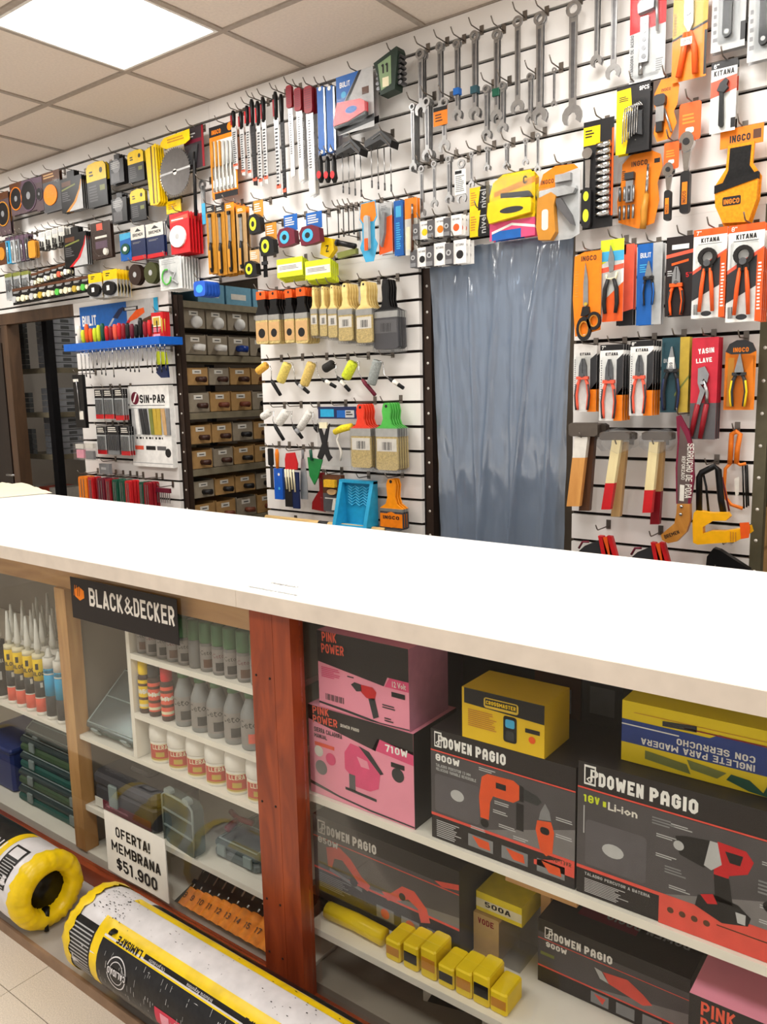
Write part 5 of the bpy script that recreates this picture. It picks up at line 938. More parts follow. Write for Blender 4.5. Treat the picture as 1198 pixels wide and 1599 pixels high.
for bx, lb, n in (((400, 455, 419, 537), 'orange tipped black paint brush, narrowest, at the panel edge', 5), ((420, 454, 437, 536), 'orange tipped black paint brush, second size from the panel edge', 5), ((445, 452, 460, 535), 'orange tipped black paint brush, third size from the panel edge', 3), ((462, 449, 481, 536), 'orange tipped black paint brush, widest, next to the wooden ones', 5)):
    brush(bx, lb, C('black'), C('dorange'), BRI, n, .10, labelm=('tan', 'dark'), hw=.34, wrap=False)
for bx, lb, n in (((486, 448, 496, 524), 'wooden paint brush, narrowest, next to the orange tipped ones', 3), ((500, 447, 511, 525), 'wooden paint brush, second narrowest', 3), ((513, 445, 527, 527), 'wooden paint brush, middle size', 4), ((529, 442, 551, 532), 'wooden paint brush, second widest', 5), ((557, 439, 582, 535), 'wooden paint brush, widest, next to the dark ones', 5)):
    brush(bx, lb, wood('brush_wood', (226, 196, 120), (240, 214, 140), .45, (6, 6, 20)), None, BRI, n, .10)
brush((584, 435, 622, 545), 'wide dark bristle paint brush in clear film', C('black'), None, mat('dark_bristle', (70, 68, 72), .8, 0, .2, 300), 4, .085, hv=.46, hw=.14, band='dusk')
brush((549, 631, 580, 730), 'wide paint brush with a red plastic handle', mat('brush_red', (232, 62, 36), .35), None, BRI, 5, .10, hv=.38, fv=.5)
brush((588, 629, 622, 734), 'wide paint brush with a green plastic handle', mat('brush_green', (80, 180, 75), .35), None, BRI, 5, .10, hv=.38, fv=.5)
brush((594, 748, 630, 827), 'short wide paint brush with a bright orange handle', mat('brush_orange', (248, 150, 20), .35), None, mat('dark_bristle', (70, 68, 72)), 3, .08, hv=.58, fv=.64, labelm=('orange', 'orange'), wrap=False, text='INGCO')
# rollers
def roller(label, c0, c1, r, cm, wire, h0, h1, hm, off=.07, lab=None, hookx=None):
    t = PX('paint_roller', label, 'paint roller', c0, off)
    MB().tube([t.p(*c0), t.p(c0[0]*.93+c1[0]*.07, c0[1]*.93+c1[1]*.07), t.p(c0[0]*.07+c1[0]*.93, c0[1]*.07+c1[1]*.93), t.p(*c1)], [r*.9, r, r, r*.9], cm, 12).build('sleeve', t.t)
    t.tube('frame', [(*c0, 0), *[(*w, 0) for w in wire], (*h0, 0)], .0022, CHROME, 6)
    hd = t.tube('handle', [(*h0, 0), (h0[0]*.8+h1[0]*.2, h0[1]*.8+h1[1]*.2, 0), (*h1, 0)], [.006, .009, .008], hm, 8)
    if lab: t.tube('label_band', [(h0[0]*.7+h1[0]*.3, h0[1]*.7+h1[1]*.3, 0), (h0[0]*.35+h1[0]*.65, h0[1]*.35+h1[1]*.65, 0)], .0096, lab, 8, hd)
    q = aty(c0[0]+4, c0[1]-7, D-off); hook(q.x+.012, q.z, off+.02, 'wire hook holding the '+' '.join(label.split()[:8]))
FO = lambda k, c: mat('roller_'+k, c, .9, 0, .15, 200, .6)
roller('small amber foam roller with a black handle', (416, 570), (403, 580), .018, FO('amber', (238, 180, 75)), [(421, 568), (424, 580)], (424, 594), (438, 617), C('black'))
roller('pale yellow roller with a black handle', (449, 568), (438, 596), .021, FO('yellow', (228, 206, 110)), [(457, 566), (459, 580)], (462, 596), (482, 613), C('black'), lab=C('lgrey'))
roller('tan roller with a black and white handle', (487, 567), (475, 601), .021, FO('tan', (220, 190, 110)), [(494, 566), (496, 585)], (503, 592), (524, 604), C('black'), lab=C('offwhite'))
roller('short black roller with a black and white handle', (520, 568), (507, 576), .019, FO('black', (48, 46, 44)), [(525, 568), (524, 580)], (527, 589), (546, 610), C('black'), lab=C('offwhite'))
roller('lime roller with a red handle', (552, 566), (540, 590), .022, FO('lime', (212, 224, 60)), [(561, 564), (560, 582)], (566, 593), (586, 617), C('maroon'))
roller('grey roller with a black handle by the panel post', (590, 563), (580, 600), .020, FO('grey', (150, 155, 152)), [(598, 566), (600, 585)], (608, 591), (630, 606), C('black'), lab=C('offwhite'))
roller('small white roller with a black handle', (421, 644), (410, 651), .017, FO('white', (235, 232, 225)), [(428, 642), (426, 656)], (429, 664), (443, 687), C('black'))
roller('white roller, middle size, with a black handle', (447, 643), (435, 661), .021, FO('white', (235, 232, 225)), [(456, 642), (455, 655)], (458, 665), (472, 684), C('black'), lab=C('grey'))
roller('white roller, longest, with a black handle behind the bag', (484, 644), (468, 670), .017, FO('white', (235, 232, 225)), [(489, 643), (488, 658)], (491, 666), (497, 674), C('black'), off=.03)
# bagged set
pk('brush_set_bag', 'clear bag with a blue and white header over a black and a yellow brush', 'brush set', (499, 635, 558, 728), [('header_card', [('R', 0, 0, 1, .2, 0, .003, 'navy'), ('FR', .06, .04, .42, .17, .0033, 'cyan'), ('FR', .5, .06, .72, .18, .0033, 'blue'), ('FR', .72, .06, .95, .18, .0033, 'lgrey'), ('lines', .74, .08, .92, .16, 2, .0036, 'dark')]), ('bag', [('RR', 0, .2, 1, 1, -.012, .014, BAG, .06)]),
  ('black_brush', [('G', [(.02, .28), (.12, .34), (.2, .5), (.28, .34), (.36, .28), (.3, .5), (.26, .62), (.34, .8), (.4, .85), (.3, .92), (.2, .78), (.1, .92), (.0, .85), (.14, .62), (.1, .5)], .014, .02, C('dark')), ('R', .1, .26, .3, .36, .014, .024, C('cream'))]), ('yellow_brush', [('T', [(.5, .42, .022), (.7, .36, .022), (.95, .32, .022)], [.012, .016, .014], FO('brush', (246, 216, 50)), 10), ('T', [(.62, .42, .02), (.55, .55, .02), (.66, .75, .02), (.62, .9, .02)], .005, C('offwhite'), 6)])], .06)
# bottom rows
pk('file_tool', 'black rubber scraper hung at the panel edge', 'scraper', (422, 700, 430, 763), [('blade', [('R', .1, .3, .6, 1, 0, .004, 'charcoal')]), ('handle', [('RR', 0, 0, .8, .42, 0, .012, C('black'), .2)])], .05)
pk('trowel_pack', 'blue bagged scraper with an orange wooden handle', 'scraper', (431, 701, 444, 779), [('handle', [('T', [(.45, 0, .012), (.45, .1, .012), (.45, .38, .012)], [.006, .010, .007], C('orange'), 8)]), ('bag', [('R', .0, .38, 1, 1, 0, .014, mat('bag_blue', (30, 90, 190), .25))]), ('print', [('FO', .6, .5, .12, .0145, 'white'), ('FO', .6, .78, .12, .0145, 'sky')])], .07)
pk('artist_brush_pack', 'black and blue wallet of small brushes under a red tab', 'brush set', (447, 706, 468, 793), [('tab', [('G', [(.1, .12), (.2, .02), (.8, 0), (1, .2), (.95, .3), (.1, .3)], .004, .012, C('red'))]), ('wallet', [('R', 0, .45, .55, .98, 0, .012, 'dark'), ('R', .55, .35, 1, 1, 0, .010, 'navy')])]+[('brush', [('T', [(.12+.2*k, .3, .014), (.2+.2*k, .66+.04*(k % 2), .014)], .004, C('cream'), 6)]) for k in range(4)], .08)
pk('putty_knife', 'steel putty knife hung beside the green trowel', 'putty knife', (470, 702, 481, 779), [('handle', [('T', [(.5, 0, .006), (.5, .18, .006)], .006, C('grey'), 8)]), ('blade', [('G', [(.25, .18), (.75, .18), (1, .7), (1, 1), (0, 1), (0, .7)], .004, .007, mat('knife_steel', (175, 180, 184), .35, .6))])], .06)
pk('gauging_trowel', 'green pointed plastic trowel', 'trowel', (482, 702, 505, 757), [('blade', [('G', [(0, .22), (1, .28), (.65, .8), (.4, 1), (.1, .75)], 0, .006, mat('trowel_green', (30, 125, 60), .35))]), ('handle', [('T', [(.3, 0, .012), (.35, .3, .012)], .007, C('dgreen'), 8)])], .08)
pk('spatula', 'dark red curved plastic spatula behind the brown pack', 'spatula', (487, 744, 508, 798), [('blade', [('G', [(.6, .02), (1, .0), (1, 1), (0, .96), (.05, .75), (.35, .55), (.62, .4)], 0, .004, mat('spatula_red', (140, 25, 28), .35))]), ('handle', [('R', .55, -.12, 1, .05, .0, .008, 'dred')])], .04)
pk('stripper_pack', 'brown blister pack of wire brushes with a yellow top', 'brush set', (505, 742, 533, 799), [cd('dusk', ('FR', 0, .0, 1, .5, e1, 'brown'), ('lines', .1, .62, .9, .68, 1, e2, 'offwhite')), ('wire_brush', [('R', .2, .12, .8, .32, .002, .02, FO('wire', (235, 180, 40))), ('E', .55, .45, .25, .08, .002, .012, C('tan'))]), ('scraper', [('G', [(.6, .65), (.75, .65), (.7, .95), (.5, .95)], .002, .008, C('offwhite'))]), bl(.02, .05, .98, .98, .024)], .07, 2, .026)
# roller tray
t = PX('roller_tray', 'sky blue plastic paint roller tray with ridged ramp', 'paint tray', (562, 750), .05)
TR = mat('tray_blue', (40, 160, 205), .35)
w_ = t.p(586, 760).x-t.p(540, 760).x; a = t.p(540, 752); hgt = a.z-t.p(540, 816).z
m = MB(); x0, x1 = a.x, a.x+w_; zt, zb = a.z, a.z-hgt
m.box(x0, x1, -.006, 0, zb, zt, TR)
for xa, xb in ((x0-.012, x0+.006), (x1-.006, x1+.012)): m.add([(xa, 0, zt+.01), (xb, 0, zt+.01), (xb, 0, zb), (xa, 0, zb), (xa, -.028, zt+.01), (xb, -.028, zt+.01), (xb, -.085, zb), (xa, -.085, zb)], [(4, 7, 6, 5), (0, 1, 2, 3), (0, 4, 5, 1), (1, 5, 6, 2), (2, 6, 7, 3), (3, 7, 4, 0)], TR)
m.box(x0-.012, x1+.012, -.03, 0, zt, zt+.012, TR); m.box(x0-.012, x1+.012, -.088, 0, zb-.01, zb+.002, TR)
m.build('tray_body', t.t)
m = MB()
for k in range(7):
    for i in range(6):
        xa = x0+.02+(w_-.04)*i/6; xb = x0+.02+(w_-.04)*(i+1)/6; za = zt-.02-k*.012; s_ = .006 if i % 2 else -.006
        m.tube([(xa, -.009, za-s_), (xb, -.009, za+s_)], .0022, mat('tray_ridge', (75, 185, 222), .35), 5)
m.build('ridges', t.t); t.hook(565, 748, 'blue paint tray')
# broom stick lying along the panel foot
t = thing('broom_stick', 'pale wooden broom stick lying along the foot of the paint brushes', 'broom stick', aty(416, 808, D-.09))
a, b = aty(416, 808, D-.09), aty(600, 829, D-.09); MB().tube([(0, 0, 0), b-a], .013, wood('stick', (206, 168, 104), (228, 194, 130), .5, (2, 12, 12)), 10).build('stick', t)
MB().tube([(b-a)*.48, (b-a)*.56], .0135, C('dark'), 10).build('label_band', t)
q = a.lerp(b, .15); hook(q.x, q.z-.02, .09, 'wire bracket under the near end of the broom stick'); q = a.lerp(b, .85); hook(q.x, q.z-.02, .09, 'wire bracket under the far end of the broom stick')
# ------------------------------------------------------------------ screwdriver and drill panel
w, h, c = quad_sign('', '', '', ((126, 482), (248, 462), (248, 545), (126, 548)), D-.006, .002, None)
t = thing('poster', 'blue and grey poster with pictured screwdrivers', 'poster', (c.x, D-.001, c.z+h/2))
m = MB(w, h); m.R(0, 0, 1, 1, 0, .003, 'lgrey'); m.FR(0, 0, .62, 1, .0034, 'blue'); m.FR(.95, 0, 1, 1, .0034, 'cyan'); m.R(.58, .12, .76, .2, .003, .004, 'dark'); m.FR(.6, .135, .74, .185, .0044, 'lgrey'); m.build('sheet', t)
m = MB(w, h); m.X('BULIT', .03, .42, .22, .0037, 'white', bold=.04, fit=.19); m.build('lettering', t)
m = MB(w, h); m.F([(.44, .30), (.52, .14), (.58, .10), (.59, .15), (.50, .34)], .0037, 'navy'); m.F([(.34, .56), (.44, .31), (.46, .33), (.36, .58)], .0037, 'lgrey')
m.F([(.64, .36), (.74, .20), (.83, .17), (.84, .27), (.74, .38), (.66, .42)], .004, 'dorange'); m.F([(.5, .66), (.64, .37), (.67, .40), (.54, .70)], .0037, 'red'); m.F([(.72, .58), (.82, .40), (.92, .34), (.93, .48), (.8, .6)], .004, 'brown'); m.build('picture', t)
RB = mat('rack_blue', (25, 95, 190), .35)
a, b = aty(100, 548, D-.15), aty(249, 537, D-.15)
t = thing('screwdriver_rack', 'long blue plastic rack holding a row of screwdrivers', 'rack', ((a.x+b.x)/2, D, a.z))
hw_ = (b.x-a.x)/2; MB().box(-hw_, hw_, -.15, -.115, -.004, .034, RB).build('front_rail', t); MB().box(-hw_, hw_, -.045, -.006, -.004, .034, RB).build('back_rail', t); MB().box(-hw_, -hw_+.02, -.115, -.045, -.004, .034, RB).build('end_rail', t); MB().box(hw_-.02, hw_, -.115, -.045, -.004, .034, RB).build('end_rail', t)
cols = ['offwhite', 'lime', 'dorange', 'dorange', 'lime', 'lime', 'dgreen', 'red', 'dred', 'rust', 'red', 'dred', 'dark', 'maroon', 'black', 'black', 'dred', 'red', 'dark', 'black', 'gold']
for k, c_ in enumerate(cols):
    x = a.x+.05+(b.x-a.x-.1)*k/(len(cols)-1); r = random.Random(k); hl = .07+.035*r.random(); sl = .10+.08*r.random()
    nm = 'screwdriver with a %s handle standing in the blue rack, number %s along it' % ({'offwhite': 'white', 'dorange': 'orange', 'dgreen': 'dark green', 'dred': 'dark red', 'rust': 'coral', 'dark': 'charcoal'}.get(c_, c_), ('one two three four five six seven eight nine ten eleven twelve thirteen fourteen fifteen sixteen seventeen eighteen nineteen twenty twenty-one'.split())[k])
    s_ = thing('screwdriver', nm, 'screwdriver', (x, D-.08, a.z+.036), 'screwdrivers in the blue rack')
    MB().tube([(0, 0, 0), (0, 0, hl*.3), (0, 0, hl*.8), (0, 0, hl)], [.008, .012, .013, .008], C(c_), 8).build('handle', s_)
    MB().tube([(0, 0, 0), (0, 0, -sl)], .003, CHROME, 6).build('shaft', s_)
    MB().tube([(0, 0, -sl), (0, 0, -sl-.012)], .0036, C('dark'), 6).build('tip', s_)
pk('bit_box', 'red box with a yellow picture beside the poster', 'bit set', (242, 488, 260, 529), [('box', [('R', 0, 0, 1, 1, 0, .02, 'red'), ('FR', .08, .15, .8, .55, .0204, 'cream'), ('FR', .16, .2, .7, .5, .0207, 'gold'), ('lines', .05, .6, .8, .76, 3, .0206, 'pink'), ('FR', .1, .82, .7, .95, .0206, 'pink')])], .07, 2, .022)
pk('glove_pack', 'yellow and navy folded pack below the red box', 'glove pack', (246, 548, 264, 590), [('header_card', [('G', [(.2, 0), (.9, .05), (1, .5), (.6, .6), (0, .45)], .003, .012, C('lime'))]), ('bag', [('G', [(.3, .5), (.95, .5), (1, 1), (.4, 1), (0, .8)], 0, .012, C('navy'))])], .06)
pk('file_pack', 'long black case of files hung over the shelf edge', 'file set', (121, 585, 136, 668), [('case', [('R', 0, 0, 1, 1, 0, .02, 'black')]), ('rod', [('T', [(.4, .1, .022), (.55, .7, .022)], .002, STEEL)]), ('label_tag', [('R', .45, .68, .85, .84, .02, .0206, 'offwhite'), ('FR', .05, .08, .6, .13, .0205, 'offwhite')])], .10)
for i, bx in enumerate(((149, 608, 161, 654), (163, 608, 177, 654), (180, 607, 193, 656), (152, 666, 166, 709), (168, 665, 186, 710), (189, 666, 203, 711))):
    nm = ('next to the long file case', 'in the middle of the upper row', 'next to the white bit board')[i] if i < 3 else ('in the lower row with a bent header', 'in the lower row, widest and dark', 'in the lower row beside the white bit board')[i-3]
    pk('drill_bit_pack', 'drill bit pack with a red foot '+nm, 'drill bit', bx, [cd('lgrey' if i != 4 else 'dusk', ('FR', 0, 0, 1, .3, e1, 'dark'), ('lines', .1, .05, .9, .24, 3, e2, 'offwhite'), ('FR', 0, .84, 1, 1, e1, 'red' if i != 4 else 'grey'))]+[('bit', [('T', [(.14+.145*k, .34, .005), (.14+.145*k, .85, .005)], .0024, DSTEEL, 5)]) for k in range(6)]+[bl(.02, .26, .98, .97, .010)], .08, 3, .015)
pk('bit_blister', 'clear double blister box of bits jutting past the panel edge', 'bit set', (122, 689, 152, 718), [('box', [('R', 0, .1, 1, 1, 0, .03, BAG)]), ('insert', [('R', .05, .15, .45, .4, .005, .02, 'offwhite'), ('R', .55, .1, .95, .35, .005, .02, 'offwhite'), ('R', .08, .45, .45, .9, .005, .02, 'pink'), ('R', .55, .5, .95, .95, .005, .02, 'grey')])], .11)
pk('bit_box', 'small grey box hung above the coloured bits', 'bit set', (160, 722, 175, 740), [('box', [('R', 0, .1, 1, 1, 0, .02, 'grey'), ('FR', .2, .4, .7, .6, .0205, 'lgrey')])], .06)
w, h, c = quad_sign('', '', '', ((203, 604), (268, 601), (266, 733), (206, 724)), D-.03, .002, None)
t = thing('bit_board', 'white display board with blades, bits and black lettering', 'display board', (c.x, D-.001, c.z+h/2))
MB(w, h).R(0, 0, 1, 1, 0, .03, 'white').build('board', t)
m = MB(w, h); m.X('SIN-PAR', .28, .21, .10, .0305, 'dark', bold=.05, fit=.62); m.build('lettering', t)
m = MB(w, h); m.O(.16, .15, .10, .03, .0306, 'maroon', 16); m.F([(.1, .2), (.18, .09), (.22, .09), (.14, .2)], .0309, 'white'); m.build('emblem', t)
m = MB(w, h); m.lines(.05, .235, .9, .255, 1, .0305, 'grey'); m.FR(.0, .27, 1, .60, .0303, 'lgrey'); m.bars(.05, .63, .85, .655, 10, .0305, 'dark'); m.FR(.04, .74, .3, .79, .0305, 'rust'); m.FR(.36, .74, .6, .79, .0305, 'dark'); m.FR(.64, .74, .86, .79, .0305, 'dusk'); m.O(.9, .82, .07, .03, .0306, 'dark', 12); m.FR(0, .95, 1, .96, .0305, 'lgrey'); m.build('print', t)
for k, (u, c_, tl) in enumerate(((-.04, 'black', .0), (.14, 'white', .03), (.25, 'charcoal', .06), (.36, 'charcoal', .05), (.5, 'olive', .03), (.6, 'gold', .02), (.7, 'gold', -.0), (.8, 'tan', .05), (.92, 'grey', .0))): m = MB(w, h); m.G([(u, .28), (u+.08, .28), (u+.08+tl, .6), (u+tl, .6)], .031, .036, C(c_)); m.build('blade', t)
for i, (x0, x1, c_) in enumerate(((127, 140, 'orange'), (142, 149, 'red'), (156, 167, 'maroon'), (169, 177, 'dred'), (180, 188, 'dgreen'), (190, 199, 'dgreen'), (200, 208, 'red'), (222, 228, 'dgreen'), (229, 239, 'dred'))):
    pk('masonry_bit_pack', ('orange tube of masonry bits at the panel edge', 'red tube of masonry bits beside the orange one', 'maroon tube of masonry bits', 'dark red tube of masonry bits beside the green pair', 'dark green tube of masonry bits beside the dark red', 'dark green tube of masonry bits beside a red one', 'red tube of masonry bits next to bare wall', 'slim dark green tube of masonry bits', 'dark red tube of masonry bits before the comb box')[i], 'drill bit', (x0, 741+(x0-127)*.09, x1, 784+(x0-127)*.1), [('tube', [('RR', 0, .06, 1, 1, 0, .016, C(c_), .2)]), ('bit', [('T', [(.35, .15, .018), (.35, .9, .018)], .002, STEEL, 5)]), ('bit', [('T', [(.65, .15, .018), (.65, .85, .018)], .002, STEEL, 5)])], .09, 3, .022)
pk('bit_comb', 'steel comb box of bits with a red holder', 'bit set', (246, 762, 268, 785), [('holder', [('R', 0, 0, 1, .3, 0, .012, 'maroon')])]+[('bit', [('T', [(.08+.14*k, .3, .006), (.08+.14*k, 1, .006)], .0025, STEEL, 5)]) for k in range(7)], .06)
# ------------------------------------------------------------------ storeroom shelving seen through the gaps
PST = mat('post_iron', (56, 42, 34), .5, .3); BEAM = mat('beam_olive', (140, 130, 108), .5, .2, .1, 20); KR = mat('cardboard', (176, 138, 88), .8, 0, .06, 30); KR2 = mat('cardboard_grey', (150, 138, 120), .8, 0, .06, 30)
def post(t, x, y, z1=2.0, m=PST):
    b = MB().box(x-.018, x+.018, y-.003, y+.003, 0, z1, m).box(x+.012, x+.018, y, y+.034, 0, z1, m)
    b.build('post', t)
    m2 = MB()
    k = .9
    while k < z1-.05: m2.lathe([(0, .0055), (.0008, .0055)], (x, y-.003, k), C('offwhite'), 8, 'y'); k += .1
    m2.build('bolt_holes', t)['kind'] = 'stuff'
XA = -3.353
t = thing('shelving_unit', 'brown iron shelving behind the screwdriver panel, filled with cardboard bins', 'shelving', (0, 0, 0))
post(t, XA-.002, 2.722); post(t, XA-.002, 4.2); post(t, -4.15, 2.745); post(t, -4.15, 4.2)
for z in (.80, 1.10, 1.40, 1.70, 1.975):
    MB().box(-4.16, XA-.01, 2.76, 4.2, z-.012, z-.004, BEAM).build('shelf', t); MB().box(XA-.010, XA+.006, 2.745, 4.2, z-.034, z, BEAM).build('beam', t)
ROWS = [(1.84, 1.965), (1.705, 1.83), (1.545, 1.66), (1.403, 1.53), (1.235, 1.36), (1.103, 1.225), (.945, 1.06), (.803, .935)]
CY = [2.775, 2.925, 3.075, 3.235, 3.395, 3.55]
rr = random.Random(11); ordn = ['first', 'second', 'third', 'fourth', 'fifth']; rown = ['top', 'second', 'third', 'fourth', 'fifth', 'sixth', 'seventh', 'eighth']
for ri, (z0, z1) in enumerate(ROWS):
    for ci in range(5):
        y0, y1 = CY[ci]+.004, CY[ci+1]-.008; hx = z1-z0-.02; km = KR if (ri > 1 and (ri+ci) % 3) else KR2
        b_ = thing('cardboard_bin', 'cardboard bin in the %s row, %s from the brown post' % (rown[ri], ordn[ci]), 'storage bin', (XA-.012, (y0+y1)/2, z0), 'cardboard bins on the brown shelving')
        hy = (y1-y0)/2
        m = MB(); m.box(-.30, -.004, -hy, -hy+.004, 0, hx, km).box(-.30, -.004, hy-.004, hy, 0, hx, km).box(-.30, -.004, -hy, hy, 0, .004, km).box(-.004, 0, -hy, hy, 0, hx*.94, km); m.build('box', b_)
        MB().box(0, .001, -hy*.5, hy*.35, hx*.62, hx*.84, C('offwhite')).box(.001, .0013, -hy*.3, hy*.2, hx*.70, hx*.75, C('charcoal')).build('label', b_)
        s = rr.random()
        if ri < 2 and ci < 3:
            cw = C('white') if ci < 2 or ri == 0 else mat('fitting_blue', (30, 60, 140), .3)
            if ri == 0: MB().lathe([(0, .026), (-.02, .026), (-.02, .018), (0, .018)][:2], (0, hy*.1, hx*.30), cw, 16, 'x').lathe([(.0, .034), (.02, .03), (.03, .012)], (0, hy*.1, hx*.30), cw, 16, 'x').build('sample_fitting', b_)
            else: MB().tube([(.0, -hy*.1, hx*.35), (.03, -hy*.1, hx*.35), (.045, hy*.3, hx*.30)], .018, cw, 10).build('sample_fitting', b_)
        else:
            fm = [mat('fitting_brown', (66, 40, 32), .4), C('dark'), mat('fitting_rust', (110, 58, 40), .5)][int(s*3)]
            MB().tube([(0, -hy*.05, hx*.32), (.025, -hy*.05, hx*.32), (.03, hy*.4, hx*.30)], [.014, .014, .016], fm, 10).build('sample_fitting', b_)
for k in range(3):
    b_ = thing('blue_box', 'pale blue box on top of the brown shelving, '+('next to the hose rolls', 'middle one', 'next to the brushes')[k], 'box', (XA-.10, 2.98+.2*k, 1.977))
    MB().box(-.14, .08, -.095, .09, 0, .10, mat('box_blue', (110, 160, 185), .5)).build('carton', b_); MB().box(.08, .081, -.06, .05, .03, .06, C('offwhite')).build('label', b_)
# shelving behind the brush panel
XB = -1.815
t = thing('shelving_unit', 'brown iron shelving behind the paint brush panel', 'shelving', (0, 0, 0))
post(t, XB, 2.722, 2.02); post(t, XB, 3.9, 2.02); post(t, -2.70, 2.745, 2.02); post(t, -2.70, 3.9, 2.02)
for z in (.80, 1.15, 1.42, 1.72, 1.98):
    MB().box(-2.70, XB-.01, 2.76, 3.9, z-.012, z-.004, BEAM).build('shelf', t); MB().box(XB-.010, XB+.006, 2.745, 3.9, z-.034, z, BEAM).build('beam', t)
for i, (y0, y1, z0, h_, mm, lb) in enumerate(((2.78, 2.98, 1.72, .2, KR2, 'grey carton with a white label on the brush panel shelving'), (2.80, 3.02, 1.42, .12, C('offwhite'), 'white carton on the brush panel shelving'), (2.78, 2.95, 1.55, .1, C('black'), 'black drum on the brush panel shelving'), (3.0, 3.3, 1.15, .2, C('dark'), 'dark crate on the brush panel shelving'), (2.80, 2.98, 1.15, .1, KR, 'low brown carton on the brush panel shelving'), (3.05, 3.4, 1.42, .2, KR, 'tall brown carton on the brush panel shelving'), (3.05, 3.4, 1.72, .2, C('teal'), 'teal crate on the brush panel shelving'), (2.80, 3.3, .80, .25, C('charcoal'), 'charcoal crate on the brush panel shelving'))):
    z0 = 1.542 if i == 2 else z0
    b_ = thing('carton' if mm in (KR, KR2) else 'crate', lb, 'box', (XB-.02, (y0+y1)/2, z0-.003)); hy = (y1-y0)/2
    MB().bbox(-.35, 0, -hy, hy, 0, h_, mm, .004).build('shell', b_); MB().box(0, .001, -hy*.5, hy*.5, h_*.4, h_*.75, C('offwhite') if i != 2 else C('charcoal')).build('label', b_)
# shelving behind the pliers panel
XC = -.562
t = thing('shelving_unit', 'olive iron shelving of cardboard cartons behind the pliers panel', 'shelving', (0, 0, 0))
post(t, XC, 2.70, 2.02, mat('post_olive', (96, 90, 70), .5, .2)); post(t, XC, 3.9, 2.02, mat('post_olive', (96, 90, 70)))
for z in (.80, 1.14, 1.36, 1.68, 2.0):
    MB().box(-1.15, XC-.01, 2.76, 3.9, z-.012, z-.004, BEAM).build('shelf', t); MB().box(XC-.010, XC+.006, 2.76, 3.9, z-.03, z, C('dark')).build('beam', t)
for i, (y0, y1, z0, h_) in enumerate(((2.78, 3.05, .80, .28), (3.06, 3.4, .80, .24), (2.78, 3.0, 1.14, .16), (3.01, 3.4, 1.14, .18), (2.78, 3.1, 1.36, .24), (3.11, 3.5, 1.36, .2), (2.78, 3.05, 1.68, .25), (3.06, 3.5, 1.68, .22))):
    b_ = thing('carton', 'brown carton on the olive shelving, %s shelf, %s from the panel' % (('lowest', 'second', 'third', 'fourth')[i//2], ('first', 'second')[i % 2]), 'box', (XC-.015, (y0+y1)/2, z0-.003)); hy = (y1-y0)/2
    MB().bbox(-.4, 0, -hy, hy, 0, h_, KR, .004).build('shell', b_); MB().box(0, .0008, -hy, hy, h_*.48, h_*.52, mat('tape_brown', (150, 110, 66), .3)).build('tape', b_)
# far shelving and wooden door beyond the end of the panels
t = thing('shelving_unit', 'black iron shelving with grey boxes beyond the wooden door', 'shelving', (0, 0, 0))
pA = aty(80, 620, 2.95); XE = pA.x; BLKP = mat('post_black', (26, 25, 27), .5, .3)
for x, y in ((XE, 2.95), (XE, 4.3), (-5.45, 2.95), (-5.45, 4.3)): MB().box(x-.028, x+.028, y-.01, y+.04, 0, 2.0, BLKP).build('post', t)
zsE = [aty(60, yy, 2.95).z for yy in (576, 645, 710)]+[.72]
for z in zsE: MB().box(-5.45, XE-.03, 2.96, 4.3, z-.01, z, BEAM).build('shelf', t); MB().box(-5.42, XE-.03, 2.945, 2.955, z-.03, z+.004, BEAM).build('beam', t); MB().box(XE-.01, XE, 3.0, 4.28, z-.03, z+.004, BEAM).build('beam', t)
GB = mat('stock_box', (168, 170, 176), .6, 0, .08, 30); GB2 = mat('stock_box_dark', (96, 98, 98), .6, 0, .08, 30)
q = 0
for zi, z in enumerate(zsE[:3]):
    nr = (9, 4, 6)[zi]
    for ci, y in enumerate((3.02, 3.22, 3.42)):
        for r_ in range(nr):
            b_ = thing('stock_box', 'small pale stock box on the black shelving, %s shelf' % ('upper', 'middle', 'lower')[zi], 'box', (XE-.035, y, z+.0005+r_*.042), 'pale stock boxes on the %s black shelf' % ('upper', 'middle', 'lower')[zi])
            MB().box(-.2, 0, 0, .185, 0, .038, GB).build('carton', b_); MB().box(0, .001, .06, .12, .008, .028, GB2).build('label', b_)
    for r_ in range((10, 4, 5)[zi]):
        b_ = thing('flat_box', 'flat dark box stacked on the black shelving front, %s shelf' % ('upper', 'middle', 'lower')[zi], 'box', (-5.36, 2.958, z+.0005+r_*.035), 'flat dark boxes on the %s black shelf' % ('upper', 'middle', 'lower')[zi])
        MB().box(0, -XE*-1+5.36-.24-.05, 0, .03, 0, .032, GB2).build('carton', b_)
for k, c_ in enumerate(('offwhite', 'rust', 'offwhite')):
    b_ = thing('tool_case', ('white and red boxed tool on the lowest black shelf by the door', 'coral boxed tool on the lowest black shelf', 'white boxed tool on the lowest black shelf by the post')[k], 'box', (-5.42+.13*k, 3.0, .721)); MB().box(0, .125, 0, .2, 0, .16, C(c_)).build('carton', b_); MB().box(.03, .1, -.001, 0, .04, .1, C('dark')).build('picture', b_)
DW = wood('door_wood', (44, 25, 14), (64, 38, 20), .5, (10, 10, 1.5)); DL = wood('door_frame_light', (70, 50, 34), (90, 66, 46), .5, (10, 10, 1.5))
d1 = structure(MB().box(-5.9, -5.02, 2.74, 2.78, 0, 1.95, DW).build('door_1')); MB().box(-5.8, -5.12, 2.73, 2.74, .2, 1.85, wood('door_panel_wood', (26, 17, 12), (38, 24, 15), .5, (10, 10, 1.5))).build('door_panel', d1); MB().tube([(-5.06, 2.735, 1.0), (-5.06, 2.70, 1.0), (-5.14, 2.70, 1.0)], .008, STEEL).build('handle', d1)
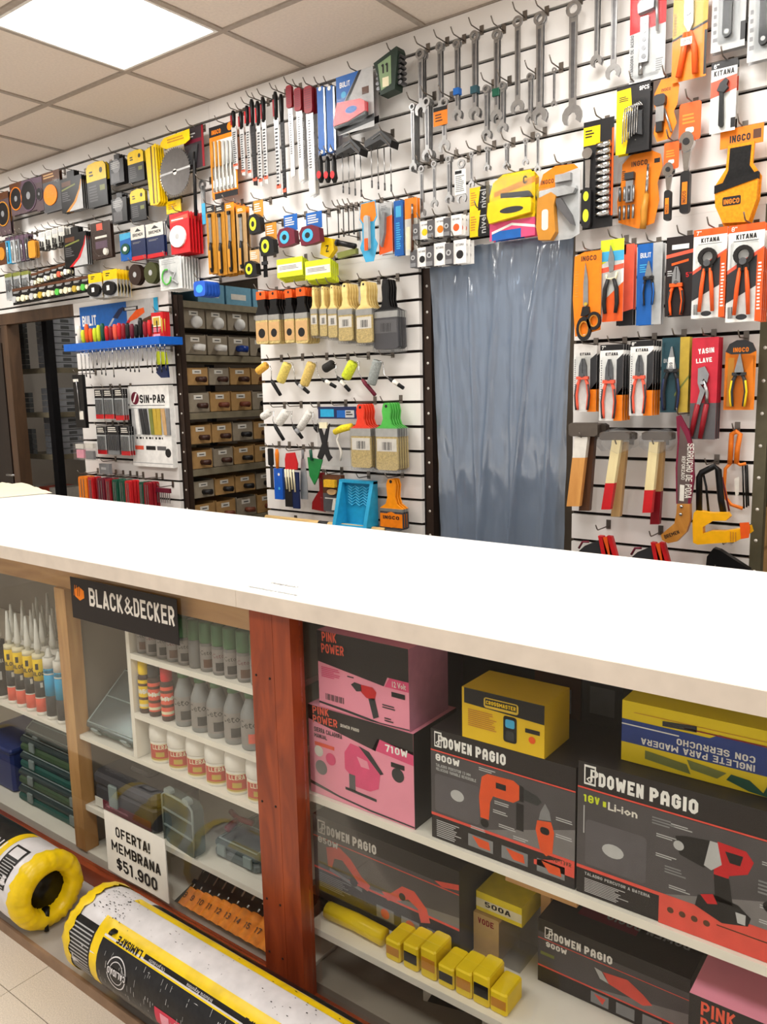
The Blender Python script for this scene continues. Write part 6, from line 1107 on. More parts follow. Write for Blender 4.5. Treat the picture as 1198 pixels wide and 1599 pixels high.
xf = aty(39, 620, 2.78).x; xg = xf-.05
structure(MB().box(xg-.02, xf, 2.70, 2.78, 0, 2.0, DL).build('trim_1')); structure(MB().box(-6.1, LP[0]-.002, 2.695, 2.74, 1.955, 2.02, DL).build('trim_2'))

# tube lamps added out of view to brighten the storeroom bins and boxes
for x_, y_, w_, lb in ((-2.5, 3.75, 15, 'added unseen tube lamp behind the brush panel, brightening the cardboard bins'), (-4.55, 3.4, 3.5, 'added unseen tube lamp near the wooden door, brightening the stock boxes')):
    t = thing('added_tube_lamp', lb, 'ceiling lamp', (x_, y_, CEIL+.03)); MB().box(-.6, .6, -.03, .03, -.04, 0, LFR).build('batten', t); MB().tube([(-.58, 0, -.055), (.58, 0, -.055)], .013, em, 10).build('tube', t)
    L = bpy.data.lights.new('added_tube_light', 'AREA'); L.shape = 'RECTANGLE'; L.size = 1.15; L.size_y = .05; L.energy = w_; L.color = (1, .95, .86); lo = bpy.data.objects.new('added_tube_light', L); COL.objects.link(lo); lo.parent = t; lo.location = (0, 0, -.08)
# ------------------------------------------------------------------ hanging plastic film in the gap
FILM = clear('plastic_film', (212, 224, 238), .10, .34, (196, 214, 238), .13, .5)
t = thing('plastic_sheet', 'tall translucent bluish plastic sheet hung in the gap between panels', 'plastic sheet', (-1.5, D+.015, 2.02))
CRE = [(.80, -.28, .02, .022), (.30, .05, .016, .014), (.52, -.22, .025, .018), (.10, .10, .014, .012), (.62, -.05, .018, .010), (.92, -.1, .015, .012)]
def film(pn, xa, xb, xa2, xb2, y, amp, seed, zt=0.004, zb=-1.45):
    n, k = 110, 60; rr = random.Random(seed); ph = [rr.uniform(0, 6) for _ in range(8)]; vs = []
    for j in range(k+1):
        f = j/k; z = zt+(zb-zt)*f
        for i in range(n+1):
            u = i/n; x = (xa+(xa2-xa)*f)*(1-u)+(xb+(xb2-xb)*f)*u+1.5
            s = min(1, .25+f*1.3)
            dy = amp*s*(math.sin(u*9+ph[0]+f*1.2)+.5*math.sin(u*17+ph[1]-f*3)+.35*math.sin(u*31+ph[2]+2.5*f))+.007*noise.noise((u*7+seed, f*9, .5))+.004*noise.noise((u*24, f*16+seed, 1.5))+.0022*noise.noise((u*60+seed, f*40, 2.5))
            for u0, sl, wd, am in CRE: dy -= am*min(1, f*4)*math.exp(-((u-u0-sl*f)/wd)**2)
            vs.append((x, y+dy, z))
    MB().add(vs, [(j*(n+1)+i, (j+1)*(n+1)+i, (j+1)*(n+1)+i+1, j*(n+1)+i+1) for j in range(k) for i in range(n)], FILM, True).build(pn, t)
film('front_layer', -1.785, -1.19, -1.735, -1.215, -.012, .006, 4)
film('rear_layer', -1.785, -1.21, -1.775, -1.30, .045, .005, 9)
MB().tube([(-1.79+1.5, .016, .004), (-1.185+1.5, .016, .004)], .004, C('grey'), 6).build('hanging_rod', t)
# ------------------------------------------------------------------ goods in the first cabinet
def cyl_text(mb, s, r, z, h, m, ang=-PI*.36, bold=.03, maxw=None):
    vs, fs, asp = text_geo(s, bold); k = 1.0
    if maxw and asp*h > maxw: k = maxw/(asp*h)
    return mb.add([((r+y_*3e-5)*math.cos(ang+(u-asp/2)*h*k/r), (r+y_*3e-5)*math.sin(ang+(u-asp/2)*h*k/r), z+v*h) for u, v, y_ in vs], fs, m)
def cyl_patch(mb, r, z0, z1, a0, a1, m, n=8):
    vs = []
    for i in range(n+1):
        a = a0+(a1-a0)*i/n; vs += [(r*math.cos(a), r*math.sin(a), z0), (r*math.cos(a), r*math.sin(a), z1)]
    return mb.add(vs, [(2*i, 2*i+2, 2*i+3, 2*i+1) for i in range(n)], m, True)
SH = .475
NOZ = mat('nozzle_plastic', (222, 220, 212), .35)
def tube_(label, x, y, kind, group=None):
    t = thing('sealant_tube', label, 'sealant tube', (x, y, SH+.0005), group); r, H = .0200, .205
    if kind == 'back': bands = [(0, H, C('offwhite'))]
    elif kind == 'yellow': bands = [(0, .012, C('offwhite')), (.012, .058, C('rust')), (.058, .062, C('offwhite')), (.062, .118, C('charcoal')), (.118, .19, C('yellow')), (.19, H, C('cream'))]
    elif kind == 'blue': bands = [(0, .012, C('offwhite')), (.012, .08, C('charcoal')), (.08, .15, C('cyan')), (.15, .155, C('offwhite')), (.155, .17, C('cyan')), (.17, H, C('offwhite'))]
    else: bands = [(0, .012, C('offwhite')), (.012, H, C('dark'))]
    m = MB()
    for a, b, mm in bands: m.lathe([(a, r), (b, r)], (0, 0, 0), mm, 14)
    m.build('cartridge', t)
    if kind == 'yellow':
        m = MB(); cyl_text(m, 'SILOC', r+.0004, .135, .013, C('dark'), -.9); m.build('lettering', t); m = MB(); cyl_patch(m, r+.0004, .156, .176, -1.15, -.65, C('dark')); cyl_patch(m, r+.0004, .095, .112, -.6, -.2, C('offwhite')); m.build('emblem', t)
    if kind == 'blue': m = MB(); cyl_text(m, 'Tekbond', r+.0004, .158, .012, C('dark'), -.9, maxw=.03); m.build('lettering', t)
    if kind == 'dark': m = MB(); cyl_text(m, 'ZONA', r+.0004, .13, .014, C('lgrey'), -.7, maxw=.03); cyl_patch(m, r+.0004, .07, .10, -1, -.4, C('lgrey')); m.build('lettering', t)
    q = .006 if kind != 'blue' else .0
    MB().lathe([(H, .008), (H+.012, .007), (H+.013, .011), (H+.02, .011), (H+.115, .0032)] if kind != 'blue' else [(H, .016), (H+.008, .010), (H+.02, .007), (H+.028, .005)], (0, 0, 0), NOZ, 10).build('nozzle', t)
front = [(3, 'dark'), (20, 'yellow'), (33, 'yellow'), (48, 'yellow'), (63, 'yellow'), (79, 'blue'), (95, 'blue')]
nmf = ['dark sealant tube with white print', 'yellow, black and red sealant tube beside the dark one', 'yellow, black and red sealant tube, second from the dark one', 'yellow, black and red sealant tube, second from the blue ones', 'yellow, black and red sealant tube beside the blue ones', 'blue and black sealant tube beside the yellow ones', 'blue and black sealant tube beside the wooden divider']
xs = []
for (px, kd), nm in zip(front, nmf):
    X = aty(px, 1060, 1.312).x; xs.append(X); tube_(nm, X, 1.312, kd)
for r_ in range(1, 5):
    for k, X in enumerate(xs): tube_('pale sealant tube with a clear nozzle in the rows behind', X-.008*r_+.01*(r_ % 2), 1.312+.052*r_, 'back', 'pale sealant tubes behind the printed ones')
GCAP = mat('cap_green', (62, 108, 70), .45); CANM = mat('can_grey', (120, 118, 116), .4, .2); LABG = mat('label_grey', (142, 136, 132), .5)
FACE = -PI*.30
def at_shelf(px, py, z, r): q = atz(px, py, z); return q.x-.0, max(q.y, 1.287)+r
tin = [(85, 345), (160, 370), (245, 395), (330, 415), (420, 440), (505, 465), (600, 490), (700, 515), (795, 540), (895, 570), (1000, 600), (1085, 630)]
for k, (a, b) in enumerate(tin):
    r = .0205; x, y = at_shelf(200+.2003*a, 950+.2003*b, .788, r); y = 1.318
    t = thing('paint_can', 'small grey wood stain can with a green cap on the upper white shelf', 'paint can', (max(x, -1.847), y, .7885), 'green capped stain cans')
    MB().lathe([(0, r*.95), (.003, r), (.074, r), (.076, r*.9)], (0, 0, 0), CANM, 16).build('can', t); MB().lathe([(.076, r*.96), (.079, r), (.128, r*.98), (.13, r*.9)], (0, 0, 0), GCAP, 16).build('cap', t)
    if k != 5:
        m = MB(); cyl_patch(m, r+.0003, .008, .068, FACE-1.3, FACE+1.3, LABG, 12); cyl_patch(m, r+.0006, .012, .034, FACE-.4, FACE+.8, C('dark') if k % 3 else C('brown'), 8); m.build('label', t); m = MB(); cyl_text(m, 'Cetol', r+.0007, .046, .012, C('maroon') if k % 2 else C('dark'), FACE); m.build('lettering', t)
BOT = mat('bottle_grey', (138, 140, 140), .35, .2)
for k, (a, b) in enumerate(((580, 795), (660, 825), (745, 850), (830, 880), (915, 910), (1000, 940))):
    r = .0285; q = atz(100+.3172*a, 880+.3172*b, .613); x = q.x; y = 1.322
    t = thing('stain_bottle', 'grey cone-topped wood stain bottle '+('beside the red capped tin', 'second from the red capped tin', 'third from the red capped tin', 'fourth from the red capped tin', 'with a coral square on its label', 'beside the red wooden post')[k], 'bottle', (x, y, .6135), 'grey wood stain bottles')
    MB().lathe([(0, r*.94), (.004, r), (.085, r), (.092, r*.96), (.128, r*.5), (.132, r*.48)], (0, 0, 0), BOT, 18).build('bottle', t); MB().lathe([(.132, r*.5), (.133, r*.58), (.15, r*.56)], (0, 0, 0), GCAP, 14).build('cap', t)
    m = MB(); cyl_patch(m, r+.0003, .014, .084, FACE-1.4, FACE+1.4, LABG, 12); cyl_patch(m, r+.0006, .02, .045, FACE-.2, FACE+.8, C('charcoal') if k < 4 else C('rust'), 8); m.build('label', t); m = MB(); cyl_text(m, 'Cetols', r+.0007, .060, .019, C('dark'), FACE); m.build('lettering', t)
for k, (a, b, cap, lb) in enumerate(((115, 805, 'yellow', 'dark tin with a yellow cap and yellow label'), (205, 835, 'charcoal', 'brown tin with a charcoal cap'), (305, 870, 'red', 'dark tin with a red cap and cream label'))):
    r = .0185; q = atz(200+.2003*a, 950+.2003*b, .613); t = thing('solvent_tin', lb, 'tin', (max(q.x, -1.849), 1.312, .6135))
    MB().lathe([(0, r*.95), (.003, r), (.105, r), (.112, r*.8)], (0, 0, 0), mat('tin_brown', (66, 42, 34), .35), 16).build('tin', t); MB().lathe([(.112, r*.85), (.115, r*.9), (.148, r*.86)], (0, 0, 0), C(cap), 14).build('cap', t)
    m = MB(); cyl_patch(m, r+.0003, .015, .098, FACE-1.3, FACE+1.3, C('yellow') if k == 0 else C('rust'), 12)
    for j in range(4): cyl_patch(m, r+.0005, .02+.02*j, .028+.02*j, FACE-1.2, FACE+1.2, C('brown') if j % 2 else C('cream'), 10)
    m.build('label', t); m = MB(); cyl_text(m, ('1150', 'monox', 'monox')[k], r+.0007, .058, .014, C('white'), FACE); m.build('lettering', t)
JW = mat('jar_white', (236, 232, 224), .35)
for k, (a, b) in enumerate(((185, 365), (320, 425), (470, 485), (620, 545), (780, 610), (945, 680), (1090, 740))):
    r = .0370; q = atz(200+.2003*a, 1120+.2003*b, .475); t = thing('glue_jar', 'white domed jar with a red label on the white shelf', 'jar', (q.x, 1.330, .4755), 'white domed jars')
    MB().lathe([(0, r*.9), (.003, r*.94), (.062, r*.94), (.064, r*.9)], (0, 0, 0), JW, 18).build('jar', t)
    MB().lathe([(.064, r*.97), (.067, r), (.095, r*.98), (.11, r*.86), (.118, r*.6)], (0, 0, 0), JW, 18).build('lid', t)
    m = MB(); cyl_patch(m, r*.94+.0004, .006, .058, FACE-1.1, FACE+1.1, C('cream'), 12); cyl_patch(m, r*.94+.0007, .010, .055, FACE-1.0, FACE+1.0, mat('jar_red', (190, 62, 44), .4), 12); cyl_patch(m, r*.94+.001, .010, .015, FACE-.9, FACE+.9, C('gold'), 10); m.build('label', t)
    m = MB(); cyl_text(m, 'LLERA', r*.94+.0012, .042, .012, C('cream'), FACE); m.build('lettering', t); m = MB(); cyl_patch(m, r*.94+.0012, .02, .034, FACE-.35, FACE+.35, C('gold'), 6); m.build('emblem', t)
# organisers and tool box
CLR = clear('organiser_lid', (190, 205, 205), .05, .30, (165, 180, 182), .2, .4); OGR = mat('organiser_green', (44, 74, 66), .4); LAT = mat('latch_grey', (140, 152, 150), .35)
def organiser(label, loc, w, d, hh, basem, rot=(0, 0, 0), lidm=CLR, ribs=3):
    t = thing('organiser_case', label, 'organiser case', loc); t.rotation_euler = rot
    MB().bbox(-w/2, w/2, 0, d, 0, hh*.55, basem, .008).build('base', t); MB().bbox(-w/2, w/2, 0, d, hh*.56, hh, lidm, .008).build('lid', t)
    m = MB(); z = hh+.001; pts = [(-w/2+.012, .012, z), (w/2-.012, .012, z), (w/2-.012, d-.012, z), (-w/2+.012, d-.012, z), (-w/2+.012, .012, z)]; m.tube(pts, .0025, LAT, 5); m.build('lid_rim', t)
    for k in range(1, ribs): y = d*k/ribs; MB().tube([(-w/2+.012, y, z), (w/2-.012, y, z)], .002, LAT, 5).build('lid_rib', t)
    for s in (-.3, .3): MB().bbox(w*s-.016, w*s+.016, -.006, .001, hh*.25, hh*.85, LAT, .002).build('latch', t)
    return t
X0, X1 = -2.15, -1.892
organiser('green based organiser case leaning on the white partition', ((X0+X1)/2, 1.32, .477), X1-X0-.014, .21, .045, OGR, (math.radians(40), 0, 0), ribs=2)
MBW = thing('organiser_case', 'flat green organiser case under the leaning one', 'organiser case', ((X0+X1)/2, 1.50, .4755)); MB().bbox(-.11, .11, 0, .2, 0, .07, OGR, .006).build('base', MBW); MB().bbox(-.11, .11, 0, .2, .0705, .085, CLR, .006).build('lid', MBW)
xa, xb = aty(32, 1290, 1.33).x, -2.222
for k in range(4): organiser(('lowest green organiser case of the floor stack', 'second green organiser case of the floor stack', 'third green organiser case of the floor stack', 'topmost green organiser case of the floor stack')[k], ((xa+xb)/2-.004*(k % 2), 1.33+.008*k, .0905+.058*k), xb-xa-.01, .24, .054, mat('organiser_g%d' % (k % 2), ((38, 92, 84), (66, 92, 62))[k % 2], .4), lidm=mat('organiser_lid_dark', (44, 62, 64), .35))
organiser('clear lidded organiser case tilted on top of the floor stack', ((xa+xb)/2+.02, 1.36, .33), xb-xa-.07, .17, .03, OGR, (math.radians(38), 0, 0), ribs=4)
t = thing('storage_bin', 'blue plastic bin beside the green organiser stack', 'storage bin', (xa-.17, 1.34, .0905)); m = MB(); BB = mat('bin_blue', (45, 60, 120), .4); m.bbox(-.13, .13, 0, .22, 0, .15, BB, .01); m.build('tub', t); MB().bbox(-.14, .14, -.008, .228, .15, .168, BB, .006).build('rim', t)
t = thing('tool_box', 'charcoal plastic tool box with a grey clasp and red label strip', 'tool box', (aty(200, 1262, 1.31).x-.005, 1.30, .2455)); TBX = mat('toolbox_charcoal', (66, 64, 68), .45)
tw = .30/2*.98
MB().bbox(-tw, tw, 0, .17, 0, .075, TBX, .008).build('body', t); MB().bbox(-tw-.004, tw+.004, -.004, .174, .076, .118, TBX, .012).build('lid', t); MB().bbox(-.05, .05, .06, .11, .118, .135, TBX, .008).build('handle', t)
m = MB(); m.bbox(-.06, -.02, -.012, -.003, .03, .10, LAT, .003); m.build('clasp', t); m = MB(); m.box(-tw+.04, tw-.02, -.0015, -.0002, .004, .034, C('maroon')); m.box(-tw, -tw+.04, -.0015, -.0002, .004, .034, C('offwhite')); m.build('label_strip', t); m = MB(); m.text('Caja de herramientas', -tw+.055, .014, .012, .002, C('pink'), 0, .0, .17); m.build('lettering', t)
t = thing('organiser_case', 'clear organiser case standing upright beside the tool box', 'organiser case', (aty(286, 1335, 1.30).x, 1.292, .2455), rotz=-.1)
w, h = .16, .165; m = MB(w, h); m.RR(0, .06, 1, 1, -.03, 0, CLR, .16); m.build('shell', t, (0, 0, h)); 
for v in (.36, .66): m = MB(w, h); m.R(.05, v, .95, v+.025, 0, .004, LAT); m.build('rib', t, (0, 0, h))
m = MB(w, h); m.T([(.04, .95, .002), (.04, .14, .002), (.14, .07, .002), (.86, .07, .002), (.96, .14, .002), (.96, .95, .002)], .0035, LAT, 6); m.build('rim', t, (0, 0, h))
for u in (.22, .78): m = MB(w, h); m.RR(u-.1, -.02, u+.1, .1, -.012, .004, LAT, .06); m.build('latch', t, (0, 0, h))
organiser('dark clear organiser case lying flat on the lowest white shelf', (aty(380, 1330, 1.36).x, 1.33, .2455), .17, .2, .05, mat('organiser_clear', (110, 116, 116), .4), ribs=2)
t = thing('spray_nozzle', 'red plastic handle lying on the flat organiser case', 'handle', (aty(372, 1290, 1.42).x, 1.42, .308)); MB().tube([(-.05, .02, 0), (.0, 0, .004), (.05, .01, 0)], .008, C('dred'), 8).build('grip', t); MB().tube([(0, 0, 0), (.01, -.05, -.002)], .01, C('dred'), 8).build('nozzle', t)
t = thing('plastic_bag', 'crumpled clear plastic bag of nails on the cabinet floor', 'plastic bag', (-2.085, 1.37, .0905)); rr = random.Random(4); m = MB(); vs = []
for j in range(7):
    for k in range(12): a = 2*PI*k/12; q = (.045+.015*rr.random())*math.sin(PI*(j+.8)/8); vs.append((q*math.cos(a), q*math.sin(a), .13*j/6))
m.add(vs, [(j*12+k, j*12+(k+1) % 12, j*12+12+(k+1) % 12, j*12+12+k) for j in range(6) for k in range(12)], BAG); m.build('bag', t); MB().lathe([(0, .035), (.05, .03), (.06, .01)], (0, 0, .004), C('dusk'), 10).build('nails', t)
# wrench roll
t = thing('wrench_roll', 'open orange roll of numbered wrenches on the cabinet floor', 'wrench set', (0, 1.272, .0905)); ORF = mat('roll_orange', (246, 146, 46), .6, 0, .1, 60); ORF2 = mat('roll_tan', (190, 120, 70), .7, 0, .1, 60)
xa, xb = aty(290, 1410, 1.30).x, -1.322; n = 11; nums = ['8', '9', '10', '11', '12', '13', '14', '15', '17', '19', '22']
ang = math.radians(28)
for k in range(n):
    f0, f1 = (k/n)**1.12, ((k+1)/n)**1.12; a, b = xa+(xb-xa)*f0, xa+(xb-xa)*f1; hh = .052+.03*k/n; c_ = (a+b)/2
    m = MB(); nn = 5; vs = []
    for j in range(nn+1):
        u = j/nn; bul = .008*math.sin(PI*u)
        for q in (0, 1): vs.append((a+(b-a)*u, .0+q*hh*math.cos(ang)-bul*math.sin(ang), .004+q*hh*math.sin(ang)+bul*math.cos(ang)))
    m.add(vs, [(2*j, 2*j+2, 2*j+3, 2*j+1) for j in range(nn)], ORF, True); pkt = m.build('pocket', t)
    m = MB(); g_, fs, asp = text_geo(nums[k], .02); s_ = .016; m.add([(c_+(u-asp/2)*s_, (hh*.35+v*s_)*math.cos(ang)-.0095*math.sin(ang), .004+(hh*.35+v*s_)*math.sin(ang)+(.0095+y_*3e-5)*math.cos(ang)) for u, v, y_ in g_], fs, C('brown')); m.build('number', t)
    m = MB(); e = hh+.06+.008*k; m.tube([(c_, hh*.8*math.cos(ang), .004+hh*.8*math.sin(ang)), (c_-.012, e*math.cos(ang), .004+e*math.sin(ang))], .003+.0002*k, CHROME, 6); m.lathe([(0, .006+.0004*k), (.006, .006+.0004*k)], (c_-.012, e*math.cos(ang), .004+e*math.sin(ang)), CHROME, 10, 'y'); m.build('wrench', t)
m = MB(); L = .23; vs = [(xa-.02, .004, 0), (xb, .004, 0), (xb, L*math.cos(ang), L*math.sin(ang)), (xa+.02, L*.75*math.cos(ang), L*.75*math.sin(ang))]; m.add(vs, [(0, 1, 2, 3)], mat('roll_inside', (52, 54, 50), .8, 0, .2, 40)); m.build('inner_cloth', t)
m = MB(); m.add([(xa, L*.52*math.cos(ang), .022+L*.52*math.sin(ang)), (xb, L*.74*math.cos(ang), .022+L*.70*math.sin(ang)), (xb, L*.9*math.cos(ang), .026+L*.82*math.sin(ang)), (xa+.02, L*.8*math.cos(ang), .026+L*.74*math.sin(ang))], [(0, 1, 2, 3)], ORF2); m.build('flap', t)
m = MB(); vs = [(xa, .058*math.cos(ang), .012+.056*math.sin(ang)), (xb, .09*math.cos(ang), .012+.09*math.sin(ang)), (xb, .105*math.cos(ang), .012+.105*math.sin(ang)), (xa, .07*math.cos(ang), .012+.07*math.sin(ang))]; m.add(vs, [(0, 1, 2, 3)], C('black')); m.build('strap', t)
# ------------------------------------------------------------------ boxed tools in the second cabinet
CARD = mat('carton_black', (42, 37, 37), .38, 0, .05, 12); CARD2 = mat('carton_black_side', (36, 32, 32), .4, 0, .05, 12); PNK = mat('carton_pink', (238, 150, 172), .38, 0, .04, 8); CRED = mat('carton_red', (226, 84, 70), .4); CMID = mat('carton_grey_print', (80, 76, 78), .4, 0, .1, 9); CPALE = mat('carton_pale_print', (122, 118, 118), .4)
def carton(name, label, bl_, brx, tly, z0, dep, base, Y=None, side=None, w=None):
    q = atz(bl_[0], bl_[1], z0) if Y is None else aty(bl_[0], bl_[1], Y); Y = q.y if Y is None else Y
    x0 = q.x; x1 = x0+w if w else aty(brx[0], brx[1], Y).x; z1 = aty(bl_[0], tly, Y).z; w = x1-x0; h = z1-z0
    t = thing(name, label, 'boxed tool', ((x0+x1)/2, Y, z1)); m = MB(w, h); m.box(-w/2, w/2, 0, dep, -h+.0006, 0, base)
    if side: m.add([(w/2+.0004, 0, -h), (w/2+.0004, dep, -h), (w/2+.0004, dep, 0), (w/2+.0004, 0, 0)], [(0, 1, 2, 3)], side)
    m.build('carton', t)
    def part(pn, *ops):
        m = MB(w, h)
        for o in ops:
            kw = o[-1] if isinstance(o[-1], dict) else None
            getattr(m, o[0])(*(o[1:] if kw is None else o[1:-1]), **(kw or {}))
        m.build(pn, t)
    return t, w, h, part, z1, Y
q1 = .0006; q2 = .0009; q3 = .0012
def brand(part, u, v, hh, fit, logo=True):
    if logo: part('emblem', ('FR', u, v-hh*1.35, u+.055, v+hh*.1, q2, 'white'), ('FR', u+.006, v-hh*1.2, u+.049, v-hh*.05, q3, 'dark'), ('X', 'd', u+.012, v-hh*.1, hh*.6, q3+.0002, 'white', {}), ('X', 'P', u+.030, v-hh*.2, hh*.9, q3+.0002, 'white', {}))
    part('lettering', ('X', 'DOWEN', u+(.068 if logo else 0), v, hh, q2, 'white', {'bold': .06, 'fit': fit*.47})); part('lettering', ('X', 'P@GIO', u+(.068 if logo else 0)+fit*.53, v, hh, q2, 'white', {'bold': .06, 'fit': fit*.47}))
# pink jigsaw box
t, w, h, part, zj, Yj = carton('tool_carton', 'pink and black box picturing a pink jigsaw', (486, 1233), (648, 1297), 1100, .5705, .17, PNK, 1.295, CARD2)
part('printed_band', ('F', [(0, 0), (1, 0), (1, .22), (.70, .16), (.66, .30), (0, .16)], q1, CARD), ('F', [(.68, .16), (1, .19), (1, .33), (.63, .29)], q1, 'hotpink'), ('F', [(0, .86), (.3, .93), (.6, .96), (1, .97), (1, .985), (.6, .98), (.3, .95), (0, .9)], q1, 'charcoal'))
part('lettering', ('X', 'PINK', .05, .09, .085, q2, 'rust', {'bold': .03, 'fit': .17, 'rot': .05})); part('lettering', ('X', 'POWER', .05, .19, .085, q2, 'rust', {'bold': .03, 'fit': .25, 'rot': .05})); part('lettering', ('X', 'SIERRA CALADORA', .06, .285, .05, q2, 'charcoal', {'bold': .03, 'fit': .28})); part('lettering', ('X', 'MANUAL', .06, .35, .045, q2, 'charcoal', {'bold': .03, 'fit': .13})); part('lettering', ('X', '710W', .75, .265, .075, q2, 'white', {'bold': .04, 'fit': .2})); part('lettering', ('X', 'DOWEN PAGIO', .33, .15, .035, q2, 'offwhite', {'bold': .04, 'fit': .18}))
part('picture', ('F', [(.36, .42), (.42, .30), (.55, .32), (.66, .42), (.70, .52), (.68, .70), (.60, .76), (.45, .76), (.42, .66), (.36, .60)], q1, 'hotpink'), ('F', [(.48, .42), (.58, .44), (.60, .52), (.52, .52)], q2, PNK), ('F', [(.5, .30), (.6, .33), (.73, .52), (.70, .54)], q2, 'charcoal'), ('F', [(.36, .80), (.66, .82), (.66, .85), (.36, .83)], q2, 'charcoal'), ('F', [(.4, .64), (.46, .64), (.46, .82), (.4, .82)], q2, 'dusk'), ('FO', .10, .50, .045, q2, 'offwhite'), ('FO', .22, .55, .05, q2, 'hotpink'), ('FO', .86, .48, .055, q2, 'charcoal'), ('FR', .06, .40, .26, .44, q2, 'rust'), ('FR', .80, .36, .92, .41, q2, 'dark'), ('FO', .12, .68, .06, q2, CPALE))
# pink driver box on it
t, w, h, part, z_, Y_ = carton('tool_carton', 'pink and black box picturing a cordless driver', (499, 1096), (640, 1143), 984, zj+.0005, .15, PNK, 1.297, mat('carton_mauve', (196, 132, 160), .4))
part('printed_band', ('F', [(0, 0), (1, 0), (1, .40), (.78, .40), (.74, .52), (0, .40)], q1, CARD), ('F', [(.8, .40), (1, .40), (1, .52), (.75, .52)], q2, 'hotpink'), ('F', [(0, .92), (.3, .94), (.7, .985), (1, .97), (1, .985), (.6, 1), (0, .945)], q1, 'charcoal'), ('FR', .82, .56, .96, .62, q2, 'dark'))
part('lettering', ('X', 'PINK', .06, .13, .12, q2, 'rust', {'bold': .03, 'fit': .17, 'rot': .05})); part('lettering', ('X', 'POWER', .05, .28, .12, q2, 'rust', {'bold': .03, 'fit': .26, 'rot': .05})); part('lettering', ('X', '12 Volt', .83, .50, .07, q2, 'offwhite', {'fit': .14, 'bold': .03}))
part('picture', ('F', [(.38, .60), (.42, .56), (.49, .57), (.50, .65), (.44, .67)], q2, 'charcoal'), ('F', [(.49, .57), (.62, .57), (.66, .62), (.64, .72), (.55, .72), (.49, .66)], q2, 'red'), ('F', [(.57, .72), (.64, .70), (.68, .92), (.62, .96)], q2, 'charcoal'), ('lines', .04, .46, .26, .6, 6, q2, 'hotpink'), ('bars', .08, .80, .3, .88, 14, q2, 'charcoal'), ('lines', .34, .5, .44, .53, 1, q2, 'charcoal'), ('lines', .72, .74, .86, .8, 2, q2, 'charcoal'), ('lines', .74, .9, .84, .96, 2, q2, 'charcoal'))
# percussion drill box
def dowen_base(part, top=.20, bot=.80):
    part('printed_band', ('F', [(0, .2), (1, .2), (1, bot), (0, bot)], q1, CMID), ('F', [(.4, bot), (1, .5), (1, bot)], q1+.0001, CPALE), ('FR', 0, top-.006, 1, top+.006, q2, CRED), ('FR', 0, bot, 1, bot+.025, q2, CRED))
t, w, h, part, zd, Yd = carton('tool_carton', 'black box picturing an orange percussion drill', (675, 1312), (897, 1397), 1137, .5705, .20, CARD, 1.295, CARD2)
dowen_base(part, .19, .76); brand(part, .03, .145, .095, .45)
part('lettering', ('X', '800W', .04, .275, .06, q3, 'white', {'bold': .05, 'fit': .18})); part('lettering', ('X', 'TALADRO PERCUTOR 13 MM', .04, .33, .026, q3, 'lgrey', {'bold': .03, 'fit': .26})); part('lettering', ('X', 'VELOCIDAD VARIABLE REVERSIBLE', .04, .365, .026, q3, 'lgrey', {'bold': .03, 'fit': .30})); part('lettering', ('X', 'TD-13VR', .86, .82, .035, q3, 'brown', {'bold': .04, 'fit': .12}))
OD = mat('print_drill_orange', (226, 84, 36), .38)
part('picture', ('F', [(.38, .30), (.42, .26), (.6, .25), (.64, .28), (.64, .40), (.60, .44), (.46, .44), (.44, .50), (.43, .66), (.37, .66), (.36, .48)], q2, OD), ('F', [(.64, .27), (.67, .28), (.67, .41), (.64, .41)], q2, 'dark'), ('F', [(.67, .29), (.76, .32), (.79, .36), (.76, .40), (.67, .39)], q2, 'charcoal'), ('F', [(.62, .43), (.67, .43), (.67, .66), (.62, .66)], q2, 'dark'), ('FO', .40, .70, .03, q2, 'dark'), ('FR', .48, .31, .55, .36, q3, 'dark'), ('F', [(.76, .52), (.85, .50), (.87, .58), (.86, .76), (.82, .80), (.78, .76), (.75, .60)], q3, OD), ('F', [(.78, .44), (.81, .36), (.84, .42), (.85, .49), (.77, .51)], q3, 'grey'), ('RR', .78, .56, .84, .62, q3, q3+.0003, 'dark', .02), ('RR', .03, .40, .36, .74, .0003, q2, mat('print_window', (94, 90, 94), .3), .02), ('E', .20, .54, .05, .05, q2, q3, C('lgrey')), ('F', [(.74, .86), (1, .76), (1, .90), (.74, .90)], q3, CRED))
part('thumbnail_strip', ('lines', .04, .82, .24, .98, 9, q3, 'lgrey'), *[('FR', .28+.24*k, .84, .46+.24*k, .95, q3, 'grey') for k in range(3)], *[('F', [(.31+.24*k, .85), (.43+.24*k, .86), (.44+.24*k, .93), (.36+.24*k, .93)], q3+.0003, OD) for k in range(3)])
part('leader_lines', *[('lines', u, v, u+.12, v+.035, 2, q3, 'lgrey') for u, v in ((.36, .22), (.47, .47), (.46, .55), (.50, .66), (.60, .72), (.88, .44), (.88, .58), (.30, .76))])
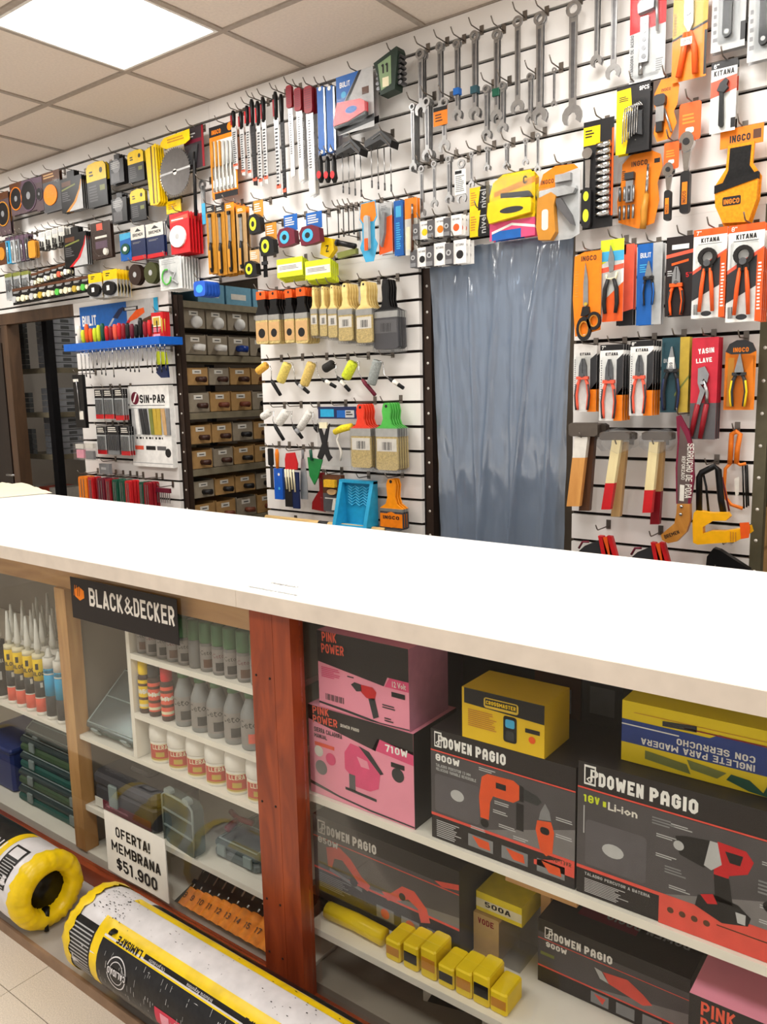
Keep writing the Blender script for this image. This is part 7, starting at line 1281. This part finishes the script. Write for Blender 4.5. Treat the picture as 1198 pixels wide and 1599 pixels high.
# laser meter box
qx = atz(722, 1150, zd)
t, w, h, part, z_, Y_ = carton('tool_carton', 'yellow and black box picturing a handheld meter', (722, 1150), (850, 1190), 1072, zd+.0005, .11, mat('carton_yellow', (226, 186, 30), .38, 0, .04, 10), None, mat('carton_yellow', (226, 186, 30)))
part('printed_band', ('F', [(.03, 0), (1, 0), (1, .36), (.03, .30)], q1, 'dark'), ('RR', .28, .1, .70, .3, q1, q2, mat('badge_yellow', (226, 190, 60), .4), .03), ('FR', .30, .12, .68, .25, q3, 'dark'))
part('lettering', ('X', 'CROSSMASTER', .31, .225, .075, q3+.0002, 'yellow', {'bold': .05, 'fit': .36}))
part('picture', ('RR', .52, .36, .68, .86, q1, q2, C('black'), .03), ('RR', .545, .42, .655, .58, q2, q3, C('sky'), .02), ('RR', .55, .64, .65, .82, q2, q3, C('charcoal'), .02), ('lines', .08, .4, .45, .75, 9, q2, 'amber'), ('FR', .78, .5, .95, .58, q2, 'dark'), ('FO', .86, .70, .04, q2, 'dorange'))
# 18 V drill driver box
t, w, h, part, zb, Yb = carton('tool_carton', 'large black and red box picturing a cordless drill driver', (900, 1404), (1198, 1522), 1186, .5705, .22, CARD, 1.295, CARD2, w=.40)
dowen_base(part, .19, .78); brand(part, .03, .15, .10, .43)
part('lettering', ('X', '18V', .03, .29, .055, q3, 'lime', {'bold': .05, 'fit': .075})); part('lettering', ('X', 'Li-ion', .145, .30, .055, q3, 'offwhite', {'bold': .05, 'fit': .13})); part('lettering', ('X', 'TALADRO PERCUTOR A BATERIA', .04, .845, .022, q3, 'lgrey', {'bold': .03, 'fit': .30}))
part('printed_band', ('F', [(.38, .80), (1, .78), (1, 1), (.38, 1)], q3, CRED), ('FR', .12, .25, .135, .29, q3, 'lime'), ('lines', .04, .87, .26, .98, 9, q3, 'lgrey'), ('FR', .62, .86, .84, .868, q3+.0003, 'brown'), *[('FO', .43+.05*k, .88, .014, q3+.0003, 'brown') for k in range(4)])
part('picture', ('F', [(.44, .34), (.48, .32), (.58, .30), (.60, .40), (.56, .50), (.46, .46)], q3, 'dark'), ('FO', .455, .40, .022, q3+.0003, 'lgrey'), ('F', [(.58, .30), (.61, .30), (.63, .44), (.59, .50), (.56, .48)], q3+.0002, 'lgrey'), ('F', [(.61, .29), (.72, .30), (.75, .36), (.73, .45), (.66, .50), (.65, .60), (.6, .55), (.60, .46)], q3, 'red'), ('F', [(.64, .34), (.71, .34), (.70, .41), (.66, .41)], q3+.0003, 'dark'), ('F', [(.60, .52), (.66, .52), (.68, .70), (.61, .70)], q3+.0002, 'dark'), ('F', [(.54, .70), (.60, .66), (.70, .68), (.75, .74), (.74, .80), (.64, .84), (.53, .78)], q3+.0002, 'dark'), ('F', [(.55, .69), (.60, .66), (.62, .72), (.58, .74)], q3+.0004, 'red'), ('F', [(.69, .73), (.73, .73), (.73, .80), (.70, .80)], q3+.0004, 'lgrey'), ('RR', .04, .42, .32, .76, .0003, q2, mat('print_window', (94, 90, 94)), .02), ('E', .17, .60, .05, .05, q2, q3, C('lgrey')), ('lines', .34, .25, .45, .31, 3, q3, 'grey'), ('lines', .4, .57, .5, .63, 3, q3, 'grey'), ('lines', .77, .46, .88, .56, 4, q3, 'grey'), ('E', .84, .62, .05, .05, q2, q3, C('dark')))
part('leader_lines', *[('lines', u, v, u+.09, v+.03, 2, q3, 'lgrey') for u, v in ((.42, .26), (.36, .36), (.36, .50), (.78, .33), (.78, .62), (.42, .70), (.78, .72))], ('lines', .03, .32, .035, .74, 1, q3, 'lgrey'))
# mitre box, lying upside down
t, w, h, part, z_, Y_ = carton('tool_carton', 'yellow and blue mitre saw box lying upside down', (970, 1186), (1198, 1230), 1092, zb+.0005, .13, mat('carton_lemon', (238, 208, 20), .38, 0, .04, 10), None, C('blue'), w=.36)
part('printed_band', ('F', [(0, .30), (.42, .30), (.46, .22), (1, .30), (1, .68), (0, .68)], q1, mat('carton_blue', (40, 66, 140), .4)), ('FR', 0, .37, .28, .39, q2, 'white'), ('FR', .06, .16, 1, .17, q2, 'amber'), ('FR', .3, .225, 1, .245, q2, 'dred'))
part('lettering', ('X', 'INGLETE PARA MADERA', .62, .55, .10, q3, 'white', {'rot': PI, 'bold': .03, 'fit': .52})); part('lettering', ('X', 'CON SERRUCHO', .62, .42, .10, q3, 'white', {'rot': PI, 'bold': .03, 'fit': .35}))
part('picture', ('F', [(.12, .74), (.32, .80), (.34, .94), (.12, .88)], q2, 'olive'), ('F', [(.32, .72), (.5, .78), (.46, .9), (.34, .86)], q2, 'olive'), ('F', [(.52, .78), (.60, .80), (.66, .94), (.68, .78), (.72, .78), (.72, 1), (.6, .97), (.5, .88)], q2, 'dgreen'), ('O', .74, .48, .07, q2, q3, C('yellow'), 18), ('lines', .70, .40, .78, .56, 3, q3+.0003, 'brown'), ('F', [(.2, .2), (.36, .16), (.36, .26), (.2, .28)], q2, 'charcoal'))
# lower shelf
SL = .2255
t, w, h, part, zp, Yp = carton('tool_carton', 'black box picturing two orange planers', (493, 1397), (718, 1481), 1272, SL, .20, CARD, None, CARD2)
dowen_base(part, .25, .62); brand(part, .04, .19, .11, .36)
part('lettering', ('X', '850W', .04, .31, .07, q3, 'white', {'bold': .05, 'fit': .15}))
part('picture', ('F', [(.10, .34), (.2, .28), (.28, .36), (.36, .52), (.42, .58), (.40, .66), (.34, .62), (.27, .50), (.22, .42), (.16, .44), (.14, .56), (.11, .56)], q3, CRED), ('F', [(.12, .57), (.36, .66), (.36, .70), (.12, .61)], q3, 'grey'), ('FO', .30, .62, .028, q3+.0003, 'dark'), ('F', [(.50, .58), (.56, .56), (.64, .42), (.72, .42), (.80, .56), (.82, .70), (.76, .74), (.74, .60), (.68, .54), (.62, .60), (.54, .66)], q3, CRED), ('FO', .64, .54, .022, q3+.0003, 'dark'), ('FO', .37, .46, .03, q3, 'dusk'), ('F', [(.85, .2), (1, .14), (1, .2), (.9, .24)], q3, CRED))
part('thumbnail_strip', ('lines', .04, .68, .3, .86, 8, q3, 'grey'), *[('FR', .46+.17*k, .76, .58+.17*k, .9, q3, 'grey') for k in range(3)], *[('FO', .52+.17*k, .83, .03, q3+.0003, CRED) for k in range(3)])
q = aty(740, 1510, 1.43); qb = aty(812, 1510, 1.43)
t = thing('tool_carton', 'tan and grey stack of wrapped packs under the yellow 500A box', 'boxed tool', ((q.x+qb.x)/2, 1.43, SL)); ww = (qb.x-q.x)/2; ht = aty(714, 1412, 1.43).z-SL
MB().box(-ww, ww*.1, 0, .1, 0, ht, mat('pack_tan', (206, 170, 110), .6)).build('carton', t); MB().box(ww*.12, ww, 0, .1, 0, ht*.96, BAG).build('wrapped_pack', t); m = MB(); m.text('VODE', -ww*.8, ht*.78, .014, .0006, C('dred'), 0, .04, ww*.7); m.build('lettering', t)
t, w, h, part, z_, Y_ = carton('tool_carton', 'small bright yellow box marked 500A', (744, 1436), (815, 1444), 1390, SL+ht+.0005, .10, mat('carton_bright', (240, 216, 40), .4), 1.44, mat('carton_bright', (240, 216, 40)))
part('printed_band', ('FR', 0, .34, 1, .78, q1, 'cream')); part('lettering', ('X', '500A', .2, .66, .26, q2, 'dark', {'bold': .04, 'fit': .56}))
t, w, h, part, z_, Y_ = carton('tool_carton', 'black box picturing a red impact wrench behind the prop', (840, 1530), (1075, 1620), 1432, SL, .22, CARD, None, CARD2)
dowen_base(part, .30, .72); brand(part, .05, .26, .12, .40)
part('lettering', ('X', '900W', .06, .40, .08, q3, 'white', {'bold': .05, 'fit': .15})); part('printed_band', ('FR', .02, .5, .12, .55, q3, 'olive'))
part('picture', ('F', [(.45, .42), (.62, .38), (.72, .5), (.78, .6), (.72, .66), (.5, .56)], q3, CRED), ('F', [(.4, .4), (.46, .42), (.5, .56), (.44, .54)], q3, 'lgrey')); part('thumbnail_strip', *[('FR', .38+.17*k, .78, .5+.17*k, .95, q3, 'grey') for k in range(3)], ('F', [(.4, .8), (.48, .82), (.46, .92)], q3+.0003, CRED))
m = MB(w, h); vs_, fs_, asp = text_geo('DOWEN P@GIO', .05); s_ = .022; m.add([(w*.42-u*s_, .10-v*s_, .0006+y_*3e-5) for u, v, y_ in vs_], fs_, C('grey')); m.build('lettering', t)
m = MB(w, h); m.add([(-w*.3, .06, .0005), (w*.1, .06, .0005), (w*.1, .2, .0005), (-w*.3, .2, .0005)], [(0, 1, 2, 3)], C('maroon')); m.build('printed_band', t)
t, w, h, part, z_, Y_ = carton('tool_carton', 'pink and black box at the lower shelf end', (1074, 1625), (1200, 1680), 1548, SL, .18, PNK, 1.30, CARD2, w=.20)
part('printed_band', ('F', [(0, 0), (1, 0), (1, .12), (.5, .18), (.45, .3), (0, .32)], q1, CARD)); part('lettering', ('X', 'PINK', .1, .14, .11, q2, 'rust', {'fit': .28, 'bold': .03})); part('lettering', ('X', 'POWER', .1, .27, .11, q2, 'rust', {'fit': .42, 'bold': .03}))
# yellow goods along the lower shelf front
YB = mat('yellow_pack', (238, 206, 40), .35, 0, .05, 20)
a, b = aty(512, 1418, 1.33), aty(600, 1462, 1.33)
t = thing('hose_coil', 'yellow rolled hose end lying on the lower shelf', 'hose', (a.x, 1.33, SL+.022)); MB().tube([(0, 0, 0), ((b.x-a.x)*.5, .004, 0), (b.x-a.x, 0, 0)], .020, YB, 12).build('hose', t); MB().tube([(-.002, 0, 0), (.001, 0, 0)], .014, C('amber'), 12).build('bore', t)
for k in range(7):
    x = aty(606+27*k, 1500, 1.31).x; hh = .05+.01*(k % 3)
    t = thing('yellow_box', 'small yellow tool box at the lower shelf edge, %s from the hose' % ('first', 'second', 'third', 'fourth', 'fifth', 'sixth', 'seventh')[k], 'box', (x, 1.30, SL)); MB().bbox(0, .040, 0, .07, 0, hh, YB, .004).build('carton', t); MB().box(.004, .038, -.0006, 0, hh*.3, hh*.7, C('dark') if k % 2 else C('amber')).build('label', t)
for k, (px, lb) in enumerate(((590, 'black, red and white boxed lamp on the cabinet floor by the post'), (730, 'black boxed lamp with yellow lettering on the cabinet floor'))):
    q = atz(px, 1640, .0855); t = thing('lamp_carton', lb, 'box', (q.x, 1.38, .0855), rotz=.25); MB().box(0, .15, 0, .10, 0, .10, C('dark')).build('carton', t); m = MB(); m.add([(.0, .0, .1005), (.06, .0, .1005), (.05, .1, .1005), (0, .1, .1005)], [(0, 1, 2, 3)], C('red')); m.add([(.0, -.0006, .0), (.01, -.0006, .0), (.06, -.0006, .1), (.0, -.0006, .1)], [(0, 1, 2, 3)], C('offwhite')); m.build('printed_band', t); m = MB(); m.text('TIGER', .05, .03, .025, .001, C('lime'), 0, .04, .09); m.build('lettering', t)
# pale things standing deep in the cabinet
for k, (px, py, w_, h_, c_, lb) in enumerate(((655, 1110, .10, .30, 'purple', 'mauve carton at the back of the power tool cabinet'), (870, 1120, .12, .30, 'brown', 'tall brown carton at the back of the power tool cabinet'), (940, 1130, .10, .33, 'dusk', 'tall grey carton at the back of the power tool cabinet'))):
    q = aty(px, py, 1.72); t = thing('carton', lb, 'box', (q.x, 1.72, .5705)); MB().box(-w_/2, w_/2, 0, .15, 0, h_, C(c_)).build('shell', t); MB().box(-w_*.3, w_*.3, -.001, 0, h_*.5, h_*.7, C('grey')).build('label', t)
